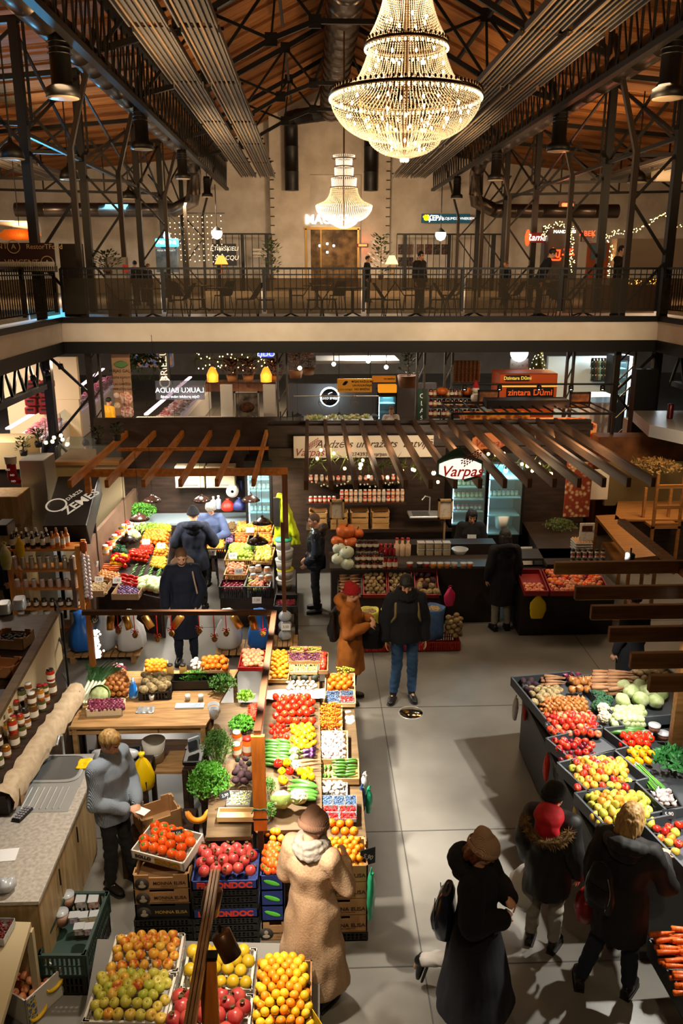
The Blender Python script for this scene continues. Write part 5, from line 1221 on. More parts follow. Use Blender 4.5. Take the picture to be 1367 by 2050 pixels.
t=crate('plastic_crate','black crate under the printed fruit boxes by the aisle',(.54,.38,.095),m_crk,(.17,by,0),style='grid')
pile(quad_in((.17,by,0),0,.54,.38,.72),'mandarin',.033,'mandarin in the topmost printed box beside the tan coat',layers=2,mound=.03)
pile(quad_in((.17,by,0),0,.5,.2,.475),'persimmon',.03,'small fruit glimpsed between two stacked printed boxes',scale=.7,parts=False)
t=thing('chalk_board','black price board with white chalk figures clipped to the mandarin box','price tag',G(736,1715,.80),.35);MB().box((0,0,0),(.14,.008,.16)).build('board',m_tagk,t);lettering(t,'5,90',.06,(0,-.006,0),M('chalk','d8d8d0'),rot=(0,.5,0),extr=.0005)
def bag(name,label,loc,mb,mat,rot=0):t=thing(name,label,'bag',loc,rot);mb.build('bag_body',mat,t);return t
m_gbag=M('green_plastic_bag','2c9a70',rough=.35);m_ybag=M('yellow_plastic_bag','e8c000',rough=.4);m_wbag=M('white_plastic_bag','c8c4c0',rough=.3);m_rbag=M('red_plastic_bag','c8301c',rough=.35);m_bbag=M('blue_plastic_bag','1f5fae',rough=.4)
def flatbag(w_=.16,h=.34,seed=1,th=.03):
 b=MB();rg=[];rn=random.Random(seed)
 for k in range(10):
  f=k/9;q=(.75+.35*math.sin(PI*min(1,f*1.1)))if f<.7 else(.95-2.6*(f-.7));q=max(q,.14);rg.append(((rn.uniform(-.006,.006),rn.uniform(-.004,.004),h*f),(w_/2*q,0,0),(0,th*(.5+.5*math.sin(PI*f))+.006,0)))
 b.loft(rg,n=18);
 for q in(-1,1):b.tube([(q*.01,0,h*.97),(q*.03,0,h*1.07),(q*.005,0,h*1.12)],.007,6)
 return wob(b,.006,25,seed)
bag('shopping_bag','green plastic bag hanging on the aisle side of the printed boxes',G(742,1830,.36),flatbag(.2,.42),m_gbag,1.4)
bag('shopping_bag','small blue plastic bag hanging below the short cucumbers',G(724,1625,.45),flatbag(.1,.28,2),M('navy_bag','1c3a6a'),1.2);bag('shopping_bag','small green plastic bag hanging below the short cucumbers',G(738,1625,.42),flatbag(.08,.26,3),m_gbag,1.0);bag('shopping_bag','white plastic glove-like bag tied to the cucumber crate',G(730,1585,.62),flatbag(.09,.2,4),m_wbag,.8)
ql=[Vector((-1.14,8.55,.9)),Vector((-.64,8.55,.9)),Vector((-.58,6.3,.82)),Vector((-.98,6.3,.82))]
table_thing('produce_table','display table of green herbs left of the orange post',ql,drop=.03,mat=m_olive,skirt=m_wenge)
herb('huge bunch of curly parsley in a pot beside the scales',G(420,1600,.72),.36,.20,m_pars,2600,.014,pot=MB().lathe([(0,0),(.1,0),(.13,.12),(0,.12)],16))
herb('tall dark feathery dill behind the curly parsley',G(437,1530,.80),.36,.16,m_dill,1800,.009,seed=3)
herb('potted fresh herbs behind the plastic buckets',G(445,1384,.92),.2,.16,m_dill,900,.014,seed=8)
herb('light green lettuce left of the white paper',G(492,1402,.9),.1,.09,m_lett,350,.02,seed=4);herb('arugula bunch with long leaves beside the radishes',G(484,1460,.86),.13,.13,m_pars,800,.02,seed=6)
pile(RA(497,516,1414,1444,dz=-.02),'small_tomato',.018,'red radish in the bunch beside the arugula',scale=.8,layers=2,gap=1.7)
herb('box of short green herbs behind the white scale tray',G(392,1362,.93),.08,.18,m_pars,500,.012,seed=9)
b_=crate('plastic_crate','long black box holding short green herbs behind the paper sheets',(.55,.2,.12),m_crk,G(392,1374,.9),(0,0,0),style='plain')
J1=jar('a',.05,.16,'c8551a',m_lidr);J2=jar('b',.05,.14,'b8480e',m_jarlid)
put_jar(J2,G(474,1512,.84),'pickle_jar','orange jar of carrots with pale label beside the orange post, in front','jar');put_jar(J2,G(474,1490,.84)+Vector((0,.02,.0)),'pickle_jar','orange jar directly behind the other orange jar by the post','jar');put_jar(J1,G(496,1508,.84),'pickle_jar','tall jar with bright red lid beside the orange post','jar',sc=1.15)
pile(RA(470,504,1520,1545,dz=0),'beetroot',.045,'dark beetroot or avocado behind the glass tray',scale=.7,mix=['beetroot','avocado'],parts=False);pile(RA(466,506,1547,1575),'beetroot',.045,'purple beetroot beside the black sign near the orange post',scale=.9)
t=punnet('clear box of sprouts with a grey price card near the orange post',RA(456,502,1590,1618,dz=.02),M('sprouts','b8c070','e0e0c0',scale=40),.01,120);price(G(452,1600,.9),'stuck in the clear box of sprouts',.1,True,.5)
t=tray('pale paper-lined box below the sprouts',RA(440,506,1625,1640),.05,m_pale)
pz=.66;px_,py_=-.78,6.08
for k in range(9):
 zz=k*.073;blue=k in(4,8)
 if blue:
  t=crate('fruit_box','blue-edged box lettered in red and white, %s'%('topmost, full of pomegranates' if k==8 else 'halfway down the black stack'),(.56,.4,.09),m_blue,(px_,py_,zz),cat='box',style='plain');lettering(t,'FRIMONDOC',.075,(0,-.204,.045),M('red_letters','c83828'),bold=.004,stretch=1.05,extr=.001)
 else:crate('plastic_crate','black slatted crate in the stack under the pomegranates',(.55,.39,.07),m_crk,(px_,py_,zz),style='grid',group='black crates under the pomegranates')
pile(quad_in((px_,py_,0),0,.56,.4,.66),'pomegranate',.05,'pink pomegranate in the topmost blue-edged box',mound=.06,layers=1)
t=thing('cut_fruit_basket','small oval basket of cut pomegranate at the right end of the box','basket',G(519,1665,.78));MB().lathe([(0,0),(.04,0),(.055,.03),(.05,.03),(.035,.008),(0,.008)],20,sx=.8).build('basket',m_plank,t);MB().ell((0,0,.022),(.035,.045,.012),12).build('cut_fruit',M('cut_pome','a02030','d0a090',scale=40),t)
mx_,my_=-1.33,6.15
for k in range(3):monna('cardboard fruit box with a round dark emblem beside the seller, %s'%('blackest and lowest','middle of three','highest of three')[k],(mx_,my_,.24+k*.15),.48,.38,.145,dark=(k==0),font=.05)
for k in range(3):crate('plastic_crate','black slatted crate beneath the printed boxes beside the seller',(.5,.4,.076),m_crk,(mx_,my_,k*.078),style='grid',group='black crates beside the seller')
PB=(-1.30,6.22,.735);t=crate('fruit_box','white printed box of persimmons tilted on top of the printed boxes',(.52,.36,.09),m_crw,PB,(.12,.0,-.38),cat='box',style='plain');lettering(t,'BOLLO',.05,(-.14,-.185,.045),m_inkb,bold=.002);MB().box((.1,-.183,.045),(.25,.002,.06)).build('printed_fruit_strip',M('printed_fruit','c86a20','5a7a30',tex='voronoi',scale=40),t)
pile(quad_in(PB,-.38,.52,.36,.045,tilt=.12),'persimmon',.043,'glossy orange persimmon in the tilted white box',mound=.03,scale=1.05);price(Vector(PB)+Vector((.08,.0,.12)),'standing among the persimmons',.1,True,.2)
place('squash_slice',G(396,1622,.80),(.9,0,.1),'curved slice of orange squash propped above the persimmons',None)
table_thing('low_bench','low grey bench carrying the front row of fruit crates',Q(.42,(195,1880),(640,1890),(640,2140),(150,2140)),mat=M('grey_bench','6a665e'),drop=.0)
def crate_at(name,label,z,h,FL,FR,NR,NL,mat,style,**k):
 """crate whose rim shows at four points of the photograph"""
 quad=Q(z+h,FL,FR,NR,NL);Mx,W,D_=frame_of(*quad);c=Mx.translation;e=Mx.to_euler();t=crate(name,label,(W,D_,h),mat,(c.x,c.y,z),(0,0,e.z),style=style,**k);return t,[p-Vector((0,0,h*.35))for p in quad]
t,q=crate_at('plastic_crate','white vented crate of red and yellow apples behind the yellow-green ones',.425,.12,(238,1873),(366,1868),(359,1944),(207,1949),m_crw,'grid');pile(q,'apple_mix',.041,'red and yellow apple in the rear white crate',mound=.06,layers=1)
t,q=crate_at('plastic_crate','white vented crate of yellow-green apples by the pineapple crown',.425,.14,(193,1950),(348,1944),(333,2052),(174,2040),m_crw,'grid');pile(q,'apple_yellow',.041,'yellow-green apple in the white crate by the pineapple',mound=.08,layers=1,mix=['apple_yellow']*9+['apple_mix'])
t,q=crate_at('plastic_crate','white vented crate of yellow grapefruits',.425,.12,(374,1900),(512,1897),(504,1981),(364,1979),m_crw,'grid');pile(q,'grapefruit',.05,'yellow grapefruit in the white vented crate',mound=.03)
t,q=crate_at('plastic_crate','white crate of big red pomegranates in the front row',.425,.12,(344,1990),(505,1990),(497,2090),(325,2090),m_crw,'grid');pile(q,'pomegranate',.05,'big red pomegranate in the front crate',mound=.06,scale=1.12)
t,q=crate_at('fruit_box','deep box heaped with glowing yellow mandarins in the front row',.425,.2,(516,1925),(616,1921),(632,2080),(500,2080),m_card,'plain',cat='box');q=[p+Vector((0,0,.05))for p in q];pile(q,'lemon',.034,'glowing yellow mandarin in the deep front box',mound=.08,layers=2,mix=['mandarin','lemon'])
t=thing('flyer','yellow printed flyer fixed at the corner of the deep mandarin box','paper',G(632,2042,.62),.5);MB().box((0,0,-.05),(.003,.2,.2)).build('sheet',M('yellow_paper','e8b800'),t)
pa=thing('pineapple','pineapple crown rising between the front crates','pineapple',G(232,2030,.48));MB().ell((0,0,0),(.055,.055,.08),16).build('fruit',M('pineapple_skin','a8701c','6a4a18',tex='voronoi',scale=30,bump=.5),pa)
b=MB();rn=random.Random(2)
for k in range(26):
 a=k*2.4;L=.05+.05*rn.random();o=Vector((math.cos(a),math.sin(a),0));s=Vector((-math.sin(a),math.cos(a),0))*.009;p0=Vector((0,0,.07))+o*.012;p1=p0+o*(.02+.04*(k%5)/5)+Vector((0,0,L*.7));p2=p1+o*.03+Vector((0,0,L*.35));b.add([p0-s,p0+s,p1+s*.7,p2,p1-s*.7],[(0,1,2,3,4)])
b.build('leaf_crown',M('pineapple_leaf','8a9a6a','5c6c48',scale=20),pa)
# frame of the island: rails, orange boards, golden spotlights
m_rail=M('brown_rail','4a3020',rough=.35,metal=.4);m_gold2=M('gold_can','a87c3c',rough=.3,metal=.9);m_cpost=M('cedar_post','c07a34','a4642a',rough=.5,scale=4,stretch=(5,5,1))
zr=1.85;pL=G(165,1226,zr);pR=G(549,1226,zr)
t=thing('lighting_rail','dark rail with spotlights and red ribbons across the back of the left stall','rail',pL);MB().bar((0,0,0),pR-pL,.06,.05).build('beam',m_rail,t)
t=thing('stall_post','pale orange wooden post at the back left of the left stall','post',(pL.x+.06,pL.y+.02,0));MB().box((0,0,zr/2),(.06,.06,zr-.03)).build('board',m_cpost,t)
pF=G(515,1470,zr);t=thing('stall_rail','brown rail running towards the viewer above the lit vegetables','rail',pR);MB().bar((0,0,-.005),pF-pR,.06,.07).build('beam',m_rail,t)
PX=G(516,1468,zr);t=thing('stall_post','broad orange board post in the middle of the lit island','post',(PX.x,PX.y-.02,0));MB().box((0,0,.9+.47),(.115,.04,.94)).build('board',m_orangewood,t);MB().box((0,0,.45),(.05,.05,.9)).build('foot',m_wenge,t)
for z in(1.02,):MB().box((0,0,z),(.13,.05,.012)).build('dark_band',m_black,t)
t2=thing('green_ribbon','small green ribbon tied round the orange board post','ribbon',(PX.x,PX.y-.06,1.13));b=MB();[b.tube([(0,0,0),(s*.05,-.01,.02),(s*.07,-.01,-.03)],.006,5)for s in(-1,1)];b.tube([(-.07,0,0),(.07,0,0)],.006,5);b.build('bow',M('ribbon_green','1c4a34'),t2)
p1=G(431,1746,zr);p2=G(375,2080,zr);t=thing('stall_rail','grooved brown rail at the bottom of the picture over the front crates','rail',p1)
for dx in(-.022,0,.022):MB().bar((dx,0,0),p2-p1+Vector((dx,0,0)),.016,.05).build('groove_strip',M('rail_wood','8a6238','6a4626',rough=.4),t)
PZ=G(409,1905,zr-.05);t=thing('stall_post','broad orange board post among the front crates','post',(PZ.x+.02,PZ.y-.03,0));MB().box((0,0,1.1),(.10,.04,1.38)).build('board',m_orangewood,t);MB().box((0,0,.2),(.05,.05,.42)).build('foot',m_wenge,t);MB().box((0,-.0,1.80),(.12,.06,.02)).build('dark_band',m_black,t)
def can(label,loc,d,mat,r=.045,L=.17,name='spotlight',lit=False):
 t=thing(name,label,'spotlight',loc);d=Vector(d).normalized();R=d.to_track_quat('Z','Y').to_matrix()
 MB().lathe([(0,0),(r*.8,0),(r,.01),(r,L),(r*.85,L),(r*.8,L-.03),(0,L-.035)],20,rot=R).build('can',mat,t);MB().lathe([(0,L-.03),(r*.78,L-.03),(0,L-.028)],16,rot=R).build('lens',M('spot_glow','fff0d8',emit=25)if lit else m_black,t)
 MB().tube([(0,0,0),(0,0,.06)],.01,6).build('bracket',m_black,t);return t
for i,(x,y,dx)in enumerate(((222,1243,-.1),(250,1243,.35),(288,1247,.6),(364,1254,-.8),(466,1250,.6),(503,1248,.25),(541,1262,.1))):
 p=G(x,1232,1.76);can('golden spotlight can under the back rail, %s'%('first from the wooden post','second from the wooden post','third from the wooden post','lit, beside the bald man','right of the bald man','second right of the bald man','at the corner of the two rails')[i],p,(dx,-.25,-1),m_gold2,lit=(i==3))
def ribbon(label,px,L,big=False):
 p=G(px,1228,1.82);t=thing('ribbon_ornament',label,'ornament',p)
 MB().tube([(0,0,0),(.003,-.01,-L)],.006,6).build('red_ribbon',M('red_ribbon','c8141c',rough=.5),t);b=MB();[b.tube([(0,-.01,-L),(s*.035,-.015,-L+.02),(s*.045,-.01,-L-.015),(0,-.01,-L)],.005,5)for s in(-1,1)];[b.tube([(0,-.01,-L),(s*.02,-.02,-L-.07)],.004,5)for s in(-1,1)];b.build('bow',M('red_ribbon'),t)
 wb=MB();
 for k in range(40):a=k*2.4;z=k/40;q=.028*math.sin(PI*(z*.85+.1));wb.ell((q*math.cos(a),q*math.sin(a),-L-.02-.07*z),(.011,.011,.006),5)
 wb.build('pine_cone',M('gold_cone','b8862c','6a4a18',rough=.3,metal=.5,scale=60),t)
for i,(x,L)in enumerate(((234,.17),(267,.22),(312,.27),(341,.2),(397,.17),(427,.27),(451,.2),(525,.2))):ribbon('red ribbon with a gilded pine cone on the back rail, %s'%('first','second','third','fourth','fifth','sixth','seventh','last')[i]+' from the wooden post',x,L)
t=thing('mirror_ball','small silver mirror ball at the left end of the back rail','ornament',G(187,1238,1.76));MB().ell((0,0,0),.05,16).build('ball',M('mirror','c0c0c0','404040',rough=.1,metal=.9,tex='voronoi',scale=60),t);MB().tube([(0,0,.04),(0,0,.09)],.004,5).build('cord',m_black,t)
for i,(x,y,dx)in enumerate(((428,1800,-.2),(440,1888,.5))):can('wide dark brown spotlight can on the grooved rail, %s'%('farther one' if i==0 else 'nearer one'),G(x,y-22,1.80),(dx,-.3,-1),M('brown_can','5a3a24',rough=.35,metal=.5),.062,.17,lit=False)
b=MB();t=thing('tinsel_bundle','glowing white cluster of ornaments tied with red ribbon to the wooden post','ornament',G(193,1290,1.35));[b.ell((RF.gauss(0,.025),RF.gauss(0,.02),RF.uniform(-.18,.18)),.016,6)for k in range(90)];o=b.build('white_ornaments',M('lit_white','fff6ea',emit=1.2),t);o['kind']='stuff';MB().tube([(-.04,0,.2),(-.06,0,-.2)],.008,5).build('red_ribbon',M('red_ribbon'),t)
# the seller's table behind her
zt=.9;qs=Q(zt,(182,1345),(478,1340),(412,1452),(140,1456))
t=table_thing('sales_table','rough wooden sales table laid with onions and leeks behind the seller',qs,.03,mat=m_plank)
t=thing('pallet_box','two flat wooden pallet boxes forming the near edge of the sales table','box',G(280,1440,zt));A=G(140,1452,zt);B_=G(412,1448,zt)
c0=(A+B_)/2;t.location=(c0.x,c0.y,zt-.1)
for q in(-.62,-.02,.45):MB().box((q,0,.04),(.5 if q<.3 else .48,.03,.1),bev=.004).build('side_board',m_plank,t)
P=lambda x,y,z=zt:G(x,y,z)
t,q=crate_at('wooden_basket','small pale woven-wood basket of red onions on the sales table',zt,.09,(176,1400),(246,1398),(250,1418),(175,1422),M('pale_wood','d8c4a0',rough=.7),'plain',cat='basket');pile(q,'red_onion',.03,'red onion in the small pale wooden basket',scale=.75)
pile(Q(zt,(205,1358),(257,1356),(262,1400),(198,1402)),'onion',.036,'brown onion heaped on the sales table',mound=.09,layers=2,scale=.95)
m_leekw=M('leek_white','c8d0a0','e0e0c8',rough=.5,scale=6);m_leekg=M('leek_leaf','2c5230','48703c',rough=.5,scale=9,stretch=(1,8,1))
t=thing('leek','bundle of leeks with dark green tops leaning at the left of the sales table','leek',P(163,1412))
for k in range(5):MB().tube([(k*.03-.04,0,.02),(k*.035,.14,.09),(k*.045+.03,.28,.16)],[.022,.02,.018],10).build('shaft',m_leekw,t)
b=MB();rn=random.Random(3)
for k in range(34):x=rn.uniform(.0,.2);a=rn.uniform(-.7,.9);p0=Vector((x,.26,.14+rn.uniform(0,.05)));p1=p0+Vector((math.sin(a)*.12,.16,.08));p2=p1+Vector((math.sin(a)*.16,.12,rn.uniform(-.08,.06)));s=Vector((.02,-.01,.004));b.add([p0-s*.6,p0+s*.6,p1+s,p2,p1-s],[(0,1,2,3,4)])
b.build('leaves',m_leekg,t)
place('cabbage',P(200,1392,zt+.07),(1.0,.3,0),'elongated pale Chinese cabbage beside the leeks',None,1.25)
pile(Q(zt+.02,(222,1335),(252,1335),(252,1352),(220,1354)),'garlic',.027,'white or purple garlic in a heap behind the brown onions',mix=['garlic','red_onion'],scale=1.1)
bag('vegetable_bag','bright blue bag of romaine standing on the sales table',P(268,1398),bag_mb(.05,.26,3,top=.5),M('bright_blue_bag','1a78d8','c0d8e8',rough=.3,scale=9,lo=.5,hi=.55))
t,q=crate_at('fruit_box','pale box of mandarins under the strong light on the sales table',zt,.09,(289,1324),(334,1322),(336,1346),(288,1350),m_pale,'plain',cat='box');pile(q,'mandarin',.033,'mandarin in the pale box under the strong light on the sales table',mound=.04)
t,q=crate_at('plastic_crate','black diamond-vented crate of celeriac on the sales table',zt,.1,(285,1352),(346,1350),(344,1384),(280,1388),m_crk,'grid');pile(q,'celeriac',.05,'celeriac root in the black vented crate',scale=1.0)
J3=jar('c',.045,.15,'8a6a38',m_lidk,lab=False)
for i,x in enumerate((341,367)):put_jar(J3,P(x,1352),'grain_jar','glass canister with square dark lid on the sales table, %s'%('left one','right one')[i],'jar')
pile(Q(zt+.03,(383,1326),(403,1326),(403,1342),(381,1342)),'mushroom',.026,'pale mushroom left of the oranges at the far side',layers=2)
t,q=crate_at('fruit_box','box of ripe oranges at the far side of the sales table',zt,.08,(404,1320),(456,1318),(458,1342),(402,1344),m_card,'plain',cat='box');pile(q,'orange',.04,'ripe orange at the far side of the sales table',mound=.05)
t=thing('writing_pad','white pad of papers lying on the near edge of the sales table','papers',P(380,1415));MB().box((0,0,.012),(.32,.1,.02)).build('pad',M('paper_white2','e4e4e4'),t);MB().box((.02,.0,.024),(.2,.06,.002)).build('printed_sheet',M('printed','c0c8d8','8090a8',scale=30),t)
for i,x in enumerate((304,376,402)):t=thing('tape_roll','white paper cup standing on the sales table, %s'%('left','middle','right')[i],'cup',P(x,1402));MB().lathe([(0,0),(.025,0),(.032,.07),(.029,.07),(.022,.004),(0,.004)],16).build('cup',m_paperw,t)
t=thing('foil_tray','sheet of shiny foil over the edge of the sales table','foil',P(292,1422));remesh(MB().box((0,0,.01),(.2,.14,.012)).box((0,-.07,-.06),(.16,.012,.14)),.01,m_steel,'foil',t,0,.01,30)
for i,(x,y,r,h,z)in enumerate(((430,1452,.07,.16,.78),(425,1470,.055,.1,.94),(432,1420,.04,.12,1.06))):
 t=thing('plastic_tub','translucent plastic tub at the right end of the sales table, %s'%('lowest and widest','middle one with tan spread','top one with red berries')[i],'tub',P(429,1448,z-.08));MB().lathe([(0,0),(r*.85,0),(r,h),(r*.94,h),(r*.8,.01),(0,.01)],20).build('tub',m_plast,t);MB().lathe([(0,h*.7),(r*.9,h*.7),(0,h*.72)],16).build('contents',M('tub_c%d'%i,('d8ccb8','c49870','7a1c14')[i]),t);t.location.z=(.78,.94,1.04)[i]
t=table_thing('tub_stand','small wooden stand under the plastic tubs',Q(.775,(408,1425),(452,1425),(450,1462),(405,1462)),.03)
bag('shopping_bag','full yellow plastic bag hanging from the sales table beside the seller',G(288,1578,.42),bag_mb(.12,.42,5,top=.2),m_ybag)
t=thing('bucket','white plastic bucket under the sales table','bucket',G(310,1520,.42));MB().lathe([(0,0),(.1,0),(.13,.24),(.12,.24),(.09,.01),(0,.01)],24).build('bucket_body',m_crw,t);MB().tube([(.13*math.cos(a),-.13*math.sin(a)*.4-.1,.2-.07*math.sin(a))for a in[PI*k/10 for k in range(11)]],.004,5).build('handle',m_steel,t)
table_thing('storage_shelf','wooden shelf under the sales table holding the white bucket',Q(.41,(215,1480),(400,1480),(380,1545),(205,1545)),.03)
t=crate('fruit_box','open brown cardboard box tilted on the floor beside the parsley',(.4,.3,.2),m_card,(-1.55,7.0,.42),(.0,.0,.5),cat='box')
table_thing('side_stand','low stand carrying the brown cardboard box beside the parsley',[Vector((-1.85,7.25,.41)),Vector((-1.2,7.25,.41)),Vector((-1.2,6.75,.41)),Vector((-1.85,6.75,.41))],.03,mat=m_wenge)
t=crate('fruit_box','black gold-lined crate holding clear plastic bags behind the sink',(.55,.3,.14),M('navy_card','1c2028',rough=.6),(-2.12,7.72,.60),(0,0,.12),cat='box',style='plain');lettering(t,'MARVELIS',.035,(.05,-.155,.05),m_gldtxt);MB().box((0,-.152,.132),(.55,.003,.006)).build('gold_line',m_gldtxt,t);MB().box((0,-.152,.01),(.55,.003,.006)).build('gold_line',m_gldtxt,t)
bag('vegetable_bag','big clear crumpled plastic bags spilling from the gold-lined crate',(-2.12,7.74,.68),wob(MB().ell((0,0,.04),(.24,.13,.09),24),.05,9),m_plast)
table_thing('storage_shelf','low shelf carrying the gold-lined crate behind the sink',[Vector((-2.5,7.95,.59)),Vector((-1.75,7.95,.59)),Vector((-1.75,7.5,.59)),Vector((-2.5,7.5,.59))],.03,mat=m_wenge)
sc_=thing('weighing_scale','electronic scales with tilted grey display beside the dill','scales',G(388,1520,.86));MB().box((0,0,.02),(.2,.22,.05),bev=.01).build('base',m_black,sc_);MB().box((0,.04,.15),(.12,.02,.16),rot=Matrix.Rotation(.6,3,'Z'),bev=.005).build('display',M('grey_plastic','a8b0b8'),sc_);MB().box((-.01,.022,.15),(.09,.02,.1),rot=Matrix.Rotation(.6,3,'Z')).build('screen',M('screen_dark','2a3448',rough=.2),sc_)
table_thing('scale_stand','dark stand carrying the scales beside the dill',Q(.85,(375,1490),(410,1490),(405,1535),(368,1535)),.03,mat=m_wenge)
# sink counter and shelves at the lower left
m_lam=M('stone_worktop','b4ada2','989086',rough=.45,scale=30,det=5);m_oak=M('pale_oak','b09468','92784e',rough=.5,scale=3,stretch=(7,7,1))
t=thing('sink_counter','worktop with pale oak doors and an inset steel sink at the lower left','counter',(-2.75,6.3,0));
MB().box((0,-.0,.885),(1.15,1.72,.03)).build('worktop',m_lam,t);MB().box((0,0,.43),(1.08,1.66,.86)).build('cabinet',m_oak,t)
for k in range(3):dd=MB().box((.548,-.55+k*.55,.45),(.016,.53,.80),bev=.004).build('cabinet_door',m_oak,t);MB().tube([(.575,-.35+k*.55,.62),(.575,-.35+k*.55,.78)],.007,6).build('handle',m_black,dd)
s_=thing('sink','stainless steel sink with a ribbed drainer at the far end of the worktop','sink',(-2.56,6.92,.902));MB().box((0,.3,-.0),(.62,.56,.004)).build('sink_rim',m_steel,s_)
MB().box((0,.33,.006),(.46,.4,.008),bev=.003).build('basin',M('steel_recess_shade','74787a',rough=.3,metal=.6),s_);MB().loft([((0,.33,.012),(.235,0,0),(0,.205,0)),((0,.33,.016),(.25,0,0),(0,.22,0)),((0,.33,.008),(.27,0,0),(0,.24,0))],n=28,sq=5,cap=False).build('basin_rim',m_steel,s_);MB().tube([(.0,.58,0),(0,.58,.22),(0,.48,.27),(0,.4,.22)],.013,8).build('tap',m_steel,s_);MB().box((0,-.15,.0),(.6,.42,.006)).build('drainer',m_steel,s_)  # basin is a flat slab; recess shade is put into its darker colour
for k in range(8):MB().box((-.2+k*.058,-.15,.006),(.016,.34,.01),bev=.004).build('rib',m_steel,s_)
t=thing('cleaning_cloth','yellow cloth lying on the edge of the sink','cloth',(-2.3,7.3,.918));remesh(MB().box((0,0,0),(.14,.17,.012)),.009,m_ybag,'cloth',t,1,.02,15)
t=thing('cash_register_keys','black keypad lying on the worktop','keypad',G(45,1632,.905),-.3);MB().box((0,0,.012),(.09,.2,.024),bev=.005).build('keypad_body',m_black,t)
for i in range(3):
 for k in range(6):MB().box((-.026+i*.026,-.075+k*.03,.027),(.018,.02,.006)).build('key',M('key_grey','8a8a90'),t)
t=thing('paper_sheet','white sheet of paper on the worktop','paper',G(10,1712,.903),.1);MB().box((0,0,.001),(.2,.16,.002)).build('sheet',M('paper_white2'),t)
bag('vegetable_bag','clear plastic bag with dark contents at the end of the worktop',G(12,1782,.905),wob(MB().ell((0,0,.05),(.09,.08,.06),20),.03,18),m_plast)
t=crate('cardboard_box','plain brown cardboard box beside the keypad',(.26,.24,.18),m_card,G(20,1600,.905),(0,0,.1),style='plain',cat='box')
t=table_thing('jar_counter','dark sloping counter crowded with preserves, edged with pale linen',[Vector((-3.55,8.5,1.12)),Vector((-2.62,8.5,1.12)),Vector((-2.78,6.5,1.12)),Vector((-3.7,6.5,1.12))],.05,mat=m_wenge,skirt=m_wenge)
t=thing('linen_cloth','wrinkled pale linen draped along the edge of the preserve counter','cloth',(-2.7,7.5,1.1));b=MB();n=26
for i in range(n+1):
 for k,(dx,dz)in enumerate(((-.05,.07),(.01,.08),(.07,.055),(.11,-.03),(.10,-.12))):y=1.0-2.0*i/n;b.v.append((dx+.012*math.sin(i*1.9+k)-(1.0-y)*.06,y,dz+.014*math.sin(i*2.3+k*.7)))
b.f=[(i*5+k,i*5+k+1,(i+1)*5+k+1,(i+1)*5+k)for i in range(n)for k in range(4)];b.m=[0]*len(b.f);b.sm=[True]*len(b.f);b.build('drape',M('linen','c4ae90','b09a7c',rough=.9,scale=14),t)
conts=['5a3a1c','3a2414','8a4a14','a02c14','4a4a20','b0701c'];lids=[m_jarlid,m_lidk,m_lidr,M('brass_lid','a07a3a',rough=.35,metal=.6)]
rn=random.Random(4)
for i in range(10):
 for k in range(3):
  y=8.36-i*.175;x=-2.90-k*.13-(8.36-y)*.07+rn.uniform(-.015,.015);cc=conts[(i*2+k)%6];r=(.045,.038,.04)[k]*(1.15 if(i+k)%3==0 else .95);h=(.17,.12,.14)[(i+k)%3]
  put_jar(jar('k%d'%((i+k)%4),r,h,cc,lids[(i+2*k)%4]),(x,y,1.125),'preserve_jar','%s preserve jar with %s lid on the linen-edged counter'%(['brown','dark','amber','red','olive','golden'][(i*2+k)%6],['white','dark','red','brass'][(i+2*k)%4]),'jar')
  if k==0 and i<7:put_jar(jar('k%d'%((i+k)%4),r*.9,h*.8,conts[(i+3)%6],lids[(i+1)%4]),(x,y,1.125+h),'preserve_jar','%s jar stacked on another beside the linen edge'%['brown','dark','amber','red','olive','golden'][(i+3)%6],'jar')
A=G(112,1224,1.35);B_=G(-20,1455,1.35);d=(B_-A);
t=thing('partition_wall','cream-sided partition topped with a brown ledge at the left edge','partition',A);MB().bar((0,0,0),d,.10,.05).build('ledge',m_olive,t);MB().bar((0,.0,-.35),d+Vector((0,0,-.35)),.05,.66).build('side_panel',M('cream_panel','c8b48c',rough=.6),t);MB().bar((0,0,-.98),d+Vector((0,0,-.98)),.05,.6).build('lower_panel',m_wenge,t)
q=Q(1.0,(-90,1230),(100,1230),(-30,1440),(-240,1440));table_thing('storage_counter','dark counter behind the cream partition carrying open boxes',q,.05,mat=m_wenge,skirt=m_wenge)
t=crate('cardboard_box','open cardboard box of dark chocolates on the partition counter',(.42,.3,.16),m_card,G(28,1290,1.02),(0,0,-.15),cat='box');b=MB();[b.ell((RF.uniform(-.18,.18),RF.uniform(-.12,.12),.1),.02,6)for k in range(90)];o=b.build('dark_sweets',m_black,t);o['kind']='stuff'
t=crate('cardboard_box','half-open orange-brown box nearest the picture edge on the partition counter',(.4,.3,.14),M('orange_card','b0733c',rough=.8),G(5,1345,1.02),(0,0,-.15),cat='box')
for i,(x,y)in enumerate(((40,1215),(10,1224))):t=thing('bread_tin','upturned brushed steel baking tin, %s of two'%('right','left')[i],'tin',G(x,y,1.02),.2);MB().loft([((0,0,0),(.09,0,0),(0,.13,0)),((0,0,.13),(.075,0,0),(0,.115,0)),((0,0,.14),(.06,0,0),(0,.1,0))],n=20,sq=6).build('tin_body',m_steel,t)
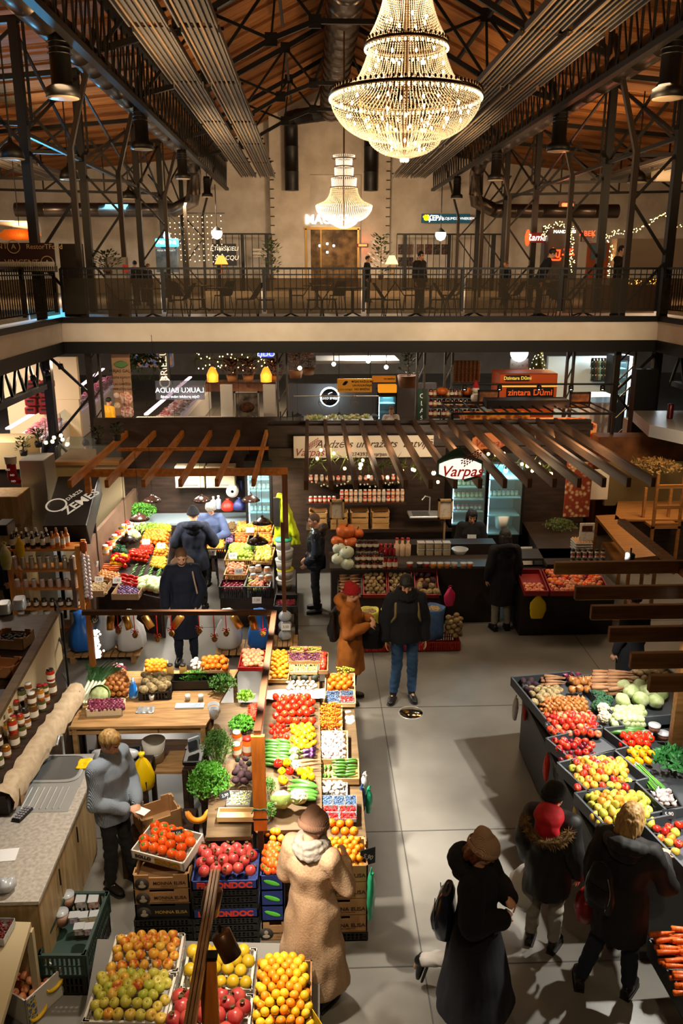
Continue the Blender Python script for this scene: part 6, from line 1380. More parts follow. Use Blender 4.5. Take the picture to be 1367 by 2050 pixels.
for i,(x,y,Y)in enumerate(((118,1215,10.0),)):
 t=thing('metal_rack','thin black upright wire rack left of the sales table','rack',G(128,1400,.3));o=t.location
 for a,c in(((-.12,.4,0),(-.12,.4,1.5)),((.08,0,0),(.08,0,1.5)),((-.12,.4,1.5),(.08,0,1.5)),((-.12,.4,1.0),(.08,0,1.0)),((-.12,.4,.5),(.08,0,.5)),((-.12,.4,.0),(.08,0,.0))):MB().bar(a,c,.022).build('rod',m_black,t)
 t.location.z=0
t=table_thing('display_table','cream table with a dashed edge in the bottom left corner',Q(.78,(-60,1842),(62,1846),(-10,2090),(-120,2090)),.05,mat=M('cream_table','b8a884',rough=.5))
punnet('clear tray of dark red dried berries on the cream table',Q(.80,(-20,1850),(24,1852),(16,1892),(-30,1892)),M('dried_berry','5a1410','7a2418',scale=40),.009,200,h=.06)
t=crate('banana_carton','white carton printed with yellow bananas, half full of peaches',(.46,.36,.26),M('white_carton','c4bcae',rough=.7),G(45,2010,.0)+Vector((.02,.05,0)),(0,0,-.55),cat='box',style='plain')
for i,(x,z,y)in enumerate(((.236,.19,.1),(.236,.07,-.08))):MB().tube([(x,y+.08*math.cos(a),z+.05*math.sin(a))for a in[PI*(1+k/8)for k in range(9)]],[.004,.01,.014,.016,.016,.016,.014,.01,.004],8).build('printed_banana',M('banana_print','e8b81c'),t)
MB().box((.234,-.13,.13),(.003,.08,.24)).build('printed_band',M('blue_band','2a5a8a','d0b040',tex='voronoi',scale=40),t)
pile(quad_in(t.location,-.55,.44,.34,.12),'peach',.038,'shaded peach inside the banana carton',parts=False)
gq=Q(.42,(124,1785),(208,1785),(180,1912),(82,1912));Mx,W,D_=frame_of(*gq)
t=crate('plastic_crate','dark green plastic crate with tubs of delicacies standing on another crate',(W,D_,.22),m_green_crate,(Mx.translation.x,Mx.translation.y,.20),(0,0,Mx.to_euler().z),style='grid',th=.016)
crate('plastic_crate','dark crate on the floor beneath the green one',(W*.95,D_*.95,.2),m_crk,(Mx.translation.x,Mx.translation.y,0),(0,0,Mx.to_euler().z),style='grid',th=.016)
for i,(x,y)in enumerate(((137,1812),(125,1848))):t=thing('food_tub','round clear-lidded tub in the green crate, %s'%('farther one','nearer one')[i],'tub',G(x,y,.30));MB().lathe([(0,0),(.05,0),(.058,.11),(0,.112)],20).build('tub',M('pink_food','c8a890','b07060',scale=20),t);MB().lathe([(.06,.105),(.06,.12),(0,.122)],20).build('lid',m_plast,t)
for i,(x,y,c)in enumerate(((163,1812,'8a8aa0'),(188,1812,'b06040'),(150,1845,'8a70c0'),(170,1845,'c0b890'),(188,1843,'c8b050'),(160,1868,'6a6a78'),(180,1868,'8a5a90'))):t=thing('food_tub','%s rectangular lidded tub in the green crate'%('grey-blue','orange','violet','pale','yellow','dark grey','purple')[i],'tub',G(x,y,.33),.1);MB().box((0,0,.035),(.085,.1 if i<2 else .075,.07),bev=.012).build('tub',M('tub_'+c,c,'d0c8c0',scale=30),t);MB().box((0,0,.073),(.09,.105 if i<2 else .08,.008),bev=.003).build('lid',m_plast,t)
for i,(x,y,z)in enumerate(((545,1745,.6),(545,1770,.46),(545,1812,.32),(545,1862,.15))):
 if i<3:t=crate('fruit_box','blue box printed with a green leaf left of the tan coat, %s'%('topmost','middle','lowest')[i],(.2,.38,.15),m_blue,(-.38,6.1,.22+(2-i)*.16),cat='box',style='plain');MB().ell((0,-.193,.08),(.075,.004,.022),12,rot=Matrix.Rotation(.35,3,'Y')).build('leaf_mark',M('leaf_print','5ac03a'),t)
monna('small printed box on the floor left of the tan coat',(-.36,6.1,.0),.24,.36,.2,font=.02)
pile(quad_in((-.38,6.1,0),0,.2,.38,.68),'persimmon',.03,'orange-red clementine in the leaf-printed box',scale=.85,mound=.02,layers=2)
pile(RA(530,570,1668,1690,dz=-.1),'mandarin',.033,'orange clementine between the post and the tan coat',layers=2)
# RIGHT STALL
Z9=.9;m_panel=M('stall_panel','5a6066',rough=.55)
t=thing('market_stall','long grey produce stall at the right edge','stall',(4.4,7.0,0));MB().box((0,.28,.40),(3.8,3.1,.76)).build('base_cabinet',m_panel,t);MB().box((0,.28,.81),(3.92,3.2,.05)).build('tabletop',m_tray,t)
def grey(label,*q):return tray(label,Q(Z9+.02,*q),.11,m_tray,name='produce_bin',cat='bin',th=.02)
grey('grey bin with roots, onions and red apples at the far left of the right stall',(1038,1366),(1170,1362),(1211,1464),(1104,1487))
grey('grey bin with cabbages and potatoes behind the tomatoes on the right stall',(1178,1362),(1345,1358),(1420,1430),(1218,1462))
grey('grey bin half full of plum-red apples on the right stall',(1109,1492),(1212,1468),(1238,1511),(1133,1540));grey('grey bin of mixed apples in the middle of the right stall',(1135,1545),(1241,1515),(1277,1578),(1162,1600))
grey('grey bin of pale yellow pears and apples beside the blonde woman',(1165,1604),(1280,1582),(1325,1648),(1203,1676));grey('grey bin of apples and tomatoes nearest on the right stall',(1300,1655),(1420,1625),(1480,1730),(1340,1750))
def PL(kind,r,label,x0,x1,y0,y1,z=.92,sk=0,**k):pile(R4(z,x0,x1,y0,y1,sk=sk),kind,r,label,parts=k.pop('parts',False),**k)
PL('beetroot',.045,'black radish in the far corner of the right stall',1046,1082,1368,1396,sk=-8,scale=1.05)
rows(R4(.94,1088,1122,1362,1382),'parsnip','pale parsnip at the far edge of the right stall',1,4,z=.03,layers=2)
PL('celeriac',.05,'pale celeriac or swede on the right stall',1064,1132,1384,1418,sk=-8,mound=.05,scale=.85);PL('red_onion',.036,'red onion at the far edge of the right stall',1126,1170,1358,1372,mound=.04)
PL('big_onion',.055,'large brown onion on the right stall',1135,1190,1370,1396,mound=.06,scale=.9);PL('small_onion',.026,'small golden onion before the celeriac',1082,1182,1406,1438,sk=-8,mound=.03,layers=2,scale=1.1)
PL('apple',.042,'red apple in the front half of the far left bin',1098,1204,1438,1484,sk=-12,mound=.08,mix=['apple','apple','peach'])
rows(R4(.94,1192,1262,1358,1396),'parsnip','earthy carrot stacked crosswise on the right stall',2,6,z=.03,layers=3,scale=1.25)
PL('potato',.042,'dusty brown potato at the far right of the right stall',1256,1342,1354,1386,mound=.06,layers=2,scale=1.1)
PL('broccoli',.06,'dark green broccoli head on the right stall',1184,1228,1398,1428,sk=-6,gap=1.7);PL('cauliflower',.07,'cauliflower head before the broccoli',1198,1224,1424,1456,sk=-6)
PL('cabbage',.08,'large white cabbage on the right stall',1232,1338,1384,1428,mound=.05,gap=1.75,scale=1.1);PL('cabbage',.05,'small pale green kohlrabi or cabbage on the right stall',1222,1290,1426,1458,scale=.62,layers=2)
PL('apple',.042,'plum-red apple in the half-full bin',1116,1200,1490,1536,sk=-14,mound=.05,mix=['apple','plum_red','apple'])
PL('apple_mix',.042,'mixed red and yellow apple in the middle bin of the right stall',1148,1268,1530,1594,sk=-16,mound=.1,mix=['apple_mix','apple_mix','apple','apple_yellow'],parts=True)
PL('apple_yellow',.042,'pale yellow pear or apple beside the blonde woman',1184,1312,1598,1664,sk=-16,mound=.09,mix=['apple_yellow','pear','pear','apple_mix'],parts=True)
rows(R4(.93,1230,1280,1462,1474),'zucchini','dark cucumber behind the red tomatoes on the right stall',2,2,z=.03)
PL('tomato',.044,'red tomato on the right stall',1238,1310,1478,1504,mound=.03,scale=1.1,parts=True);PL('yellow_tomato',.046,'yellow-orange tomato on the right stall',1250,1312,1506,1538,mound=.02,scale=1.05,parts=True)
for i,(x,y,z)in enumerate(((1293,1478,.9),(1309,1462,.9),(1309,1462,.97),(1327,1478,.9))):
 t=thing('food_tub','clear lidded tub of spices on the right stall, %s'%('left of three','lower of the far pair','upper of the far pair','right one, emptier')[i],'tub',G(x,y,z));MB().lathe([(0,0),(.055,0),(.06,.06),(0,.062)],20).build('tub',M('spice','7a4030','9a6a50',scale=30),t);MB().lathe([(.064,.056),(.064,.068),(0,.07)],20).build('lid',m_plast,t)
herb('big dark leafy heap of spinach at the right edge',G(1345,1535,.92),.17,.18,M('spinach','2c7030','1e5424',rough=.45,scale=8),500,.032,seed=3)
t=thing('spring_onions','bundle of bright green spring onions on the right stall','spring onions',G(1272,1538,.93));d=G(1322,1590,.93)-G(1272,1538,.93);b=MB();c_=MB()
for k in range(50):o=Vector((RF.uniform(-.06,.06),RF.uniform(-.02,.02),RF.uniform(0,.05)));e=d*RF.uniform(.8,1.15)+o*1.3;b.tube([o,o*.9+d*.5+Vector((0,0,.01)),e],[.005,.004,.002],5);c_.tube([o-d*.12,o],.006,5)
b.build('green_tops',M('spring_green','5aa028',rough=.4),t);c_.build('white_bulbs',M('leek_white'),t)
tray('black tray of garlic bulbs at the right edge',R4(.93,1306,1356,1588,1620,sk=-10),.05,m_crk);PL('garlic',.027,'garlic bulb in the black tray on the right stall',1310,1354,1590,1618,sk=-10,layers=2)
PL('apple_mix',.042,'red and yellow apple in the nearest bin of the right stall',1318,1372,1665,1725,sk=-16,mound=.05,mix=['apple_mix','apple','apple_yellow']);PL('tomato',.044,'red tomato in the nearest bin at the right edge',1348,1392,1650,1672)
t,q=crate_at('carrot_bin','dark bin heaped with carrots in the lower right corner',.42,.16,(1306,1887),(1420,1862),(1490,2010),(1366,2000),m_tray,'plain',cat='bin');rows([p+Vector((0,0,.05))for p in q],'carrot','orange carrot in the dark bin of the lower right corner',3,7,z=.03,layers=3,scale=1.15,jit=.03,parts=False)
table_thing('low_bench','low stand under the carrot bin',[Vector((3.0,5.0,.41)),Vector((4.1,5.0,.41)),Vector((4.1,4.2,.41)),Vector((3.0,4.2,.41))],mat=m_tray)
for(x,y,z,m_,w_,nm)in((1030,1440,.55,m_wbag,.1,'white'),(1050,1440,.55,m_rbag,.09,'red'),(1092,1560,.5,m_rbag,.11,'orange-red'),(1152,1650,.5,m_ybag,.12,'yellow')):bag('shopping_bag','%s plastic bag hanging on the aisle side of the right stall'%nm,G(x,y,z),flatbag(w_,.28,int(x)),m_,1.2)
price(G(1052,1378,.98),'on the black radishes',.08,True);price(G(1098,1455,.98),'on the golden onions',.07,True);price(G(1205,1665,.98),'at the yellow pears',.1,True);price(G(1340,1640,.98),'before the garlic tray',.12,True)
for y,nm in((8.3,'farthest'),(6.8,'middle'),(5.4,'nearest')):can('black spotlight can under the canopy of the right stall, %s of three'%nm,(3.42,y,2.72),(-.1,0,-1),m_black,.05,.12)
m_slat=M('canopy_wood','7a5428','5c3c18',rough=.5,scale=4,stretch=(.6,6,6))
for y,nm in((7.66,'farthest'),(7.0,'second'),(6.55,'third'),(6.1,'fourth'),(5.63,'fifth'),(5.27,'nearest')):
 t=thing('wooden_beam','brown canopy beam over the right stall, %s of six'%nm,'beam',(4.35,y,2.8));MB().box((0,0,0),(3.9,.05,.13),bev=.004).build('beam',m_slat,t)
t=thing('wooden_post','brown wooden post carrying the canopy of the right stall','post',G(1350,1500,.92));MB().box((0,0,.92),(.12,.08,1.86)).build('post_board',m_slat,t);MB().box((0,.6,1.84),(.09,2.8,.06)).build('carrier_beam',m_slat,t)
# VARIETY COUNTER WITH PERGOLA (middle distance)
m_vw=M('stall_brown','2a1c14','1c120c',rough=.6,scale=3);m_vtop=M('slate_top','3a332c',rough=.4);YV=12.45
t=thing('sales_counter','long dark counter of preserves beneath the brown pergola','counter',(1.7,12.9,0));MB().box((0,.1,.49),(2.8,.75,.97)).build('front_panel',m_vw,t);MB().box((0,.1,.99),(2.86,.82,.04)).build('countertop',m_vtop,t);MB().box((.1,.42,1.1),(2.6,.3,.2)).build('raised_shelf',m_vw,t)
t=thing('sales_counter','dark counter with red fruit trays to the right of the customer in black','counter',(4.05,12.6,0));MB().box((0,.0,.42),(1.5,1.0,.84)).build('front_panel',m_vw,t);MB().box((-.1,.62,.98),(1.8,.5,.04)).build('countertop',m_vtop,t)
def bin4(label,x0,x1,mat,z0=.86,z1=.62,y0=1150,y1=1194,sk=0):
 q=Q(z0,(x0,y0),(x1,y0),(x1+sk,y1),(x0+sk,y1),z1);tray(label,q,.09,mat,name='produce_bin',cat='bin',style='plain',th=.015);return q
q=bin4('black tilted bin of scorzonera roots',678,722,m_crk);rows(q,'parsnip','thin muddy root in the black tilted bin',2,7,z=.03,layers=2,scale=.8,ang=.2)
q=bin4('red tilted bin of potatoes behind the woman in the red hat',727,771,m_crr,sk=2);pile(q,'potato',.04,'yellow potato in the red tilted bin',layers=2,parts=False)
q=bin4('red tilted bin hidden behind the head of the jeans man',776,820,m_crr,sk=5);pile(q,'celeriac',.05,'pale root vegetable in the red bin behind the jeans man',scale=.8,parts=False)
q=bin4('red tilted bin of turnips beside the jeans man',825,868,m_crr,sk=12);pile(q,'potato',.045,'turnip or beetroot in the rightmost red bin',scale=1.15,mix=['potato','celeriac','beetroot'],parts=False)
table_thing('bin_stand','dark stand carrying four tilted vegetable bins before the long counter',Q(.83,(672,1152),(872,1152),(884,1192),(676,1192),.58),mat=m_vw,skirt=m_vw)
q=bin4('red bin with a few apples beside the customer in black',1040,1082,m_crr,.92,.8,1148,1190,8);pile(q[2:]+q[:2]if 0 else[q[0]*.4+q[3]*.6,q[1]*.4+q[2]*.6,q[2],q[3]],'peach',.035,'small apple at the bottom of the half-empty red bin',parts=False)  # peach shapes stand in for the apples
q=bin4('wide red bin of deep red and orange fruit',1090,1200,m_crr,.92,.8,1148,1190,10);pile(q,'plum_red',.034,'deep red or orange fruit in the wide red bin',scale=1.2,mix=['persimmon','peach','peach','orange','plum_red'],mound=.03,parts=False)  # peach, plum, orange and persimmon shapes stand in for apples, tomatoes and peppers
bag('shopping_bag','yellow plastic bag hanging from the dark counter',G(1075,1238,.34),flatbag(.24,.4,8,.02),m_ybag,0)
m_pg=M('pergola_brown','5c4028','46301c',rough=.6,scale=3,stretch=(6,.6,6))
for i in range(15):
 x=V(615+i*35.5,848,15).x;t=thing('pergola_beam','brown pergola rafter over the preserve counter','beam',(x,12.75,2.95),0,'rafters of the brown pergola');MB().box((0,0,0),(.06,4.6,.13),bev=.004).build('rafter',m_pg,t)
t=thing('stall_wall','dark plank wall with shelves behind the preserve counter','partition',(2.2,15.1,0));MB().box((0,0,1.5),(6.0,.1,2.95)).build('plank_wall',m_wenge,t);MB().box((0,-.1,2.42),(6.0,.14,.16)).build('fascia_beam',m_wenge,t);MB().box((0,-.1,2.86),(6.0,.14,.12)).build('fascia_beam',m_wenge,t)
t=sign('shop_banner','long cream banner with red script and wheat ears above the shelves',587,873,867,915,14.85,M('cream_banner','c8bca8',rough=.7),.02,'banner');w_=t['w']
m_rs=M('red_script','8a2c1c',rough=.6);lettering(t,'Varpas',.2,(-w_*.39,-.02,-.10),m_rs,italic=.35);lettering(t,'Audzēts un ražots  Latvijā',.2,(w_*.07,-.02,.05),m_inkb,italic=.4);lettering(t,'28274393  svarpas',.1,(w_*.02,-.02,-.14),m_inkb)
def ears(parent,loc,s_,mat,n=7,nm='wheat_ear'):
 for e in(0,1):
  b=MB();[b.ell((k*.045*s_+e*.05*s_,0,k*.03*s_+e*-.05*s_+sd*.022*s_),(.026*s_,.004,.012*s_),6,rot=Matrix.Rotation(-.6+sd*.5,3,'Y'))for k in range(n)for sd in(-1,1)];b.build(nm,mat,parent,loc)
ears(t,(-w_*.40,-.02,.02),.7,m_rs)
m_board=M('sign_green','2a4a3a',rough=.5);t=thing('shop_sign','glowing white sign with red script and wheat ears hanging before the fridges','sign',V(920,940,10.35));t.scale=(.82,1,.82);b=MB();b.loft([((-.36+.09*k,0,.02+.03*k*(k<5)),(0,.02,0),(0,0,.10+.13*math.sin(PI*(k+.6)/9)))for k in range(9)],n=16);b.build('backing',m_board,t)
b=MB();b.loft([((-.33+.083*k,-.03,.02),(0,.012,0),(0,0,.06+.11*math.sin(PI*(k+.6)/9)))for k in range(9)],n=16);b.build('lit_panel',M('lit_cream','fff4e4',emit=1.1),t);lettering(t,'Varpas',.24,(.02,-.055,-.02),M('red_script_lit','b82818',emit=.4),italic=.3,bold=.003);ears(t,(.02,-.05,.14),.9,m_rs)
t=thing('shop_sign','dim orange cut-out sign with script behind the pergola rafters','sign',V(978,885,14.7));b=MB();b.loft([((-.3+.075*k,0,.0),(0,.015,0),(0,0,.05+.13*math.sin(PI*(k+.6)/9)))for k in range(9)],n=14);b.build('board',M('orange_board_sign','b86a34'),t);lettering(t,'Varpas',.2,(0,-.03,-.02),m_rs,italic=.3)
def shelf_at(label,x0,x1,y,Y,d=.35,th=.04,mat=None,name='wall_shelf'):a=V(x0,y,Y);c=V(x1,y,Y);t=thing(name,label,'shelf',((a.x+c.x)/2,Y,a.z));MB().box((0,0,-th/2),(c.x-a.x,d,th)).build('board',mat or m_wenge,t);return a.z
z1=shelf_at('shelf carrying two tiers of small jars behind the pumpkins',613,812,1003,14.6);z0=shelf_at('upper shelf edged with pale tinsel and greenery',613,812,962,14.75,.3);z2=shelf_at('lower shelf carrying wooden crates',613,900,1053,14.5,.5,.06)
jc=['b83020','c88a70','a8a090','c86020','b08060']
for r_ in range(2):
 for i in range(14):p=V(684+i*9.3,1003,14.5);k=(i*3)%5;put_jar(jar('s%d'%k,.036,.115,jc[k],m_jarlid),(p.x,14.5,z1+r_*.118),'preserve_jar','small %s jar with pale label on the %s tier of the wall shelf'%(('red','rosy','pale','orange','tan')[k],('lower','upper')[r_]),'jar')
for i in range(6):p=V(622+i*9.3,1003,14.5);put_jar(jar('s0',.036,.115,'b83020',m_jarlid),(p.x,14.5,z1),'preserve_jar','red jar at the left end of the wall shelf','jar')
for i in range(17):p=V(622+i*11,962,14.7);put_jar(jar('s%d'%(i%3),.036,.115,jc[i%5],m_lidk),(p.x,14.72,z0),'preserve_jar','dim jar on the upper shelf behind the fir greenery','jar')
for i in range(4):p=V(637+i*41,1053,14.45);t=crate('wooden_crate','pale slatted wooden crate on the shelf, %s from the left'%('first','second','third','fourth')[i],(.33,.36,.32),m_crwood,(p.x,14.45,z2),style='slat')
garland('tinsel edging the upper jar shelf',[V(620,966,14.5),V(660,972,14.5),V(700,964,14.5),V(740,971,14.5),V(810,966,14.5)],30,'tinsel','d8c8a8',jr=.03)
garland('fir greenery with warm bulbs along the pergola front',[V(620,930,13.8),V(680,915,13.8),V(760,935,13.8),V(800,925,13.8),V(860,955,13.8)],14,jr=.2);garland('fir greenery with warm bulbs right of the glowing sign',[V(960,915,13.8),V(1010,925,13.8),V(1060,932,13.8),V(1110,940,13.8)],8,jr=.16)
for i,(x,y)in enumerate(((722,930),(868,947),(1012,943),(1102,949),(1056,932))):
 t=thing('filament_bulb','bare warm bulb hanging under the pergola, %s from the left'%('first','second','third','fifth','fourth')[i],'light bulb',V(x,y,12.6));MB().ell((0,0,0),.035,10).build('bulb',M('warm_bulb2','ffd890',emit=12),t);MB().tube([(0,0,.03),(0,0,.07)],.014,6).build('socket',m_black,t);lamp('POINT',V(x,y,12.4),3,WARM,.05)
W3=lambda x,y,z:G(x,y,z)
for i,(x,y,k,s)in enumerate(((692,1092,'pumpkin',1),(714,1086,'pumpkin',.75),(678,1103,'pumpkin',.8),(701,1105,'pumpkin',.8),(679,1118,'white_pumpkin',.9),(694,1124,'white_pumpkin',1),(676,1136,'white_pumpkin',.85),(695,1141,'white_pumpkin',.9))):
 z=1.38 if i<2 else 1.22 if i<6 else 1.11;o=place(k,V(x,(1063,1067,1083,1086,1098,1106,1119,1128)[i],(12.9,13.0,12.85,12.8,12.7,12.6,12.55,12.5)[i]),(.15,.1,i),('topmost large orange pumpkin on the counter','orange pumpkin behind the dark jars','orange pumpkin above the white ones, left','orange pumpkin above the white ones, right','white pumpkin in the upper row, left','white pumpkin in the upper row, right','lowest white pumpkin, left','lowest white pumpkin, right')[i],None,s)
def jrow(x0,x1,y,z,n,r,h,cols,lid,label,nm='preserve_jar',cat='jar',tiers=1):
 for q in range(tiers):
  for i in range(n):p=G(x0+(x1-x0)*i/max(1,n-1),y,z);c=cols[i%len(cols)];put_jar(jar('v'+nm,r,h,c,lid,nm!='juice_bottle',.45 if nm=='juice_bottle' else .72,.62 if nm=='juice_bottle' else .8),p+Vector((0,0,q*h*1.02)),nm,label+(', upper tier' if q else ''),cat)
jrow(716,762,1138,1.01,5,.05,.13,['3a1c12','6a3018'],m_lidk,'dark-lidded jar in the front block left of the red jars',tiers=2);jrow(718,752,1112,1.2,4,.05,.13,['3a1c12','4a2a1c'],m_lidk,'dark-lidded jar in the rear block before the pumpkins',tiers=2)
jrow(768,790,1138,1.01,3,.045,.2,['7a1010','901818'],m_lidk,'tall deep red jar beside the black price cards',tiers=1);jrow(762,790,1112,1.2,4,.045,.2,['6a1010','801818'],m_lidr,'deep red bottle of berry juice','juice_bottle','bottle',1);jrow(794,816,1112,1.2,3,.05,.3,['c8a888','d0b090'],m_lidr,'pale juice bottle with red cap','juice_bottle','bottle')
for i in range(4):
 for k in range(2):p=G(842+i*17,1110,1.2)+Vector((0,0,k*.11));t=thing('food_tub','cream square tub %s, column %s'%('on top of another' if k else 'at the bottom of its pair',('beside the red bucket','second','third','nearest the till')[i]),'tub',p);MB().box((0,0,.05),(.115,.13,.1),bev=.012).build('tub',M('cream_tub','c0b090','a89878',scale=10),t);MB().box((0,0,.103),(.122,.137,.012),bev=.004).build('lid',m_plast,t)
for i,(x,c,nm)in enumerate(((835-15,'8a2818','red'),(840,'2a1c1c','black'),(853,'8a1424','crimson'),(867,'b8701c','amber'),(881,'c0801c','golden'),(895,'b8703c','orange'),(909,'a88468','tan'),(927,'a07860','rosy'),(940,'b05020','red-orange'))):t=thing('food_tub','%s tub in the front row of salads on the long counter'%nm,'tub',G(x,1136,1.01));MB().lathe([(0,0),(.045,0),(.052,.08),(0,.082)],18).build('tub',M('sal'+c,c,rough=.4),t);MB().lathe([(.054,.076),(.054,.086),(0,.088)],18).build('lid',m_plast,t)
t=thing('steel_bowl','large dark bowl on the counter before the cashier','bowl',G(920,1108,1.2));MB().lathe([(0,0),(.08,0),(.14,.08),(.13,.08),(.07,.012),(0,.012)],24).build('bowl',m_steel,t)
t=thing('sink','steel wall sink with a curved tap behind the counter','sink',V(850,1030,14.4));MB().box((0,0,0),(.6,.4,.04),bev=.01).build('rim',m_steel,t);MB().box((-.08,-.02,.022),(.3,.28,.01)).build('basin',M('steel_recess_shade'),t);MB().tube([(.1,.1,0),(.1,.1,.3),(.0,.02,.34),(-.06,-.02,.28)],.014,8).build('tap',m_steel,t)  # flat basin again, the shade of its hollow given as darker steel
for i,(x0,y0,x1,y1,Y)in enumerate(((662,1002,687,1037,12.9),(879,1001,903,1036,13.2))):t=sign('framed_notice','white framed notice on a stick %s'%('above the pumpkins' if i==0 else 'right of the sink'),x0,y0,x1,y1,Y,M('notice_paper','c8c0b0','8a8478',scale=14,lo=.55,hi=.7),.02,'notice',m_oak);MB().box((0,.01,-.35),(.03,.02,.5)).build('stick',m_oak,t)
def fridge(label,x0,x1,y0,y1,Y,cold,nsh,items,h0=0):
 a=V(x0,y0,Y);c=V(x1,y1,Y);w_=c.x-a.x;H_=a.z;t=thing('display_fridge',label,'fridge',((a.x+c.x)/2,Y+.3,0));z0_=max(.3,c.z-.1)
 for sx in(-1,1):MB().box((sx*(w_/2+.02),0,H_/2),(.05,.6,H_)).build('side_wall',m_black,t)
 MB().box((0,0,H_+.06),(w_+.1,.6,.2)).build('top_box',m_black,t);MB().box((0,0,z0_/2),(w_+.09,.6,z0_)).build('plinth',m_black,t);MB().box((0,.28,(H_+z0_)/2),(w_,.03,H_-z0_)).build('back_wall',M('fridge_back','9ac8d0',rough=.5),t)
 MB().box((-w_/2+.02,-.25,(H_+z0_)/2),(.02,.02,H_-z0_)).build('light_strip',M('cold_strip','c8f0ff',emit=9),t)
 MB().box((0,-.3,(H_+z0_)/2),(w_,.008,H_-z0_)).build('glass_door',glass('fridge_glass','d8f0f4',.08),t)
 dz=(H_-z0_)/nsh;pj=jar('f',.035,.11,'a8843c',m_jarlid)
 for k in range(nsh):
  z=z0_+dz*k;MB().box((0,-.02,z+.01),(w_-.02,.5,.02)).build('shelf',M('wire_white','b8c8cc'),t)
  if k in items:
   cc=items[k];n=int(w_/.08)
   for i in range(n):put_jar(jar('f'+cc,.034,min(.12,dz*.7),cc,m_lidk),((a.x+c.x)/2-w_/2+.06+i*.08,Y+.12,z+.022),'preserve_jar','jar in the lit fridge %s, shelf %s'%(label.split('fridge')[1].strip()or 'there',('lowest','second','third','fourth','fifth','topmost')[k]),'jar')
 lamp('AREA',((a.x+c.x)/2,Y+.12,H_-.05),cold,(.55,.9,1),.3,((a.x+c.x)/2,Y+.15,0));return t
fridge('glowing glass-door fridge behind the cashier',908,968,928,1040,14.3,9,5,{1:'9a2a60',2:'a88a50',3:'8a9a50',4:'6a5030'});t=fridge('pale blue lit fridge beside the customer in black',981,1040,925,1060,14.3,11,4,{2:'8aa0a0'})
b=thing('bucket','white tub standing inside the pale blue fridge','bucket',V(1004,1056,14.4));MB().lathe([(0,0),(.11,0),(.14,.24),(0,.25)],20).build('tub',m_crw,b)
for i,x in enumerate((2.0,1.5,.9)):
 t=crate('plastic_crate','red crate on the floor under the sacks, %s'%('beneath the net of potatoes','behind the jeans man','beneath the yellow sacks')[i],(.5,.36,.16),m_crr,(x,11.75,0),style='grid')
def sack(label,x,y,r,h,mat,seed,cont=None):
 t=thing('sack',label,'sack',(x,y,.165));b=MB();b.lathe([(0,0),(r,.01),(r*1.08,h*.3),(r*1.02,h*.7),(r*1.1,h*.92),(r*1.13,h),(r*.98,h),(r*.92,h*.9),(0,h*.88)],24,wob=lambda a,z:1+.05*math.sin(4*a+seed+z*9));wob(b,.012,12,seed);b.build('sack_body',mat,t)
 if cont:b=MB();[b.ell((r*.7*math.sqrt(RF.random())*math.cos(k),r*.7*math.sqrt(RF.random())*math.sin(k),h*.9+.01),.03,7)for k in range(22)];o=b.build('potatoes',cont,t);o['kind']='stuff'
m_ysack=M('yellow_sack','c8c050','b0a840',rough=.6,scale=10,bump=.3);sack('open yellow sack of potatoes right of the mustard coat',.85,11.72,.14,.48,m_ysack,1,m_pot);sack('open yellow sack touching the jeans man',1.2,11.7,.15,.50,m_ysack,2,m_pot)
sack('blue sack to the right of the jeans man',1.86,11.75,.15,.5,M('blue_sack','4a6a9a','3c5a88',rough=.6,scale=10,bump=.3),3,m_pot)
t=thing('net_bag','net of potatoes on the red crate to the right of the blue sack','net bag',(2.17,11.72,.165));b=MB();[b.ell((.10*math.cos(k*2.4),.09*math.sin(k*2.4),.05+k*.012),(.05,.045,.04),8)for k in range(26)];b.build('potatoes',m_pot,t)
bag('shopping_bag','magenta plastic bag knotted above the net of potatoes',(2.12,11.9,.62),flatbag(.17,.3,6,.05),M('magenta_bag','c01c50',rough=.4),.3)
t=thing('floor_plate','round polished metal cover set in the floor before the jeans man','floor cover',(1.28,9.75,0));MB().lathe([(0,.006),(.155,.006),(.16,.0)],40).build('disc',M('polished_brass','c8a880',rough=.12,metal=1),t);MB().lathe([(.157,.0),(.157,.008),(.168,.008),(.17,0)],40).build('rim',m_steel,t)
t=table_thing('side_counter','dark plank counter running back on the right of the cashier',Q(1.0,(1040,1035),(1150,1050),(1210,1130),(1095,1130)),mat=m_wenge,skirt=m_vw)
for i in range(6):
 for k in range(3):p=G(1146+i*12,1128-k*9,1.02);put_jar(jar('e',.036,.1,('2a1a14','7a2c14')[k%2],m_lidk),p,'preserve_jar','small %s jar before the egg trays'%('dark','red')[k%2],'jar')
for k in range(4):
 t=thing('egg_tray','grey cardboard tray of brown eggs right of the counter, %s'%('lowest','second','third','topmost of the stack')[k],'egg tray',G(1172,1110,1.02)+Vector((0,.25,.045*k)));MB().box((0,0,.015),(.3,.3,.03),bev=.008).build('tray',M('pulp','9a9488',rough=.9),t);b=MB();[b.ell((-.12+.048*a,-.12+.048*c,.035),(.02,.02,.026),7)for a in range(6)for c in range(6)];b.build('eggs',M('egg_shell','c89868','b88858',scale=30),t)
t=sign('framed_notice','white standing notice with a photograph behind the egg trays',1161,1047,1188,1082,13.2,M('notice_paper'),.02,'notice');MB().box((0,-.012,.06),(.18,.006,.1)).build('picture',M('dark_photo','5a2018','20140c',scale=20),t)
t=sign('poster','tall poster of pastries and salads behind the fir branch',1135,925,1178,1035,14.2,M('food_poster','b89868','7a2c14',tex='voronoi',scale=12,hi=.5,lo=.2),.03,'poster');herb('fir branch lying over a green bag on the side counter',G(1120,1062,1.0),.2,.3,M('fir_green'),500,.02,seed=7)
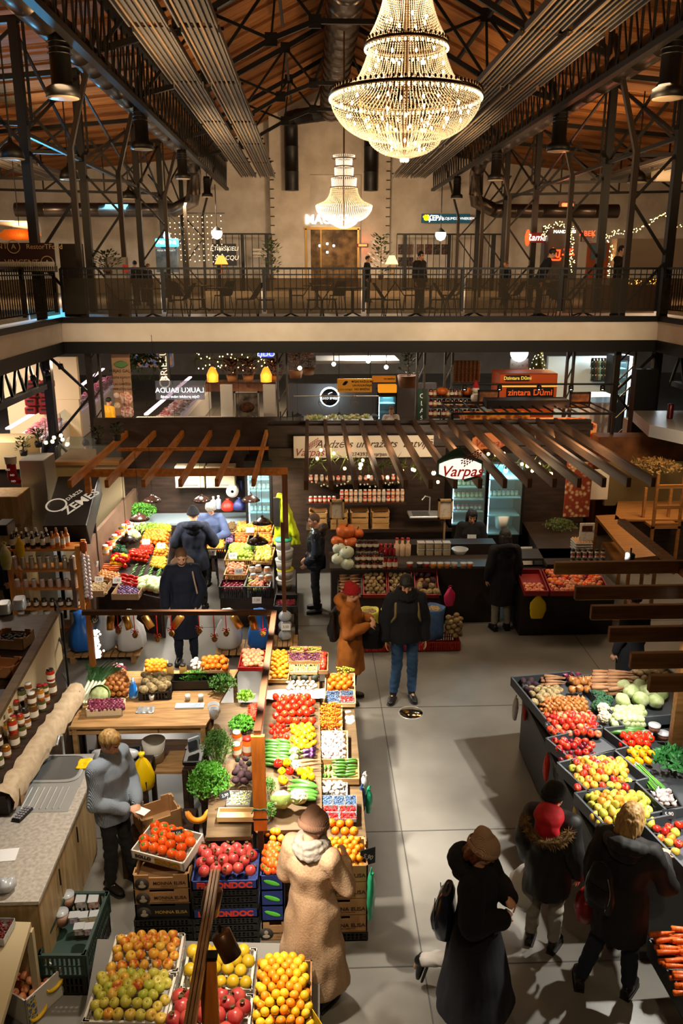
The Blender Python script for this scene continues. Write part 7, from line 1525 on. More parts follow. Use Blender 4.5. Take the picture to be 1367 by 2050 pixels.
t=thing('office_chair','white plastic chair back with wooden leg behind the counter','chair',(3.75,13.6,0));MB().loft([((0,0,.45),(.2,0,0),(0,.2,0)),((0,0,.49),(.21,0,0),(0,.21,0))],n=16,sq=3).build('seat',m_crw,t);MB().loft([((0,.2,.5),(.19,0,0),(0,.015,0)),((0,.26,.9),(.17,0,0),(0,.012,0))],n=14,sq=3).build('backrest',m_crw,t);[MB().tube([(a*.15,c*.15,.45),(a*.2,c*.2,0)],.014,6).build('leg',m_oak,t)for a in(-1,1)for c in(-1,1)]
m_pine=M('pine','a8743c','8a5c2c',rough=.5,scale=3,stretch=(.6,6,6))
def bench(label,q,z,w_=.06):return table_thing('wooden_bench',label,Q(z,*q),w_,mat=m_pine,cat='bench')
bench('long honey-coloured wooden bench slanting across the right side',((1192,1032),(1232,1030),(1318,1112),(1262,1118)),1.0);bench('lower bench shelf beneath the long honey bench',((1205,1085),(1235,1085),(1290,1130),(1240,1132)),.55)
t=thing('wooden_frame_chair','upright pale wooden frame chair at the right edge','chair',G(1325,1120,.3));t.location.z=0
for x,y in((-.25,0),(.25,0),(-.25,.5),(.25,.5)):MB().box((x,y,1.0 if y==0 else .8),(.05,.05,2.0 if y==0 else 1.6)).build('leg',m_pine,t)
for z in(1.0,1.35,1.75):MB().box((0,0,z),(.5,.04,.07)).build('rung',m_pine,t)
MB().box((0,.25,.95),(.55,.55,.05)).build('seat',m_pine,t)
table_thing('wooden_table','pale wooden table among the furniture at the right edge',Q(1.0,(1240,985),(1400,985),(1420,1040),(1230,1040)),mat=m_pine,skirt=m_wenge)
t=sign('notice_board','white banner standing behind the pergola beside the furniture',1165,940,1215,1000,15.5,M('cream_banner'),.04,'banner');
t=sign('partition_panel','cream panel wall above the furniture stall',1215,925,1400,1010,16.5,M('olive_panel','6a5a38',rough=.7),.1,'partition');herb('dry straw wreath on the furniture stall',V(1310,950,16.0),.3,.55,M('straw','8a6a34','6a4c20',rough=.8),500,.03,seed=2)
# BACK LEFT STALL
zb=1.0;qL=Q(1.02,(268,1050),(345,1050),(326,1196),(176,1160),.72)
table_thing('produce_table','steep display of vegetables on the left side of the back stall',qL,mat=m_wenge,skirt=m_wenge,drop=.03)
def SL(u0,u1,v0,v1):
 A,B,C_,D=qL;f=lambda u,v:(A*(1-u)+B*u)*(1-v)+(D*(1-u)+C_*u)*v;return[f(u0,v0),f(u1,v0),f(u1,v1),f(u0,v1)]
for(u0,u1,v0,v1,k,r,lb,kw)in((.45,1,.04,.14,'lemon',.033,'lemon near the old seller',{}),(0,.4,.02,.16,'cauliflower',.07,'pale cabbage on the back stall behind the broccoli',{'scale':.8}),(.42,.98,.16,.36,'orange',.04,'orange on the upper left display of the back stall',{'layers':2}),(.0,.4,.2,.42,'cauliflower',.08,'big cauliflower left on the back stall',{'mix':['cauliflower','cabbage']}),(.45,.72,.38,.5,'small_tomato',.022,'tiny red tomato in the middle of the back stall display',{'layers':2}),(.74,1.0,.38,.52,'mandarin',.033,'mandarin in the right column of the back display',{'layers':2}),(.0,.3,.45,.58,'broccoli',.06,'broccoli on the back stall',{}),(.34,.7,.52,.64,'tomato',.042,'tomato in the middle of the back stall display',{'layers':2}),(.74,1.0,.54,.68,'lemon',.033,'yellow pepper-like fruit by the customer in blue',{}),(.12,.42,.62,.76,'pepper',.042,'red bell pepper on the back stall',{'layers':2,'mix':['pepper','pepper','yellow_pepper']}),(.06,.4,.86,.97,'big_onion',.05,'big onion at the front of the back stall',{'scale':.7}),(.68,.98,.84,.98,'onion',.036,'onion beside the red chillies',{'mix':['onion','cabbage'],'scale':1.0})):pile(SL(u0,u1,v0,v1),k,r*kw.get('scale',1)/max(.01,kw.get('scale',1)),lb,parts=False,mound=.02,**kw)
rows(SL(.46,.98,.7,.84),'cucumber','dark green cucumber on the back stall',4,4,z=.03,layers=2,ang=1.3,scale=.8,parts=False);rows(SL(.02,.35,.77,.86),'carrot','orange carrot on the back stall',2,3,z=.03,layers=2,parts=False);rows(SL(.4,.7,.86,1.0),'sausage_pepper','long red chilli at the front of the back stall',3,3,z=.03,layers=2,ang=-.5,scale=1.1,parts=False)
for lb,x0,x1,y0,y1,k,r in(('woven basket of small potatoes hanging at the left front of the back stall',172,214,1172,1192,'potato',.03),('woven basket of pale plums at the front of the back stall',234,283,1176,1198,'plum',.026)):q=R4(.72,x0,x1,y0,y1);tray(lb,q,.1,M('wicker','a8845c','7a5a38',tex='wave',scale=30,rough=.8,bump=.4),'wicker_basket','basket');pile(q,k,r,lb.split(' of ')[1].split(' ')[-5]+' in the '+lb.split(' of ')[0]+(' beside the chillies' if k=='plum' else ' by the shelf post'),scale=.85 if k=='potato' else 1.15,parts=False)
qR=Q(.92,(430,1060),(548,1055),(548,1175),(440,1175),.72);table_thing('produce_table','crate-covered display on the right side of the back stall',qR,mat=m_wenge,skirt=m_wenge,drop=.03)
def crt(lb,x0,x1,y0,y1,z,k,r,mat,fl,h=.13,**kw):q=R4(z,x0,x1,y0,y1);tray(lb,q,h,mat,'plastic_crate','crate',style='grid');pile([p+Vector((0,0,h*.4))for p in q],k,r,fl,parts=False,**kw)
crt('black crate of glowing mandarins beside the customer in blue',413,452,1094,1116,.8,'mandarin',.033,m_crk,'glowing mandarin in the black crate beside the customer in blue',.18,layers=2)
crt('wide basket of green apples on the back stall',457,508,1102,1130,.8,'apple_green',.036,m_crwood,'green apple in the wide basket of the back stall',.1,layers=2,mound=.03)
crt('black crate of dark nectarines right of the bald man',445,490,1176,1196,.62,'plum_red',.028,m_crk,'dark nectarine in the crate right of the bald man',.2,scale=1.35);crt('black crate of pink plums and green pears at the corner',495,541,1172,1196,.68,'peach',.038,m_crk,'pink fruit in the black crate at the corner',.2,layers=2,mix=['peach','plum_red','apple_green'])
crt('basket of rosy peaches behind the dark nectarines',454,494,1140,1158,.82,'peach',.036,m_crwood,'rosy peach in the round basket',.08,layers=2);crt('shallow tray of mangoes and oranges by the lit fridge',475,545,1052,1070,.95,'mango',.045,m_crwood,'mango or large tomato near the lit fridge',.06,mix=['mango','orange','mango'],scale=1)
crt('small tray of brown kiwis beside the mangoes',455,474,1054,1069,.95,'kiwi',.03,m_crwood,'brown kiwi beside the mangoes',.05,layers=2);crt('small tray of dark purple fruit before the kiwis',450,468,1074,1092,.9,'plum',.028,m_crk,'dark purple plum before the kiwis',.05);crt('small tray of persimmons before the mangoes',470,494,1076,1092,.9,'persimmon',.04,m_crwood,'persimmon before the mangoes',.05)
crt('tray of purple aubergines before the red berries',448,470,1078,1094,.9,'plum',.03,m_crwood,'dark aubergine or plum in the tray before the watermelon',.05,layers=2)if 0 else None
crt('shallow tray of oranges below the lit fridge',508,545,1076,1094,.88,'orange',.04,m_crwood,'orange in the tray below the lit fridge',.05)
crt('shallow tray of pale pears before the watermelon',510,545,1100,1128,.84,'pear',.036,m_crwood,'pale pear in the tray before the watermelon',.05)
crt('small tray of red berries before the seller',424,446,1058,1068,.95,'plum_red',.018,m_crwood,'red berry fruit before the old seller',.04,scale=.7);place('watermelon',G(500,1096,.98),(.2,0,.8),'striped watermelon behind the green apples',None)
for i,(x,y,z)in enumerate(((505,1150,.8),(517,1146,.8),(535,1150,.8),(507,1164,.8),(523,1168,.8),(538,1166,.8))):put_jar(jar('p%d'%(i%3),.055,.13,('c8a888','b89070','b86838')[i%3],m_plast),G(x,y,z),'pickle_jar','jar of sauerkraut or pickles at the right end of the back stall','jar')
table_thing('bucket_stand','low stand carrying plastic buckets outside the back stall',Q(.45,(552,1140),(592,1140),(592,1200),(550,1200)),mat=m_vw)
for i,(x,y,z,c)in enumerate(((568,1178,.46,'d0ccc0'),(574,1160,.66,'c8c020'),(570,1146,.84,'88908c'),(572,1128,1.04,'c8ccc8'),(570,1108,1.20,'2c9a70'))):
 t=thing('bucket','plastic tub in the stack beside the yellow jacket, %s'%('lowest','second, yellow-rimmed','third, full of dark olives','fourth','topmost with green rim')[i],'bucket',(G(569,1178,.46).x+.02*(i%2),G(569,1178,.46).y+.03,(.465,.64,.815,.99,1.165)[i]));MB().lathe([(0,0),(.12,0),(.14,.16),(0,.165)],20).build('tub',M('tubwhite','c0beb4',rough=.4),t);MB().lathe([(.145,.15),(.147,.17),(0,.173)],20).build('lid',M('lid'+c,c),t)
q=R4(.5,551,594,1200,1222);tray('black crate of cranberries beside the puffer-jacketed man',q,.09,m_crk,'plastic_crate','crate');t=thing('cranberries','heap of dark pink cranberries in the black crate','berries',(q[0]+q[2])/2);b=MB();[b.ell((RF.uniform(-.14,.14),RF.uniform(-.11,.11),.03+RF.uniform(0,.02)),.011,5)for k in range(260)];b.build('berries',M('cranberry','8a1830',rough=.3),t);t['kind']='stuff'
table_thing('crate_stand','small stand under the crate of cranberries',[p-Vector((0,0,.02))for p in q],mat=m_vw)
for i in range(3):bag('vegetable_bag','knotted clear bag of pale vegetables below the cranberries, %s'%('lowest','middle','highest')[i],(G(572,1280,0).x,G(572,1290,0).y,.1+.16*i),bag_mb(.1,.18,i),m_plast)
t=thing('pallet','small wooden pallet under the bags below the cranberries','pallet',(G(572,1280,0).x,G(572,1290,0).y,0));[MB().box((-.16+.08*k,0,.08),(.07,.5,.02)).build('board',m_plank,t)for k in range(5)];[MB().box((x,0,.035),(.06,.5,.07)).build('runner',m_plank,t)for x in(-.15,.15)]
def pallet(lb,x,y,w_):t=thing('pallet',lb,'pallet',(x,y,0));[MB().box((-w_/2+.06+k*.11,0,.11),(.09,.5,.02)).build('board',m_plank,t)for k in range(int(w_/.11))];[MB().box((s,0,.05),(.07,.5,.1)).build('runner',m_plank,t)for s in(-w_/2+.1,w_/2-.1)]
pallet('wooden pallet under the sacks left of the bald man',-3.15,11.6,1.1);pallet('wooden pallet under the sacks right of the bald man',-1.05,11.6,.9)
for i,(x,r,m_,nm)in enumerate(((-3.5,.2,m_bbag,'blue bag'),(-3.15,.15,m_plast,'small grey clear bag'),(-2.78,.22,m_wbag,'big white sack'),(-1.3,.2,m_wbag,'white sack'),(-.82,.19,m_bbag,'bright blue bag'))):bag('storage_bag','%s on the pallet %s of the bald man'%(nm,'left' if x<-2 else 'right'),(x,11.6,.12),bag_mb(r,.6,i,knot=False,top=.5),m_)
t=thing('stall_wall','dark plank wall closing the back of the left stall','partition',(-2.2,16.0,0));MB().box((0,0,1.45),(4.0,.08,2.9)).build('plank_wall',m_wenge,t)
t=thing('stall_wall','brown side wall left of the vegetable display','partition',(0,0,0));a=G(268,1030,1.3);c=G(165,1150,1.15);MB().bar((a.x-.12,a.y+.8,.95),(c.x-.12,c.y-.1,.8),.06,1.3).build('plank_wall',M('mauve_wood','6a5040','54402f',rough=.6,scale=3),t);t.location=(0,0,0)
for i in range(2):p=V(382+i*61,952,15.7);t=thing('wall_cabinet','cream wall cabinet above the old seller, %s one'%('left','right')[i],'cabinet',p);MB().box((0,0,0),(.56,.3,.42)).build('carcass',M('cream_gloss','d8cca8',rough=.3),t);dd=MB().box((0,-.16,0),(.54,.02,.40),bev=.004).build('door',M('cream_gloss'),t);MB().box((0,-.18,-.14),(.3,.01,.015)).build('handle',m_steel,dd)
table_thing('back_counter','light worktop along the rear wall of the back stall',[Vector((-3.6,15.9,1.0)),Vector((-.9,15.9,1.0)),Vector((-.9,15.2,1.0)),Vector((-3.6,15.2,1.0))],mat=M('light_top','8a9aa0',rough=.4),skirt=m_wenge)
for i,(x,y,c,nm)in enumerate(((428,1020,'d8d8d0','white'),(438,1018,'8aa0b8','clear'),(456,1022,'c02818','red bag'),(480,1020,'2c3870','navy tub'))):
 if i<2:put_jar(jar('w%d'%i,.05,.26,c,m_crw,False,.4,.7),V(x,y,15.4),'plastic_bottle','%s bottle on the rear worktop beside the seller'%nm,'bottle')
 else:bag('shopping_bag','%s on the rear worktop'%nm,V(x,y,15.4),bag_mb(.13,.24,i),M('rb'+c,c,rough=.4))
herb('big bright bunch of parsley on the left rear of the back stall',G(285,1040,1.05),.3,.28,m_pars,900,.022,seed=12);herb('spring onions and dill before the parsley of the back stall',G(300,1062,1.02),.1,.3,m_lett,300,.02,seed=13)
J5=[('a83018',m_lidr),('d88820',m_jarlid),('c87830',m_lidk)]
for i in range(8):cc,ld=J5[i%3];f=i/7;p=G(256-44*f,1060+50*f,1.25);put_jar(jar('t%d'%(i%3),.055,.16,cc,ld),p,'preserve_jar','%s jar on the ledge of the brown side wall'%('red','yellow','amber')[i%3],'jar')
fridge('tall glass-door fridge at the right rear of the back stall',494,541,940,1040,15.0,5,5,{1:'8a9aa0',3:'a08a60',4:'8a8a80'})
t=thing('paper_roll','large paper towel roll on a blue wall holder','paper roll',V(466,981,15.6));MB().lathe([(.03,-.12),(.12,-.12),(.12,.12),(.03,.12)],24,rot=Matrix.Rotation(PI/2,3,'X')).build('roll',m_paperw,t);MB().box((0,.15,.05),(.34,.03,.2)).build('holder',M('navy_plastic','1c2c58'),t)
def dome(px,py,Y,lb,r=.13,lit=True,mat=None):
 p=V(px,py,Y);t=thing('dome_lamp',lb,'pendant lamp',p);MB().lathe([(.02,.13),(.028,.10),(.06,.085),(r*.72,.05),(r,0),(r*.97,0),(r*.66,.045),(.03,.08)],28).build('lamp_shade',mat or M('brown_enamel','2c1a12',rough=.25,coat=.5),t);MB().ell((0,0,.03),.03,10).build('bulb',M('dome_bulb','fff2d8',emit=18 if lit else 1),t);MB().tube([(0,0,.12),(0,0,1.1)],.004,5).build('cord',m_black,t);return t
for i,(x,y,Y)in enumerate(((254,1084,12.2),(516,1086,12.3),(279,1040,13.0),(525,1047,12.9),(305,1003,14.0),(403,1003,14.2),(502,1002,14.0))):dome(x,y,Y,'brown dome lamp over the back stall, %s'%('nearest on the left','nearest on the right','second on the left','second on the right','third on the left','in the middle above the seller','third on the right')[i],.17 if i<2 else .165)
m_op=M('pergola_orange','d48a3c','b06c28',rough=.5,scale=3,stretch=(6,.8,6));z26=2.6
for i in range(6):x=G(148+i*58,962,z26).x*(1 if i<1 else 1);a=G(148+i*72,962,z26);t=thing('pergola_beam','orange rafter of the back stall pergola','beam',(a.x,14.0,z26),0,'rafters of the orange pergola');MB().box((0,0,0),(.06,4.0,.12),bev=.004).build('rafter',m_op,t)
t=thing('pergola_frame','orange cross beam and corner posts of the back stall pergola','frame',(-2.05,13.2,0));MB().box((0,0,2.48),(3.3,.07,.12)).build('cross_beam',m_op,t);MB().box((0,.9,2.68),(2.6,.06,.05)).build('cross_beam',m_op,t);MB().box((-1.6,0,1.22),(.09,.09,2.44)).build('post',m_op,t);MB().box((1.6,0,1.22),(.09,.09,2.44)).build('post',M('post_brown','6a3c18',rough=.5),t);MB().box((1.6,-1.3,1.0),(.06,.06,2.0)).build('post',M('post_brown'),t)
t=thing('work_jacket','bright yellow-green work jacket hanging on the corner of the back stall','jacket',V(575,1090,13.6));b=MB();b.loft([((.0,0,.0),(.24,0,0),(0,.05,0)),((-.02,0,.3),(.2,0,0),(0,.06,0)),((-.06,0,.6),(.15,0,0),(0,.06,0)),((-.1,0,.86),(.09,0,0),(0,.05,0)),((-.12,0,.92),(.03,0,0),(0,.03,0))],n=24);cap(b,(-.04,-.04,.78),(.12,-.04,.2),.06,.05);remesh(b,.012,M('hi_vis','c8d81c','b0c018',rough=.5,scale=5),'jacket_body',t,4,.02,9,2,stretch=(2,2,.6));MB().box((-.17,-.03,.6),(.1,.07,.5)).build('dark_panel',m_cloth,t)
sx0=G(62,1268,0);t=thing('shelf_unit','pale pine shelf unit crowded with bottles, jars and packets on the left','shelf unit',(-4.08,12.15,0))
for x in(-.52,.52):
 for y in(-.16,.16):MB().box((x,y,.82),(.07,.04,1.64)).build('post',m_cpost,t)
SZ=[.28,.62,.95,1.25,1.58]
for z in SZ:MB().box((0,0,z),(1.04,.34,.03)).build('shelf',m_cpost,t)
for i in range(6):
 for k in range(3):f=i>=4;put_jar(jar('q%d'%f,.038,.26,('c86a14' if f else '1c1410'),m_jarlid if not f else m_oak,True,.4,.62),(-4.54+i*.15+.04*(k%2),12.05+k*.1,1.596),'juice_bottle',('orange' if f else 'dark')+' bottle on top of the pine shelf unit','bottle')
for j,(z,c,h)in enumerate(((1.25,'9a8468',.2),(.95,'b09080',.13),(.62,'3a2c20',.14),(.28,'b8a488',.26))):
 for i in range(8 if j<3 else 5):put_jar(jar('z%d'%j,.04 if j<3 else .055,h,c,m_crw if j!=2 else m_lidk,j==2,.9 if j==3 else .75),(-4.54+i*(.125 if j<3 else .2),12.05,z+.016),'goods_packet','small %s on the %s shelf of the pine unit'%(('speckled packet','pale packet','dark jar','tall paper packet')[j],('top inner','middle','fourth','lowest')[j]),'packet')
t=thing('garlic_braid','hanging braid of purple-white garlic on the shelf post','garlic braid',G(175,1085,1.5));t.location=(-3.47,12.0,.8);b=MB();[b.ell((.04*math.cos(k*2.1),.04*math.sin(k*2.1),.02*k),(.034,.034,.03),8)for k in range(36)];b.build('bulbs',M('garlic_skin'),t);MB().tube([(0,0,.7),(0,0,.85)],.02,6).build('stalk',m_stem,t);MB().box((0,0,.83),(.1,.08,.16),bev=.02).build('orange_tag',M('orange_dim'),t)
t=thing('sign_box','black box canopy lettered in white leaning back over the shelf unit','sign',(-4.15,13.5,1.75));q=Q(2.1,(130,978),(208,975),(165,1018),(75,1018));Mx,W,D_=frame_of(*q);t.location=Mx.translation-Vector((0,0,.2));t.rotation_euler=(.42,0,Mx.to_euler().z)
MB().box((0,0,0),(W,D_,.4),bev=.01).build('box_body',m_black,t);lettering(t,'ZEMES',.24,(.16,-.05,.204),m_txtw,rot=(-PI/2,0,.9),bold=.004);lettering(t,'DĀRZS',.1,(.02,.12,.204),m_txtw,rot=(-PI/2,0,.9));MB().lathe([(.14,0),(.155,.004),(.17,0)],32,(-.22,-.12,.2)).build('ring_logo',m_txtw,t)
for q in(-1,1):o=MB().box((0,0,-.95),(.05,.05,1.9)).build('post',m_black,t);o.location=(q*W*.46,0,0);o.rotation_euler=(-.42,0,0)
for i,(x,y,z,w)in enumerate(((198,1166,.85,'on the carrots of the back stall'),(234,1168,.84,'above the plum basket'),(188,1135,.95,'by the broccoli of the back stall'),(292,1090,1.05,'among the upper oranges of the back stall'),(322,1098,1.05,'on the mandarins beside the blue jacket'),(258,1052,1.1,'near the dark lamp at the back'),(466,1118,.98,'on the green apples of the back stall'),(424,1112,.95,'on the crate of glowing mandarins'),(478,1150,.95,'on the rosy peaches'),(514,1208,.75,'on the corner crate of pink fruit'),(500,1066,1.05,'on the mangoes'),(572,1262,.5,'on the bags below the cranberries'))):price(G(x,y,z),w,.14)
# SHOPS UNDER THE MEZZANINE
m_greyw=M('grey_panel_wall','5e5a56',rough=.6,scale=2);m_creamw=M('cream_panel')
def block(name,label,x0,y0,x1,y1,Y,mat,d=.6,cat='counter',group=None,part='body',bev=.01):
 """a solid whose front face spans these corners at depth Y"""
 m,s=box_at(x0,y0,x1,y1,Y);t=thing(name,label,cat,(m.x,Y+d/2,m.z),0,group);MB().box((0,0,0),(s[0],d,s[2]),bev=bev).build(part,mat,t);t['w']=s[0];t['h']=s[2];t['d']=d;return t
def to_floor(t,mat,name='base'):
 z=t.location.z-t['h']/2
 if z>.05:MB().box((0,0,-t['h']/2-z/2),(t['w']*.96,t['d']*.9,z)).build(name,mat,t)
 return t
t=to_floor(block('stall_wall','grey panelled rear wall of the kitchen stall with the round glowing sign',575,768,872,835,26.5,m_greyw,.15,'partition'),m_greyw)
t=thing('shop_sign','round dark sign with white lettering and a cold glowing rim','sign',V(660,795,26.2));Rx=Matrix.Rotation(PI/2,3,'X')
MB().lathe([(0,.05),(.27,.05),(.27,0),(0,0)],32,rot=Rx).build('disc',m_black,t);MB().lathe([(.26,-.03),(.31,-.03),(.31,.0),(.26,.0),(.26,-.03)],32,rot=Rx,c=(0,.05,0)).build('glow_ring',M('ring_glow','d8f0ff',emit=12),t);lettering(t,'LŪKO SMEĶIS',.10,(0,-.07,-.03),M('white_lit'));b=MB();b.tube([(-.05,-.06,.1),(0,-.06,.14),(.08,-.06,.16)],.012,5);b.build('bird_mark',M('white_lit'),t);lamp('POINT',V(660,795,25.7),14,(.8,.92,1),.2)
for x0,y0,x1,y1,Y,nm,lt in((675,758,744,785,24.2,'orange hanging sign with a bird and three dark words',1),(745,752,792,765,25.5,'smaller orange sign behind the big orange one',0)):
 t=sign('shop_sign',nm,x0,y0,x1,y1,Y,M('orange_sign','d88a28',emit=.25),.05);w_,h_=t['w'],t['h']
 for k,tx in enumerate(('MĀJAS RAŽOJUMI','UN KULINĀRIJA','NO BRIEŽAS')if lt else('NO BRIEŽAS',)):lettering(t,tx,h_*(.2 if lt else .3),(w_*.22,-.03,h_*(.28-.28*k)if lt else 0),m_black,bold=.002)
 if lt:lettering(t,'LŪKO SMEĶIS',h_*.17,(-w_*.27,-.03,-h_*.3),m_black);MB().loft([((-w_*.35+.04*k,-.03,.03+.02*k),(0,.004,0),(0,0,.01+.05*math.sin(PI*k/4)))for k in range(5)],n=8).build('bird_mark',m_black,t);[MB().tube([(s*w_*.45,0,h_/2),(s*w_*.45,0,h_/2+.9)],.01,5).build('chain',m_black,t)for s in(-1,1)]
t=to_floor(block('serving_counter','glass-fronted counter full of salads below the round sign',608,842,748,856,23.2,m_steel,.8),m_greyw);b=MB();[b.ell((RF.uniform(-.9,.9),RF.uniform(-.3,.3),t['h']/2+.03),.05,6)for k in range(70)];o=b.build('salads',M('salads','b0a070','6a7a30',tex='voronoi',scale=9),t);o['kind']='stuff'
fridge('small lit fridge under the orange lightbox behind the kitchen lady',758,791,792,838,25.2,6,3,{});t=sign('lightbox','orange lightbox topping the small lit fridge',757,770,793,785,25.1,M('orange_lit','e89020',emit=.9),.3,'lightbox')
for i,x in enumerate((596,679,746)):t=dome(x,834,24.4,'dark cone lamp over the kitchen counter, %s'%('left','middle','right')[i],.2,False,M('dark_grey_enamel','1c1c1c'));
t=thing('clothes_rail','thin white rail above the kitchen counter','rail',V(588,793,24));MB().tube([(0,0,0),V(758,793,24)-V(588,793,24)],.02,6).build('bar',m_crw,t)
for i,x in enumerate((645,709)):
 t=thing('wire_ornament','copper wire diamond ornament above the kitchen counter, %s'%('left','right')[i],'ornament',V(x,805,23.9));P=[(0,0,.25),(.12,0,0),(0,0,-.25),(-.12,0,0),(0,0,.25)];MB().tube(P,.01,5).tube([P[1],P[3]],.01,5).build('wire',m_gold,t)
def pottree(x,y,Y,h,r,lb,pot='8a5a30',mt=None):return plant('potted_plant',lb,V(x,y,Y),h,r,130,mt or m_leaf,pot,.22*h/.8,.3*h,.035)
m_heath=M('heather','6a4028','8a6048',rough=.8,scale=10)
pottree(592,757,24,.75,.3,'heather in a clay pot on the beam left of the kitchen',mt=m_heath);pottree(618,750,26,.7,.28,'farther heather pot beside the kitchen frame',mt=m_heath);pottree(816,775,23.5,1.1,.35,'tall leafy plant in a clay pot right of the orange signs')
t=block('roof_frame','white rectangular lighting frame above the kitchen stall',632,722,800,728,24.5,M('white_frame','a8a49c'),1.5,'frame')
for i,(x,y)in enumerate(((600,737),(668,729),(737,723),(773,735),(562,849),(575,847),(586,849),(881,845))):
 t=thing('light_bulb','glowing bulb %s'%('at the left of the kitchen frame','in a glass lantern above the orange sign','at the middle of the kitchen frame','at the right of the kitchen frame','left of three over the plank wall','middle of three over the plank wall','right of three over the plank wall','between two pergola rafters')[i],'light bulb',V(x,y,23.5 if i<4 else 15.6));r=.06 if i<4 else .04;MB().ell((0,0,0),r,8).build('bulb',M('bulb_glow2','fff0c8',emit=20),t);MB().tube([(0,0,r),(0,0,r*6)],.012,5).build('cord',m_black,t)
t=sign('shop_sign','dark green vertical sign with four white letters',836,778,853,838,21,m_board,.06);[lettering(t,c,.17,(0,-.04,.2-.19*k),m_txtw)for k,c in enumerate('OLAS')]
for i,(x,w_)in enumerate(((185,22),(564,18),(843,14),(899,14),(1143,12),(1256,30))):
 a=V(x,708,21.0);t=thing('steel_column','grey riveted column under the mezzanine edge, %s from the left'%('first','second','third','fourth','fifth','sixth')[i],'column',(a.x,21.0,0));q=w_/1655*22/2
 for s in(-1,1):MB().box((s*q,0,1.95),(.05,.12,3.9)).build('post',m_beam,t)
 b=MB();[b.bar((-q,0,.4+k*.5),(q,0,.8+k*.5),.03)for k in range(7)];b.build('lacing',m_beam,t)
t=to_floor(block('back_wall_panel','cream wall behind the red crates of the butcher',0,715,160,800,27,m_creamw,.2,'partition'),m_creamw)
for i in range(8):x=48+(i%2)*28;y=830-(i//2)*17;t=block('plastic_crate','red crate in the butcher\'s stack, %s column'%('left','right')[i%2],x,y-15,x+25,y,24,m_crr,.5,'crate','red crates in the %s column'%('left','right')[i%2],'crate_body',.03);MB().box((0,-.26,.04),(t['w']*.5,.02,.05)).build('handle_slot',m_black,t)
def meatcase(lb,a,c,Y0,Y1,z,m_):
 A,B_=G(*a,z),G(*c,z);d=(B_-A);L=d.length;t=thing('meat_display',lb,'display counter',(A+B_)/2);t.rotation_euler=(0,0,math.atan2(d.y,d.x));t.location.z=0
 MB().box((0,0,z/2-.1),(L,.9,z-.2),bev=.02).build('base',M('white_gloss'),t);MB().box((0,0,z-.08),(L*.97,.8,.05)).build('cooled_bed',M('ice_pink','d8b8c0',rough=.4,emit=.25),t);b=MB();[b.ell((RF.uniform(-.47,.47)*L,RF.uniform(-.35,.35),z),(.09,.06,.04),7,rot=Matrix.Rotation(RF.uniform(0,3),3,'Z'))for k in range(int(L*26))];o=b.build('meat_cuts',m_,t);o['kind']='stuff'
 MB().box((0,-.42,z+.14),(L,.012,.34),rot=Matrix.Rotation(-.3,3,'X')).build('glass_front',glass('case_glass','e8f0f0',.1),t);MB().box((0,.38,z+.32),(L,.12,.05)).build('light_canopy',M('pink_tube','ffd0dc',emit=3.0),t);return t
m_meat=M('meat','b84858','d89898',rough=.4,scale=9);meatcase('long pink-lit meat display slanting away at the far left',(45,880),(165,800),0,0,1.0,m_meat);meatcase('second meat display behind the dark column at the left',(170,800),(225,752),0,0,1.0,m_meat)
meatcase('white counter with trays under the mirrored glass sign',(318,850),(400,770),0,0,1.0,M('white_trays','c0b8a8','a05040',tex='voronoi',scale=5))
t=to_floor(block('stall_counter','dark fascia of the stall above the orange pergola with four lamps',240,865,558,905,16.8,m_wenge,.3,'stall fascia'),m_wenge)
t=thing('wall_clock','round dark clock on the plank fascia above the pergola','clock',V(411,893,16.4));MB().lathe([(0,.0),(.17,0),(.2,.03),(.2,.06),(0,.06)],28,rot=Rx).build('clock_case',m_black,t);MB().lathe([(0,0),(.14,0),(.15,.01),(0,.012)],24,rot=Rx,c=(0,-.02,0)).build('dial',M('dial','6a6258','a09890',scale=40),t);MB().bar((0,-.04,0),(.06,-.04,.07),.012).bar((0,-.04,0),(-.04,-.04,.02),.012).build('hands',m_crw,t)
t=to_floor(block('stall_counter','white-lit stall worktop behind the row of brown lamps',245,858,470,868,18.5,M('white_gloss'),1.6),m_greyw);lamp('AREA',V(350,840,18.6),30,(1,.9,.9),.6,V(350,870,19))
for i,x in enumerate((253,297,351,421,480)):dome(x,860,17.6,'brown dome lamp in the row before the dark fascia, %s from the left'%('first','second','third','fourth','fifth')[i],.19,False)
t=sign('hanging_sign','transparent hanging sign with mirrored white lettering',310,762,410,800,20,glass('sign_glass','b0b2b6',.15,.2),.02);lettering(t,'LAUKU BAUDA',.17,(0,-.04,-.0),M('white_lit'),rot=(0,0,PI));lettering(t,'Gaļas produkti ražoti Latvijā',.08,(0,-.04,-.15),M('white_lit'),rot=(0,0,PI),name='small_lettering');MB().tube([(0,0,-.05+.06*k)if k%2 else(.03,0,-.05+.06*k)for k in range(5)],.008,5).build('plant_mark',m_txtw,t);MB().tube([(-.6,0,.22),(-.6,0,1.3)],.006,4).build('cord',m_black,t)
t=sign('shop_sign','dark upright sign with sideways white lettering and round logo',316,706,342,770,26,m_black,.1);lettering(t,'BRIEŽU',.3,(0,-.07,.12),m_txtw,rot=(0,-PI/2,0));MB().lathe([(.13,0),(.15,.01),(.17,0)],24,rot=Rx,c=(0,-.07,-.42)).build('ring_logo',m_txtw,t)
m_posb=M('kraft_poster','8a6848','9a7450',rough=.8,scale=3)
t=sign('banner','tall brown banner with photographs of food at the left',222,708,268,832,20.5,m_posb,.04,'banner')
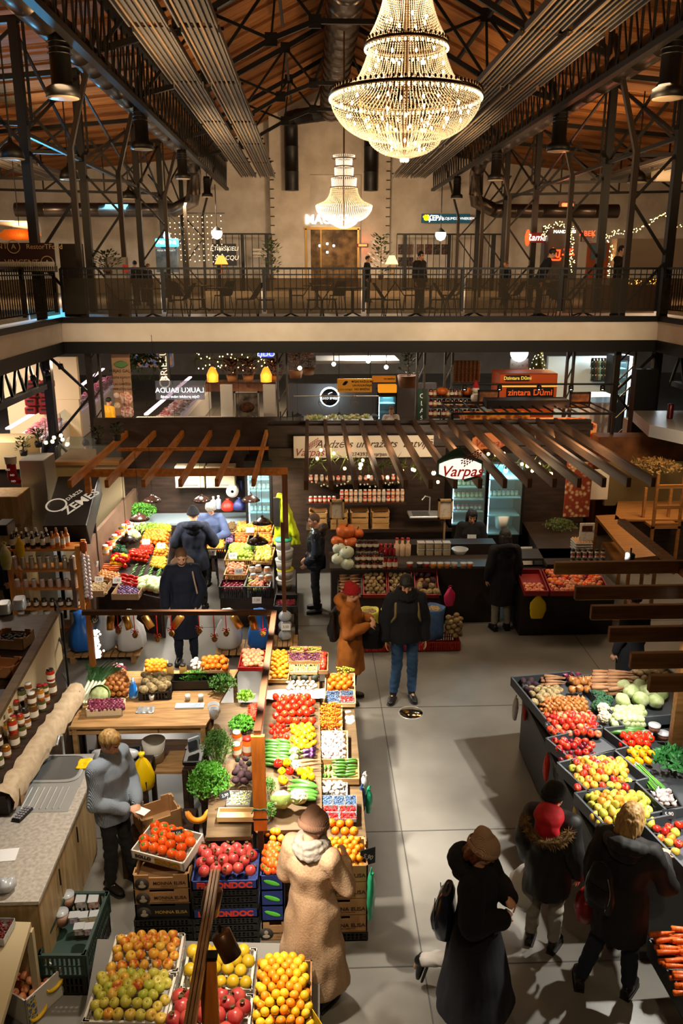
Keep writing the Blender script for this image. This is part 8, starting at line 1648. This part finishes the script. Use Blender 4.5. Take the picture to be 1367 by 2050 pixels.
for k,(z,tx)in enumerate(((.34,'MĀJAS GAĻA'),(.18,'AUGSTA KVALITĀTE'),(.02,'UN GARŠĪGI'),(-.1,'IZMEKLĒTA GAĻA'))):lettering(t,tx,.075 if k else .1,(0,-.03,z),m_black)
MB().loft([((-.18+.06*k,-.03,.5),(0,.004,0),(0,0,.01+.08*math.sin(PI*k/6)))for k in range(7)],n=8).build('hill_mark',M('leaf_dim','4a6a34'),t)
for x,z,r,c in((.06,-.32,.17,'c0603a'),(-.16,-.25,.07,'d8b090'),(-.16,-.5,.08,'d0a070'),(.08,-.66,.16,'9a4030')):MB().lathe([(0,0),(r,0),(r,.01),(0,.01)],20,rot=Rx,c=(x,-.03,z)).build('food_picture',M('pic'+c,c,'e0c8a8',scale=20),t)
t=sign('poster','framed black and white photo poster beside the white panel',470,785,519,862,18.2,M('bw_poster','3a3430','a89888',scale=5),.04,'poster',m_crw);lettering(t,'MĀS TURĒJĀS',.09,(0,-.03,-.16),m_txtw);lettering(t,'NO VISTU GAĻA',.09,(0,-.03,-.3),m_txtw);b=MB();b.ell((.0,-.03,.1),(.16,.01,.12),10);b.build('bird_photo',M('hen','7a4a30','3a2418',scale=12),t)
for i,(x0,x1)in enumerate(((440,468),(526,553))):to_floor(block('wall_panel','white upright panel %s of the photo poster'%('left','right')[i],x0,770,x1,860,19,M('white_gloss'),.1,'partition'),M('white_gloss'))
t=block('wooden_shelf','rough wooden beam carrying potted heather and lanterns',410,766,552,784,22,M('warm_wood','7a4a24','54300f',scale=3),.6,'shelf');t2=t
for i,x in enumerate((465,497,550)):pottree(x,763,21.7,.55,.25,'heather pot on the wooden beam, %s'%('left','middle','right')[i],mt=m_heath)
for i,(x,c)in enumerate(((426,'ffa030'),(533,'ff9a2a'))):t=thing('lantern','glowing amber lantern on the wooden beam, %s'%('left one','right one')[i],'lantern',V(x,766,21.5));MB().lathe([(0,0),(.14,.02),(.15,.2),(.08,.36),(.04,.4)],12).build('lamp_glass',M('amber_glass',c,emit=1.3),t);MB().tube([(.1,0,.36),(0,0,.48),(-.1,0,.36)],.01,5).build('handle',m_black,t);lamp('POINT',V(x,757,21.2),5,(1,.6,.25),.1)
garland('festive greenery and tiny lights above the wooden beam',[V(390,718,23),V(450,722,23),V(520,718,23),V(540,740,23)],50,jr=.3);herb('fern fronds beside the upright sign',V(290,760,22),.8,.5,m_leaf,260,.06,seed=5)
t=sign('lightbox','small blue glowing sign at the top of the lower floor',518,704,547,714,22.5,M('blue_lit','3848e0',emit=4),.1,'lightbox');lettering(t,'LIDO',.16,(0,-.06,0),M('white_lit'),stretch=1.3)
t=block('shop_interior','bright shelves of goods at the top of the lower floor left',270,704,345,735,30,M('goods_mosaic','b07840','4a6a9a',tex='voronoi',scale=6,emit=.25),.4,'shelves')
for i,(x,y)in enumerate(((65,752),(93,742),(120,729))):can('glowing spotlight under the left mezzanine girder, %s'%('lowest','middle','highest')[i],XP(x,y,-6.3),(.3,-.3,-1),m_black,.07,.12,lit=True);lamp('SPOT',XP(x,y,-6.2),30,WARM,.06,(-8.5,14,.8),90)
for i,(x,y)in enumerate(((92,886),(105,884),(122,872),(108,876),(125,880))):t=thing('filament_bulb','warm bare bulb in the cluster at the far left','light bulb',V(x,y,15),0,'bulb cluster');MB().ell((0,0,0),.035,8).build('bulb',M('warm_bulb2'),t);MB().tube([(0,0,.03),(.02,0,.4)],.006,4).build('cord',m_black,t)
t=to_floor(block('refrigerated_counter','long glass-topped counter edged in wood behind the black sign box',105,925,240,932,15.6,M('light_wood','a87c48'),1.2),m_creamw);MB().box((0,.1,.16),(t['w'],1.0,.28),bev=.02).build('glass_case',glass('case_glass'),t)
t=to_floor(block('steel_fridge','tall brushed steel cabinet beside the red stocking',37,922,100,1040,13.6,m_steel,.6,'cabinet'),m_steel);
t=to_floor(block('stall_counter','white counter with dark kick panel at the left edge',-40,885,55,940,14.6,m_creamw,.8),m_vw);to_floor(block('stall_counter','pale wood-fronted counter below the stocking at the left edge',-40,995,42,1050,12.9,m_oak,.6),m_oak)
t=thing('christmas_stocking','red Christmas stocking with white cuff and small white letters at the left edge','stocking',V(25,955,13.2));b=MB();cap(b,(0,0,.22),(0,0,0),.075);cap(b,(0,0,-.02),(.08,0,-.07),.07,.055);remesh(b,.012,M('red_felt','a01020',rough=.9),'foot',t,3);MB().loft([((0,0,.22),(.09,0,0),(0,.07,0)),((0,0,.34),(.1,0,0),(0,.075,0))],n=16).build('cuff',M('white_felt','d8ccc0',rough=.95),t);[lettering(t,'HO',.045,(x,-.085,z),m_txtw)for x,z in((-.03,.14),(.03,.05),(.04,-.05))]
for i,(x,y)in enumerate(((48,912),(78,895),(197,888),(235,882))):plant('potted_plant','small grassy pot on the counter ledge, %s from the left'%('first','second','third','fourth')[i],V(x,y,14.2),.3,.14,90,m_leaf,'3a3a38',.07,.09,.02,seed=i)
table_thing('side_table','grey-topped black table at the left edge',Q(1.0,(-80,1062),(52,1062),(10,1120),(-160,1120)),mat=M('grey_top','6a6e70'),legm=m_black);bag('shopping_bag','yellow-green plastic bag hanging at the left edge',V(14,1140,10.3),flatbag(.14,.34,9),M('lime_bag','b8c82c','e0e0d0',scale=8),0);bag('shopping_bag','lime plastic bag hung beside the dark bottles',V(42,1115,11.5),flatbag(.12,.3,10),m_ybag,0)
t=sign('shop_terminal','black cash terminal on the left edge counter',-5,1045,24,1066,10.6,m_black,.3,'cash register')
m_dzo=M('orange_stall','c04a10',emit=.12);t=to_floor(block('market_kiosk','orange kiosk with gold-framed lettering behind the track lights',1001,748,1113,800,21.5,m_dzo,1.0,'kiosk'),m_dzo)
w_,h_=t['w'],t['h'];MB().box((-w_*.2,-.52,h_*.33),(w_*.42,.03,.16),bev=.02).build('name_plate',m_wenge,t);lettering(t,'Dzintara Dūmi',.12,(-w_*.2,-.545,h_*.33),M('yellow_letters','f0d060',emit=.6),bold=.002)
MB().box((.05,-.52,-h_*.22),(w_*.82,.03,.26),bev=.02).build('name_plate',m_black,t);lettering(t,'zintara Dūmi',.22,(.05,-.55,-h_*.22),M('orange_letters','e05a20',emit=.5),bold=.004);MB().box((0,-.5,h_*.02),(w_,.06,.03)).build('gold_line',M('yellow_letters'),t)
t=block('lamp_canopy','long black box canopy below the orange kiosk',975,802,1140,818,18.5,m_black,.5,'canopy');A=V(905,828,17.5);B_=V(1228,828,17.5);t=thing('rail_frame','green-black metal ladder frame with glittering tinsel above the pergola','frame',A);b=MB();d=B_-A;[b.bar(d*(k/14),d*(k/14)+Vector((0,1.5,0)),.03)for k in range(15)];b.bar((0,0,0),d,.05);b.bar((0,1.5,0),d+Vector((0,1.5,0)),.05);b.build('ladder',m_black,t)
for q in(0,1):MB().box(d*q+Vector((0,0,-A.z/2)),(.06,.06,A.z)).build('post',m_black,t)
t=thing('track_rail','thin black lighting track across the orange kiosk','rail',V(905,769,20));MB().tube([(0,0,0),V(1240,769,20)-V(905,769,20)],.025,6).build('track',m_black,t)
for i,x in enumerate((930,1000,1079,1143,1206)):can('lit spotlight on the track, %s from the left'%('first','second','third','fourth','fifth')[i],V(x,772,19.9),(-.1,-.5,-1),m_black,.06,.12,lit=True)
for i,(x0,y0,x1,y1)in enumerate(((1142,786,1178,815),(958,782,996,812))):t=sign('framed_picture','dark framed picture of %s'%('burgers right of the orange kiosk','sausages left of the orange kiosk')[i],x0,y0,x1,y1,19.5,M('burger_pic','3a2818','b8703c',scale=4),.05,'picture',m_black)
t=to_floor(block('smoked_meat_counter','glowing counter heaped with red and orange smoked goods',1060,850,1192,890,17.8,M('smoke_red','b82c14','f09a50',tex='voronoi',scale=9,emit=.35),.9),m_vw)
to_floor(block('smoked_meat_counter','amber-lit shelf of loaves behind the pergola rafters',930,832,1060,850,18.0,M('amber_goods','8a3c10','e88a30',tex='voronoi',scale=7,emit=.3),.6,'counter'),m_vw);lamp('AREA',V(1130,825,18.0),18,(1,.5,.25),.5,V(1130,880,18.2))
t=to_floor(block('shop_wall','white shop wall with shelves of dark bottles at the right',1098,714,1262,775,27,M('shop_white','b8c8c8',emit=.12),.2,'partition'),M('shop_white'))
for r_ in range(3):
 for i in range(9):put_jar(jar('u%d'%(i%3),.07,.26,('1c241c','3a2c20','5a6a50')[i%3],m_lidk,False),V(1186+i*6.2,733+r_*14,26.7),'wine_bottle','dark bottle on the wall shelf of the bright shop, %s row'%('top','middle','bottom')[r_],'bottle')
 a=V(1184,733+r_*14,26.8);c=V(1240,733+r_*14,26.8);t=thing('wall_shelf','grey wall shelf in the bright shop, %s'%('top','middle','bottom')[r_],'shelf',(a+c)/2);MB().box((0,0,-.02),(c.x-a.x,.3,.03)).build('board',m_beam,t)
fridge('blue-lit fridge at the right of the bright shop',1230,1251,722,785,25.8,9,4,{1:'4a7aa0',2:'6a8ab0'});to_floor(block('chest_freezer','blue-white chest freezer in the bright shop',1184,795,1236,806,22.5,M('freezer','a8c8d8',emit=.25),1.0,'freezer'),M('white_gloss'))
t=thing('round_sign','white glowing disc at the top right of the lower floor','sign',V(1039,706,22.5));MB().lathe([(0,0),(.24,0),(.24,.06),(0,.06)],28,rot=Rx).build('disc',M('disc_glow','e8f4ff',emit=3),t);t=sign('menu_board','grey printed menu under the glowing disc',1021,718,1056,747,22.6,M('notice_paper'),.04)
t=thing('christmas_tree','tall silvery Christmas tree full of white lights right of the menu','tree',V(1075,765,24));MB().lathe([(.34,0),(.2,.4),(.24,.4),(.1,.8),(.12,.8),(0,1.2)],14,wob=lambda a,z:1+.12*math.sin(9*a)).build('branches',M('fir_green'),t);b=MB();[b.ell((.33*(1-k/90)*math.cos(k*2.4),.33*(1-k/90)*math.sin(k*2.4),1.15*k/90),.016,5)for k in range(90)];o=b.build('white_lights',M('tree_light','fff4e0',emit=12),t);o['kind']='stuff'
for i,(x0,x1)in enumerate(((905,962),)):t=block('slatted_screen','pale slatted wooden screen at the top right of the pergola',905,722,960,765,23,m_pine,.08,'screen');[MB().box((-t['w']/2+.08+k*.11,-.06,0),(.05,.04,t['h'])).build('slat',m_plank,t)for k in range(int(t['w']/.11))]
for r_ in range(3):
 for i in range(12):put_jar(jar('y%d'%(i%3),.05,.17,('7a1c14','a86a20','3a2418')[i%3],m_lidk),V(862+i*8.5,793+r_*20,20.2),'sauce_bottle','%s bottle on the %s shelf right of the green sign'%(('red','amber','dark')[i%3],('top','middle','bottom')[r_]),'bottle')
 a=V(858,793+r_*20,20.2);c=V(960,793+r_*20,20.2);t=thing('wall_shelf','dark shelf of sauces, %s'%('top','middle','bottom')[r_],'shelf',(a+c)/2);MB().box((0,0,-.02),(c.x-a.x,.3,.03)).build('board',m_wenge,t)
for i,(x,k)in enumerate(((885,'pumpkin'),(934,'pumpkin'))):place(k,V(x,783,20.1),(0,0,i),'%s pumpkin on the top sauce shelf'%('left','right')[i],None,.9)
t=thing('snowman_figure','small white snowman with red hat beside the sauce shelves','ornament',V(951,805,19.8));MB().ell((0,0,.1),.12,10).ell((0,0,.3),.09,10).build('snow_body',M('white_felt'),t);MB().lathe([(.09,.36),(.05,.44),(0,.54)],12).build('hat',M('red_felt'),t)
t=thing('steel_shelf','polished steel shelf slanting in from the right edge','shelf',G(1330,850,2.6));A=G(1268,822,2.6);B_=G(1400,822,2.6);C_=G(1420,875,2.6);D=G(1300,850,2.6);o=t.location.copy();MB().add([A-o,B_-o,C_-o,D-o]+[p-o-Vector((0,0,.25))for p in(A,B_,C_,D)],[(3,2,1,0),(4,5,6,7),(0,1,5,4),(1,2,6,5),(2,3,7,6),(3,0,4,7)]).build('shelf_box',m_steel,t)
t=thing('drink_can','dark red can standing on the steel shelf','can',G(1340,838,2.6));MB().lathe([(0,0),(.06,0),(.065,.02),(.065,.3),(.055,.32),(0,.32)],18).build('can',M('dark_red_can','4a1010',rough=.3,metal=.5),t)
A=V(1225,912,17.5);t=thing('steel_pipe','bent steel pipe running below the steel shelf','pipe',A);MB().tube([Vector((0,0,-.3)),Vector((.0,0,0)),V(1245,900,17.5)-A,V(1400,862,17.5)-A],.09,12).build('pipe',m_steel,t)
to_floor(block('white_cabinet','white cabinet beyond the steel pipe',1262,842,1340,895,20,M('white_gloss'),.5,'cabinet'),M('white_gloss'));t=to_floor(block('stall_wall','black partition at the right behind the mezzanine column',1275,740,1310,830,19.5,m_black,.3,'partition'),m_black)
t=to_floor(block('warm_counter','honey-brown counter front at the right end of the aisle',1200,875,1400,925,17.2,M('warm_wood'),.5),M('warm_wood'))
# THE PEOPLE
m_wool=M('black_wool','121216',rough=.95,bump=.15,bscale=120,scale=60);m_navy=M('navy_cloth','141c30','0f1626',rough=.85,scale=6);m_jean=M('blue_jeans','3c5c84','284468',rough=.85,scale=4);m_djean=M('dark_jeans','161d2c',rough=.85);m_must=M('mustard_cloth','a05c18','86480f',rough=.8,scale=5)
m_blk=M('black_leather','141210',rough=.45);m_camel=M('camel_wool','b09070','a08060',rough=.95,bump=.2,scale=70);m_sw=M('grey_knit','8e98a4','7a8490',rough=.95,tex='wave',scale=45,bump=.5);m_bl=M('blond_hair','a8854c','76562c',rough=.6,scale=40,stretch=(1,1,.12),bump=.4)
m_dk=M('dark_hair','17110d','0c0806',rough=.6,scale=50,bump=.3);m_gh=M('grey_hair','a8a49c','7c7870',rough=.8,scale=50,bump=.5);m_knit=M('red_knit','a8141c','8a0c14',rough=.95,tex='wave',scale=70,bump=.6);m_bk=M('beige_knit','d4ae8c','b48e6e',rough=.95,tex='wave',scale=70,bump=.6);m_grt=M('grey_trousers','8a8478',rough=.85)
SH=lambda dx,dy,dz=0:None
def aim(px,py):p=G(px,py,0);return(p.x,p.y,0)
HELD=dict(eR=(.24,.0,1.15),wR=(.09,.27,1.10),eL=(-.24,.0,1.15),wL=(-.07,.28,1.07))
HH=(((-.75,.6,.0),(-.3,-.3,-.8),.9),((.75,.6,-.1),(.3,-.3,-.8),.9))
def mk(label,loc,yaw,h,J=None,nod=.1,turn=0,skin='d09c7c',hands=(('d',0),('d',0)),vox=.009,top=None,legs=None,hr=None,sh=m_blk,hat=None,hd=None,ha=None,roll=0,lean=0,**ck):
 t,j,H=person(label,loc,yaw,h,J,nod,turn,skin,vox,hands,roll,lean=lean)
 if legs:trousers(t,j,legs)
 shoes(t,j,sh)
 if top:coat(t,j,top,**ck)
 if hr:hair(t,H,*hr)
 if hat:beanie(t,H,*hat)
 if hd:hood(t,j,*hd)
 return t,j,H
t,j,H=mk('blonde seller in a grey knitted sweater counting something in her hands',(-1.88,6.68,0),PI+1.05,1.66,dict(HELD,wR=(.06,.26,1.0),wL=(-.05,.28,.98),eR=(.25,.02,1.10),eL=(-.25,.02,1.10),aL=(-.12,.10,.085),tL=(-.12,.27,.03)),.55,.25,hands=HH,top=m_sw,legs=M('charcoal_denim','1c1a1c',rough=.8),hr=(m_bl,'short',1.05),bottom=.80,flare=1.04,r=1.05,name='sweater',sleeve=1.15,disp=.016)
s=t['_s'];MB().loft([(j['neck']+Vector((0,.01,.07))*s,(.064,0,0),(0,.068,0)),(j['neck']+Vector((0,.0,.0))*s,(.075,0,0),(0,.08,0)),(j['neck']-Vector((0,0,.05))*s,(.115,0,0),(0,.10,0))],n=24,cap=False).build('roll_collar',m_sw,t)
E_=Matrix.Translation(t.location)@Matrix.Rotation(t.rotation_euler.z,4,'Z');q=thing('folded_banknote','small pale card held between the hands of the seller','card',E_@(Vector((0,.34,.98))*s),t.rotation_euler.z);MB().box((0,.03,0),(.09,.12,.004)).build('card',m_tag,q)
t,j,H=mk('woman in a long camel coat, grey scarf and ribbed brown beanie seen from behind',(-.03,5.30,0),-.55,1.74,dict(eR=(.27,.05,1.17),wR=(.14,.26,1.22),eL=(-.25,.0,1.14),wL=(-.10,.27,1.12)),.5,-.35,hands=(((-.4,.5,.6),(-.8,0,-.3),.9),((.6,.6,.2),(.3,0,-.8),.9)),top=m_camel,legs=m_djean,hat=(M('brown_knit','9a7258','7a5640',rough=.95,tex='wave',scale=60,bump=.6),1.12,.02),bottom=.24,flare=1.62,r=1.06,disp=.024,name='long_coat',sleeve=1.2,freq=7,hr=(M('light_brown_hair','8a6038','6a4424',rough=.6,scale=40),'short'))
scarf(t,j,M('grey_scarf','7e7468','94887a',rough=.95,scale=30,bump=.4),1.12);s=t['_s'];MB().tube([Vector((.07,.07,1.50))*s,Vector((.11,.12,1.40))*s,Vector((.14,.2,1.30))*s],[.022*s,.016*s,.006*s],8).build('lock_of_hair',m_bl,t)
t,j,H=mk('woman striding in a long black coat and beige beanie with arms crossed',(1.20,5.08,0),PI+1.08,1.70,dict(eR=(.25,.04,1.14),wR=(.02,.22,1.08),eL=(-.25,.06,1.18),wL=(-.06,.24,1.22),kL=(-.10,-.06,.50),aL=(-.12,-.50,.26),tL=(-.12,-.55,.06),kR=(.09,.08,.52),aR=(.09,.12,.085),tR=(.09,.29,.03)),.5,.1,hands=(((-.95,.2,.1),(0,-.4,-.8),1.0),((.8,.3,.4),(0,-.5,-.7),.9)),top=m_wool,legs=M('white_leggings','b8b0a8',rough=.8),hat=(m_bk,1.10,.035),hd=(m_wool,1.1),bottom=.20,flare=1.9,r=1.12,disp=.022,name='long_coat',sleeve=1.35,freq=6,dshift=(0,.03,0),hr=(M('chestnut_hair','7a4420','54300f',rough=.6,scale=40),'bob',.95))
backpack('shiny dark leather backpack carried by the striding woman',t,j,M('patent_leather','141822','20283c',rough=.22,coat=.7,scale=4),.30,.40,.16,(.0,-.24,.98),None,piping=M('silver_zip','9a9a90',rough=.25,metal=.9),rot=.1)
t,j,H=mk('person in a dark parka with red hood lining, fur trim and dark beanie',(1.96,5.80,0),-.55,1.60,dict(wR=(.27,.02,.88),eR=(.24,-.05,1.12),wL=(-.21,.04,.86)),.1,-.45,top=M('dark_parka','15110f',rough=.6),legs=m_grt,hat=(M('dark_knit','1c1a12',rough=.95,bump=.4,scale=60),1.06,.01),bottom=.62,flare=1.15,r=1.12,disp=.018,name='parka',sleeve=1.3)
s=t['_s'];n=j['neck'];b=MB();b.ell(n+Vector((0,-.11,.03))*s,(.14*s,.12*s,.13*s),20);b.ell(n+Vector((0,-.17,-.06))*s,(.12*s,.07*s,.12*s),18);remesh(b,.01,M('red_lining','b0101a',rough=.7),'hood_lining',t,3,.014,12,2)
fur_trim(t,[n+Vector((.20*math.cos(a),-.16+.10*math.sin(a)*-1,-.02-.12*math.sin(a)))*s for a in[PI*k/12-.0 for k in range(13)]],M('fur','8a6a3c','4a3418',rough=.95,scale=30),.045,1100)
carried('shopping_bag','full translucent white plastic bag hanging from the hand of the parka wearer',t,j['wL'],wob(MB().lathe([(0,-.42),(.10,-.41),(.16,-.30),(.15,-.18),(.09,-.07),(.03,0),(0,0)],24,wob=lambda a,z:1+.08*math.sin(5*a+z*20)),.012,14),m_wbag,off=(0,.04,-.10));t_bag=1
t,j,H=mk('blonde woman in a black coat reaching for fruit at the right stall',(2.40,5.30,0),-.62,1.74,dict(wR=(.20,.42,1.10),eR=(.30,.12,1.08),wL=(-.26,.10,.88),kL=(-.14,-.02,.5),aL=(-.24,-.10,.085),tL=(-.30,.06,.03),aR=(.12,.03,.085)),.42,-.15,hands=(((0,1,.1),(0,0,-1),.6),('d',.5)),top=M('black_coat','100d0a',rough=.75),legs=m_djean,hd=(M('black_coat'),1.05),hr=(m_bl,'bob',1.06),bottom=.58,flare=1.18,r=1.08,disp=.018,sleeve=1.2,name='black_coat')
backpack('slim black backpack with pale zips on the blonde woman',t,j,m_blk,.25,.38,.1,(-.12,-.22,1.12),None,piping=M('silver_zip'),rot=-.25)
carried('shopping_bag','red plastic bag in the left hand of the blonde woman',t,j['wL'],wob(MB().lathe([(0,-.34),(.07,-.33),(.10,-.22),(.08,-.1),(.03,-.02),(0,0)],20),.01,16),m_rbag,off=(-.04,.03,-.08))
t,j,H=mk('bearded man in a black jacket and blue jeans standing in the aisle',(1.22,10.12,0),PI+.05,1.82,dict(aR=(.14,.0,.085),tR=(.20,.15,.03),tL=(-.13,.17,.03)),.42,-.1,top=M('navy_black','10141c',rough=.9),legs=m_jean,hr=(m_dk,'fringe',1.06),bottom=.86,flare=1.08,r=1.16,disp=.012,sleeve=1.3,name='jacket');scarf(t,j,m_wool,1.15);b=MB();hc,HM,s=H;b.ell(hc+HM@Vector((0,.045,-.075))*s,(.052*s,.05*s,.04*s),14,rot=HM);b.build('beard',m_dk,t)
backpack('khaki-strapped backpack worn by the bearded man',t,j,M('khaki','7a6c48',rough=.85),.3,.42,.14,(0,-.22,1.22),M('khaki'))
t,j,H=mk('woman in a mustard parka and red beanie turned towards the bearded man',(.49,10.12,0),-1.9,1.70,dict(HELD,wR=(.10,.28,1.22),wL=(-.07,.27,1.26),eR=(.25,.03,1.12),eL=(-.24,.03,1.14)),.15,.25,hands=HH,top=m_must,legs=m_djean,hat=(m_knit,1.06,.02),hd=(m_must,1.05),bottom=.48,flare=1.28,r=1.06,disp=.02,name='parka',sleeve=1.2)
backpack('black roll-top backpack worn by the woman in mustard',t,j,m_blk,.26,.42,.12,(0,-.23,1.12),None,roll_top=True);carried('tote_bag','black tote bag hanging from the arm of the woman in mustard',t,j['wL'],flatbag(.34,.38,4,.03),m_wool,off=(-.06,.02,-.48))
t,j,H=mk('man with shaved head in a shiny navy puffer jacket by the yellow work jacket',(.05,13.2,0),PI-2.5+.9,1.76,dict(wR=(.17,.16,.92),wL=(-.17,.16,.92)),.2,.3,top=M('puffer_navy','18222e','101820',rough=.3,tex='wave',scale=6,stretch=(.2,.2,3),bump=.6),legs=m_wool,hr=(M('stubble_hair','5a4a40',rough=.8),'stubble'),hd=(M('brown_hood','3a2c24',rough=.9),.95),bottom=.82,flare=1.1,r=1.1,disp=.02,name='puffer_jacket',sleeve=1.2)
t,j,H=mk('balding bearded man in a long navy coat facing the viewer',(-1.90,11.35,0),PI+.08,1.82,dict(wR=(.23,.20,.92),eR=(.26,.0,1.14),eL=(-.25,-.02,1.12),wL=(-.18,.2,.93)),.5,.1,hands=(('d',.5),('d',.5)),top=m_navy,legs=m_djean,hr=(M('thin_hair','6a4a30',rough=.8),'stubble'),hd=(M('cream_lining','a89078',rough=.95),1.0),bottom=.42,flare=1.12,r=1.03,disp=.015,name='long_coat',sleeve=1.2);hc,HM,s=H;MB().ell(hc+HM@Vector((0,.045,-.075))*s,(.05*s,.048*s,.04*s),14,rot=HM).build('beard',M('brown_beard','4a3020',rough=.9),t);MB().tube([Vector((-.13,.02,1.50))*s,Vector((-.17,.13,1.3))*s,Vector((-.22,.1,.98))*s],.012*s,8).build('shoulder_strap',M('cream_lining'),t)
t=mk('person in a navy hooded jacket and dark cap with back turned at the back stall',(-2.0,13.35,0),.05,1.84,dict(eR=(.3,.02,1.16),wR=(.24,.24,1.1),eL=(-.3,.02,1.16),wL=(-.24,.22,1.1)),.25,0,top=m_navy,legs=m_wool,hat=(m_wool,1.02,0),hd=(m_navy,1.1),bottom=.72,flare=1.12,r=1.16,disp=.018,name='jacket',sleeve=1.3)
t,j,H=mk('old seller with curly grey hair leaning over the back stall in blue',(-1.85,14.55,0),PI,1.60,dict(wR=(.12,.32,1.06),wL=(-.10,.34,1.08),eR=(.3,.1,1.12),eL=(-.3,.1,1.12)),.7,-.1,hands=HH,top=M('blue_smock','48587c','3c4a6c',rough=.8),legs=m_wool,hr=(m_gh,'fringe',1.22),bottom=.6,flare=1.1,r=1.1,disp=.015,name='smock',sleeve=1.3)
t,j,H=mk('dark-haired cashier in a black sweatshirt printed with white bars',(V(945,1020,13.7).x,13.7,0),PI-.1,1.66,dict(HELD),.45,.1,hands=HH,top=m_wool,legs=m_wool,hr=(m_dk,'long',1.12),bottom=.8,flare=1.05,r=1.06,name='sweatshirt',sleeve=1.2);s=t['_s'];b=MB();[b.box((x*.014,.155,1.2),(.006,.004,.09))for x in range(-5,6)];b.build('printed_bars',m_txtw,t)
mk('customer in a long black coat and light trousers with back to the viewer',(3.05,12.35,0),.1,1.70,{},.3,0,top=m_wool,legs=m_grt,hr=(m_dk,'long',1.08),hd=(m_wool,.95),bottom=.48,flare=1.12,r=1.1,name='long_coat',sleeve=1.2)
def at_head(px,py,Y,h):p=V(px,py,Y);return(p.x,Y,p.z-h)
t=mk('kitchen lady in white blouse and dark apron behind the counter',(V(783,820,24.6).x,24.6,.0),PI,1.72,dict(HELD),.3,0,vox=.014,hands=HH,top=M('white_blouse','c8bcb0',rough=.8),legs=m_wool,hr=(M('thin_hair'),'short'),bottom=.8,name='blouse')[0];MB().loft([((0,.17,.8),(.14,0,0),(0,.01,0)),((0,.16,1.3),(.1,0,0),(0,.01,0))],n=10).build('apron',m_wool,t)
for lb,px,py,Y,yaw,h,top,legs,hr,ex in(('butcher in dark clothes bending over the meat display',92,800,22.5,PI+.8,1.7,m_wool,m_wool,(m_dk,'short'),dict(lean=.7)),('seller in black with a white apron behind the dark column',166,812,19.8,.6,1.72,m_wool,m_crw,(m_dk,'short'),{}),('shopper in a bright yellow raincoat at the far left',213,762,26.5,-.6,1.75,M('yellow_raincoat','d8a010',rough=.5),m_wool,(m_dk,'short'),{}),('worker in a dark shirt bent over a table beneath the mirrored sign',386,834,21.2,.3,1.72,m_wool,m_grt,(M('thin_hair'),'stubble'),dict(lean=.35)),('shopper all in black standing at the far right beside the freezer',1242,848,18.6,.3,1.74,m_wool,m_wool,(m_dk,'bob'),{})):
 p=V(px,py,Y);mk(lb,(p.x,Y,0),yaw,h,{},.3,0,vox=.014,top=top,legs=legs,hr=hr,name='jacket',bottom=.72,**ex)
t=mk('shopper with dark clothes half hidden behind the canopy beams',(4.15,9.75,0),.5,1.70,{},.2,0,top=m_wool,legs=m_djean,hr=(m_dk,'short'),bottom=.6,name='jacket')[0]
bag('shopping_bag','brown paper bag with red handles behind the right stall',(4.2,9.25,.45),flatbag(.3,.3,3,.06),m_card,.2)
mk('woman in dark blue stooping behind the bottles at the left',(-5.05,12.9,0),-1.2,1.62,{},.5,0,vox=.012,top=m_navy,legs=m_wool,hr=(m_dk,'short'),bottom=.7,name='jacket',lean=.35)
mk('person in a beige jacket cut off by the lower right corner',(2.62,4.05,0),-.3,1.15,{},.2,0,vox=.014,top=M('beige_cloth','b8a080',rough=.85),legs=m_wool,hr=(m_dk,'short'),bottom=.6,name='jacket')
for lb,x,y,yaw,h,J,top,legs,nod in(('man in a dark hoodie drinking beside the right column upstairs',V(1238,560,22.2).x,22.2,PI+.7,1.80,dict(eR=(.26,.12,1.28),wR=(.06,.22,1.52)),m_cloth,m_djean,.0),('man in black leaning over a table upstairs with a rucksack',V(1080,560,22.6).x,22.6,-1.7,1.80,{},m_wool,m_wool,.5),('dark-haired man upstairs near the cream table lamp',V(840,560,24.5).x,24.5,-2.4,1.7,{},m_cloth,m_wool,.2),('person in a cap far back near the glass doorway',V(735,560,33).x,33,-1.9,1.72,{},m_wool,m_wool,.1),('woman with light hair sitting upstairs near the kiosk',V(1012,560,30).x,30,2,1.5,{},m_wool,m_wool,.1),('person with brown hair by the cyan shop upstairs',V(272,560,30).x,30,1,1.5,{},m_cloth,m_wool,.1),('second person by the cyan shop upstairs, with fair hair',V(297,560,30).x,30,-2,1.4,{},m_cloth,m_wool,.1)):
 mk(lb,(x,y,ZF),yaw,h,J,nod,0,vox=.014,top=top,legs=legs,hr=(M('thin_hair')if 'light' in lb or 'fair' in lb else m_dk,'short'),bottom=.74,name='jacket',lean=.4 if 'leaning' in lb else 0)
bpy.data.scenes.remove(BENCH)
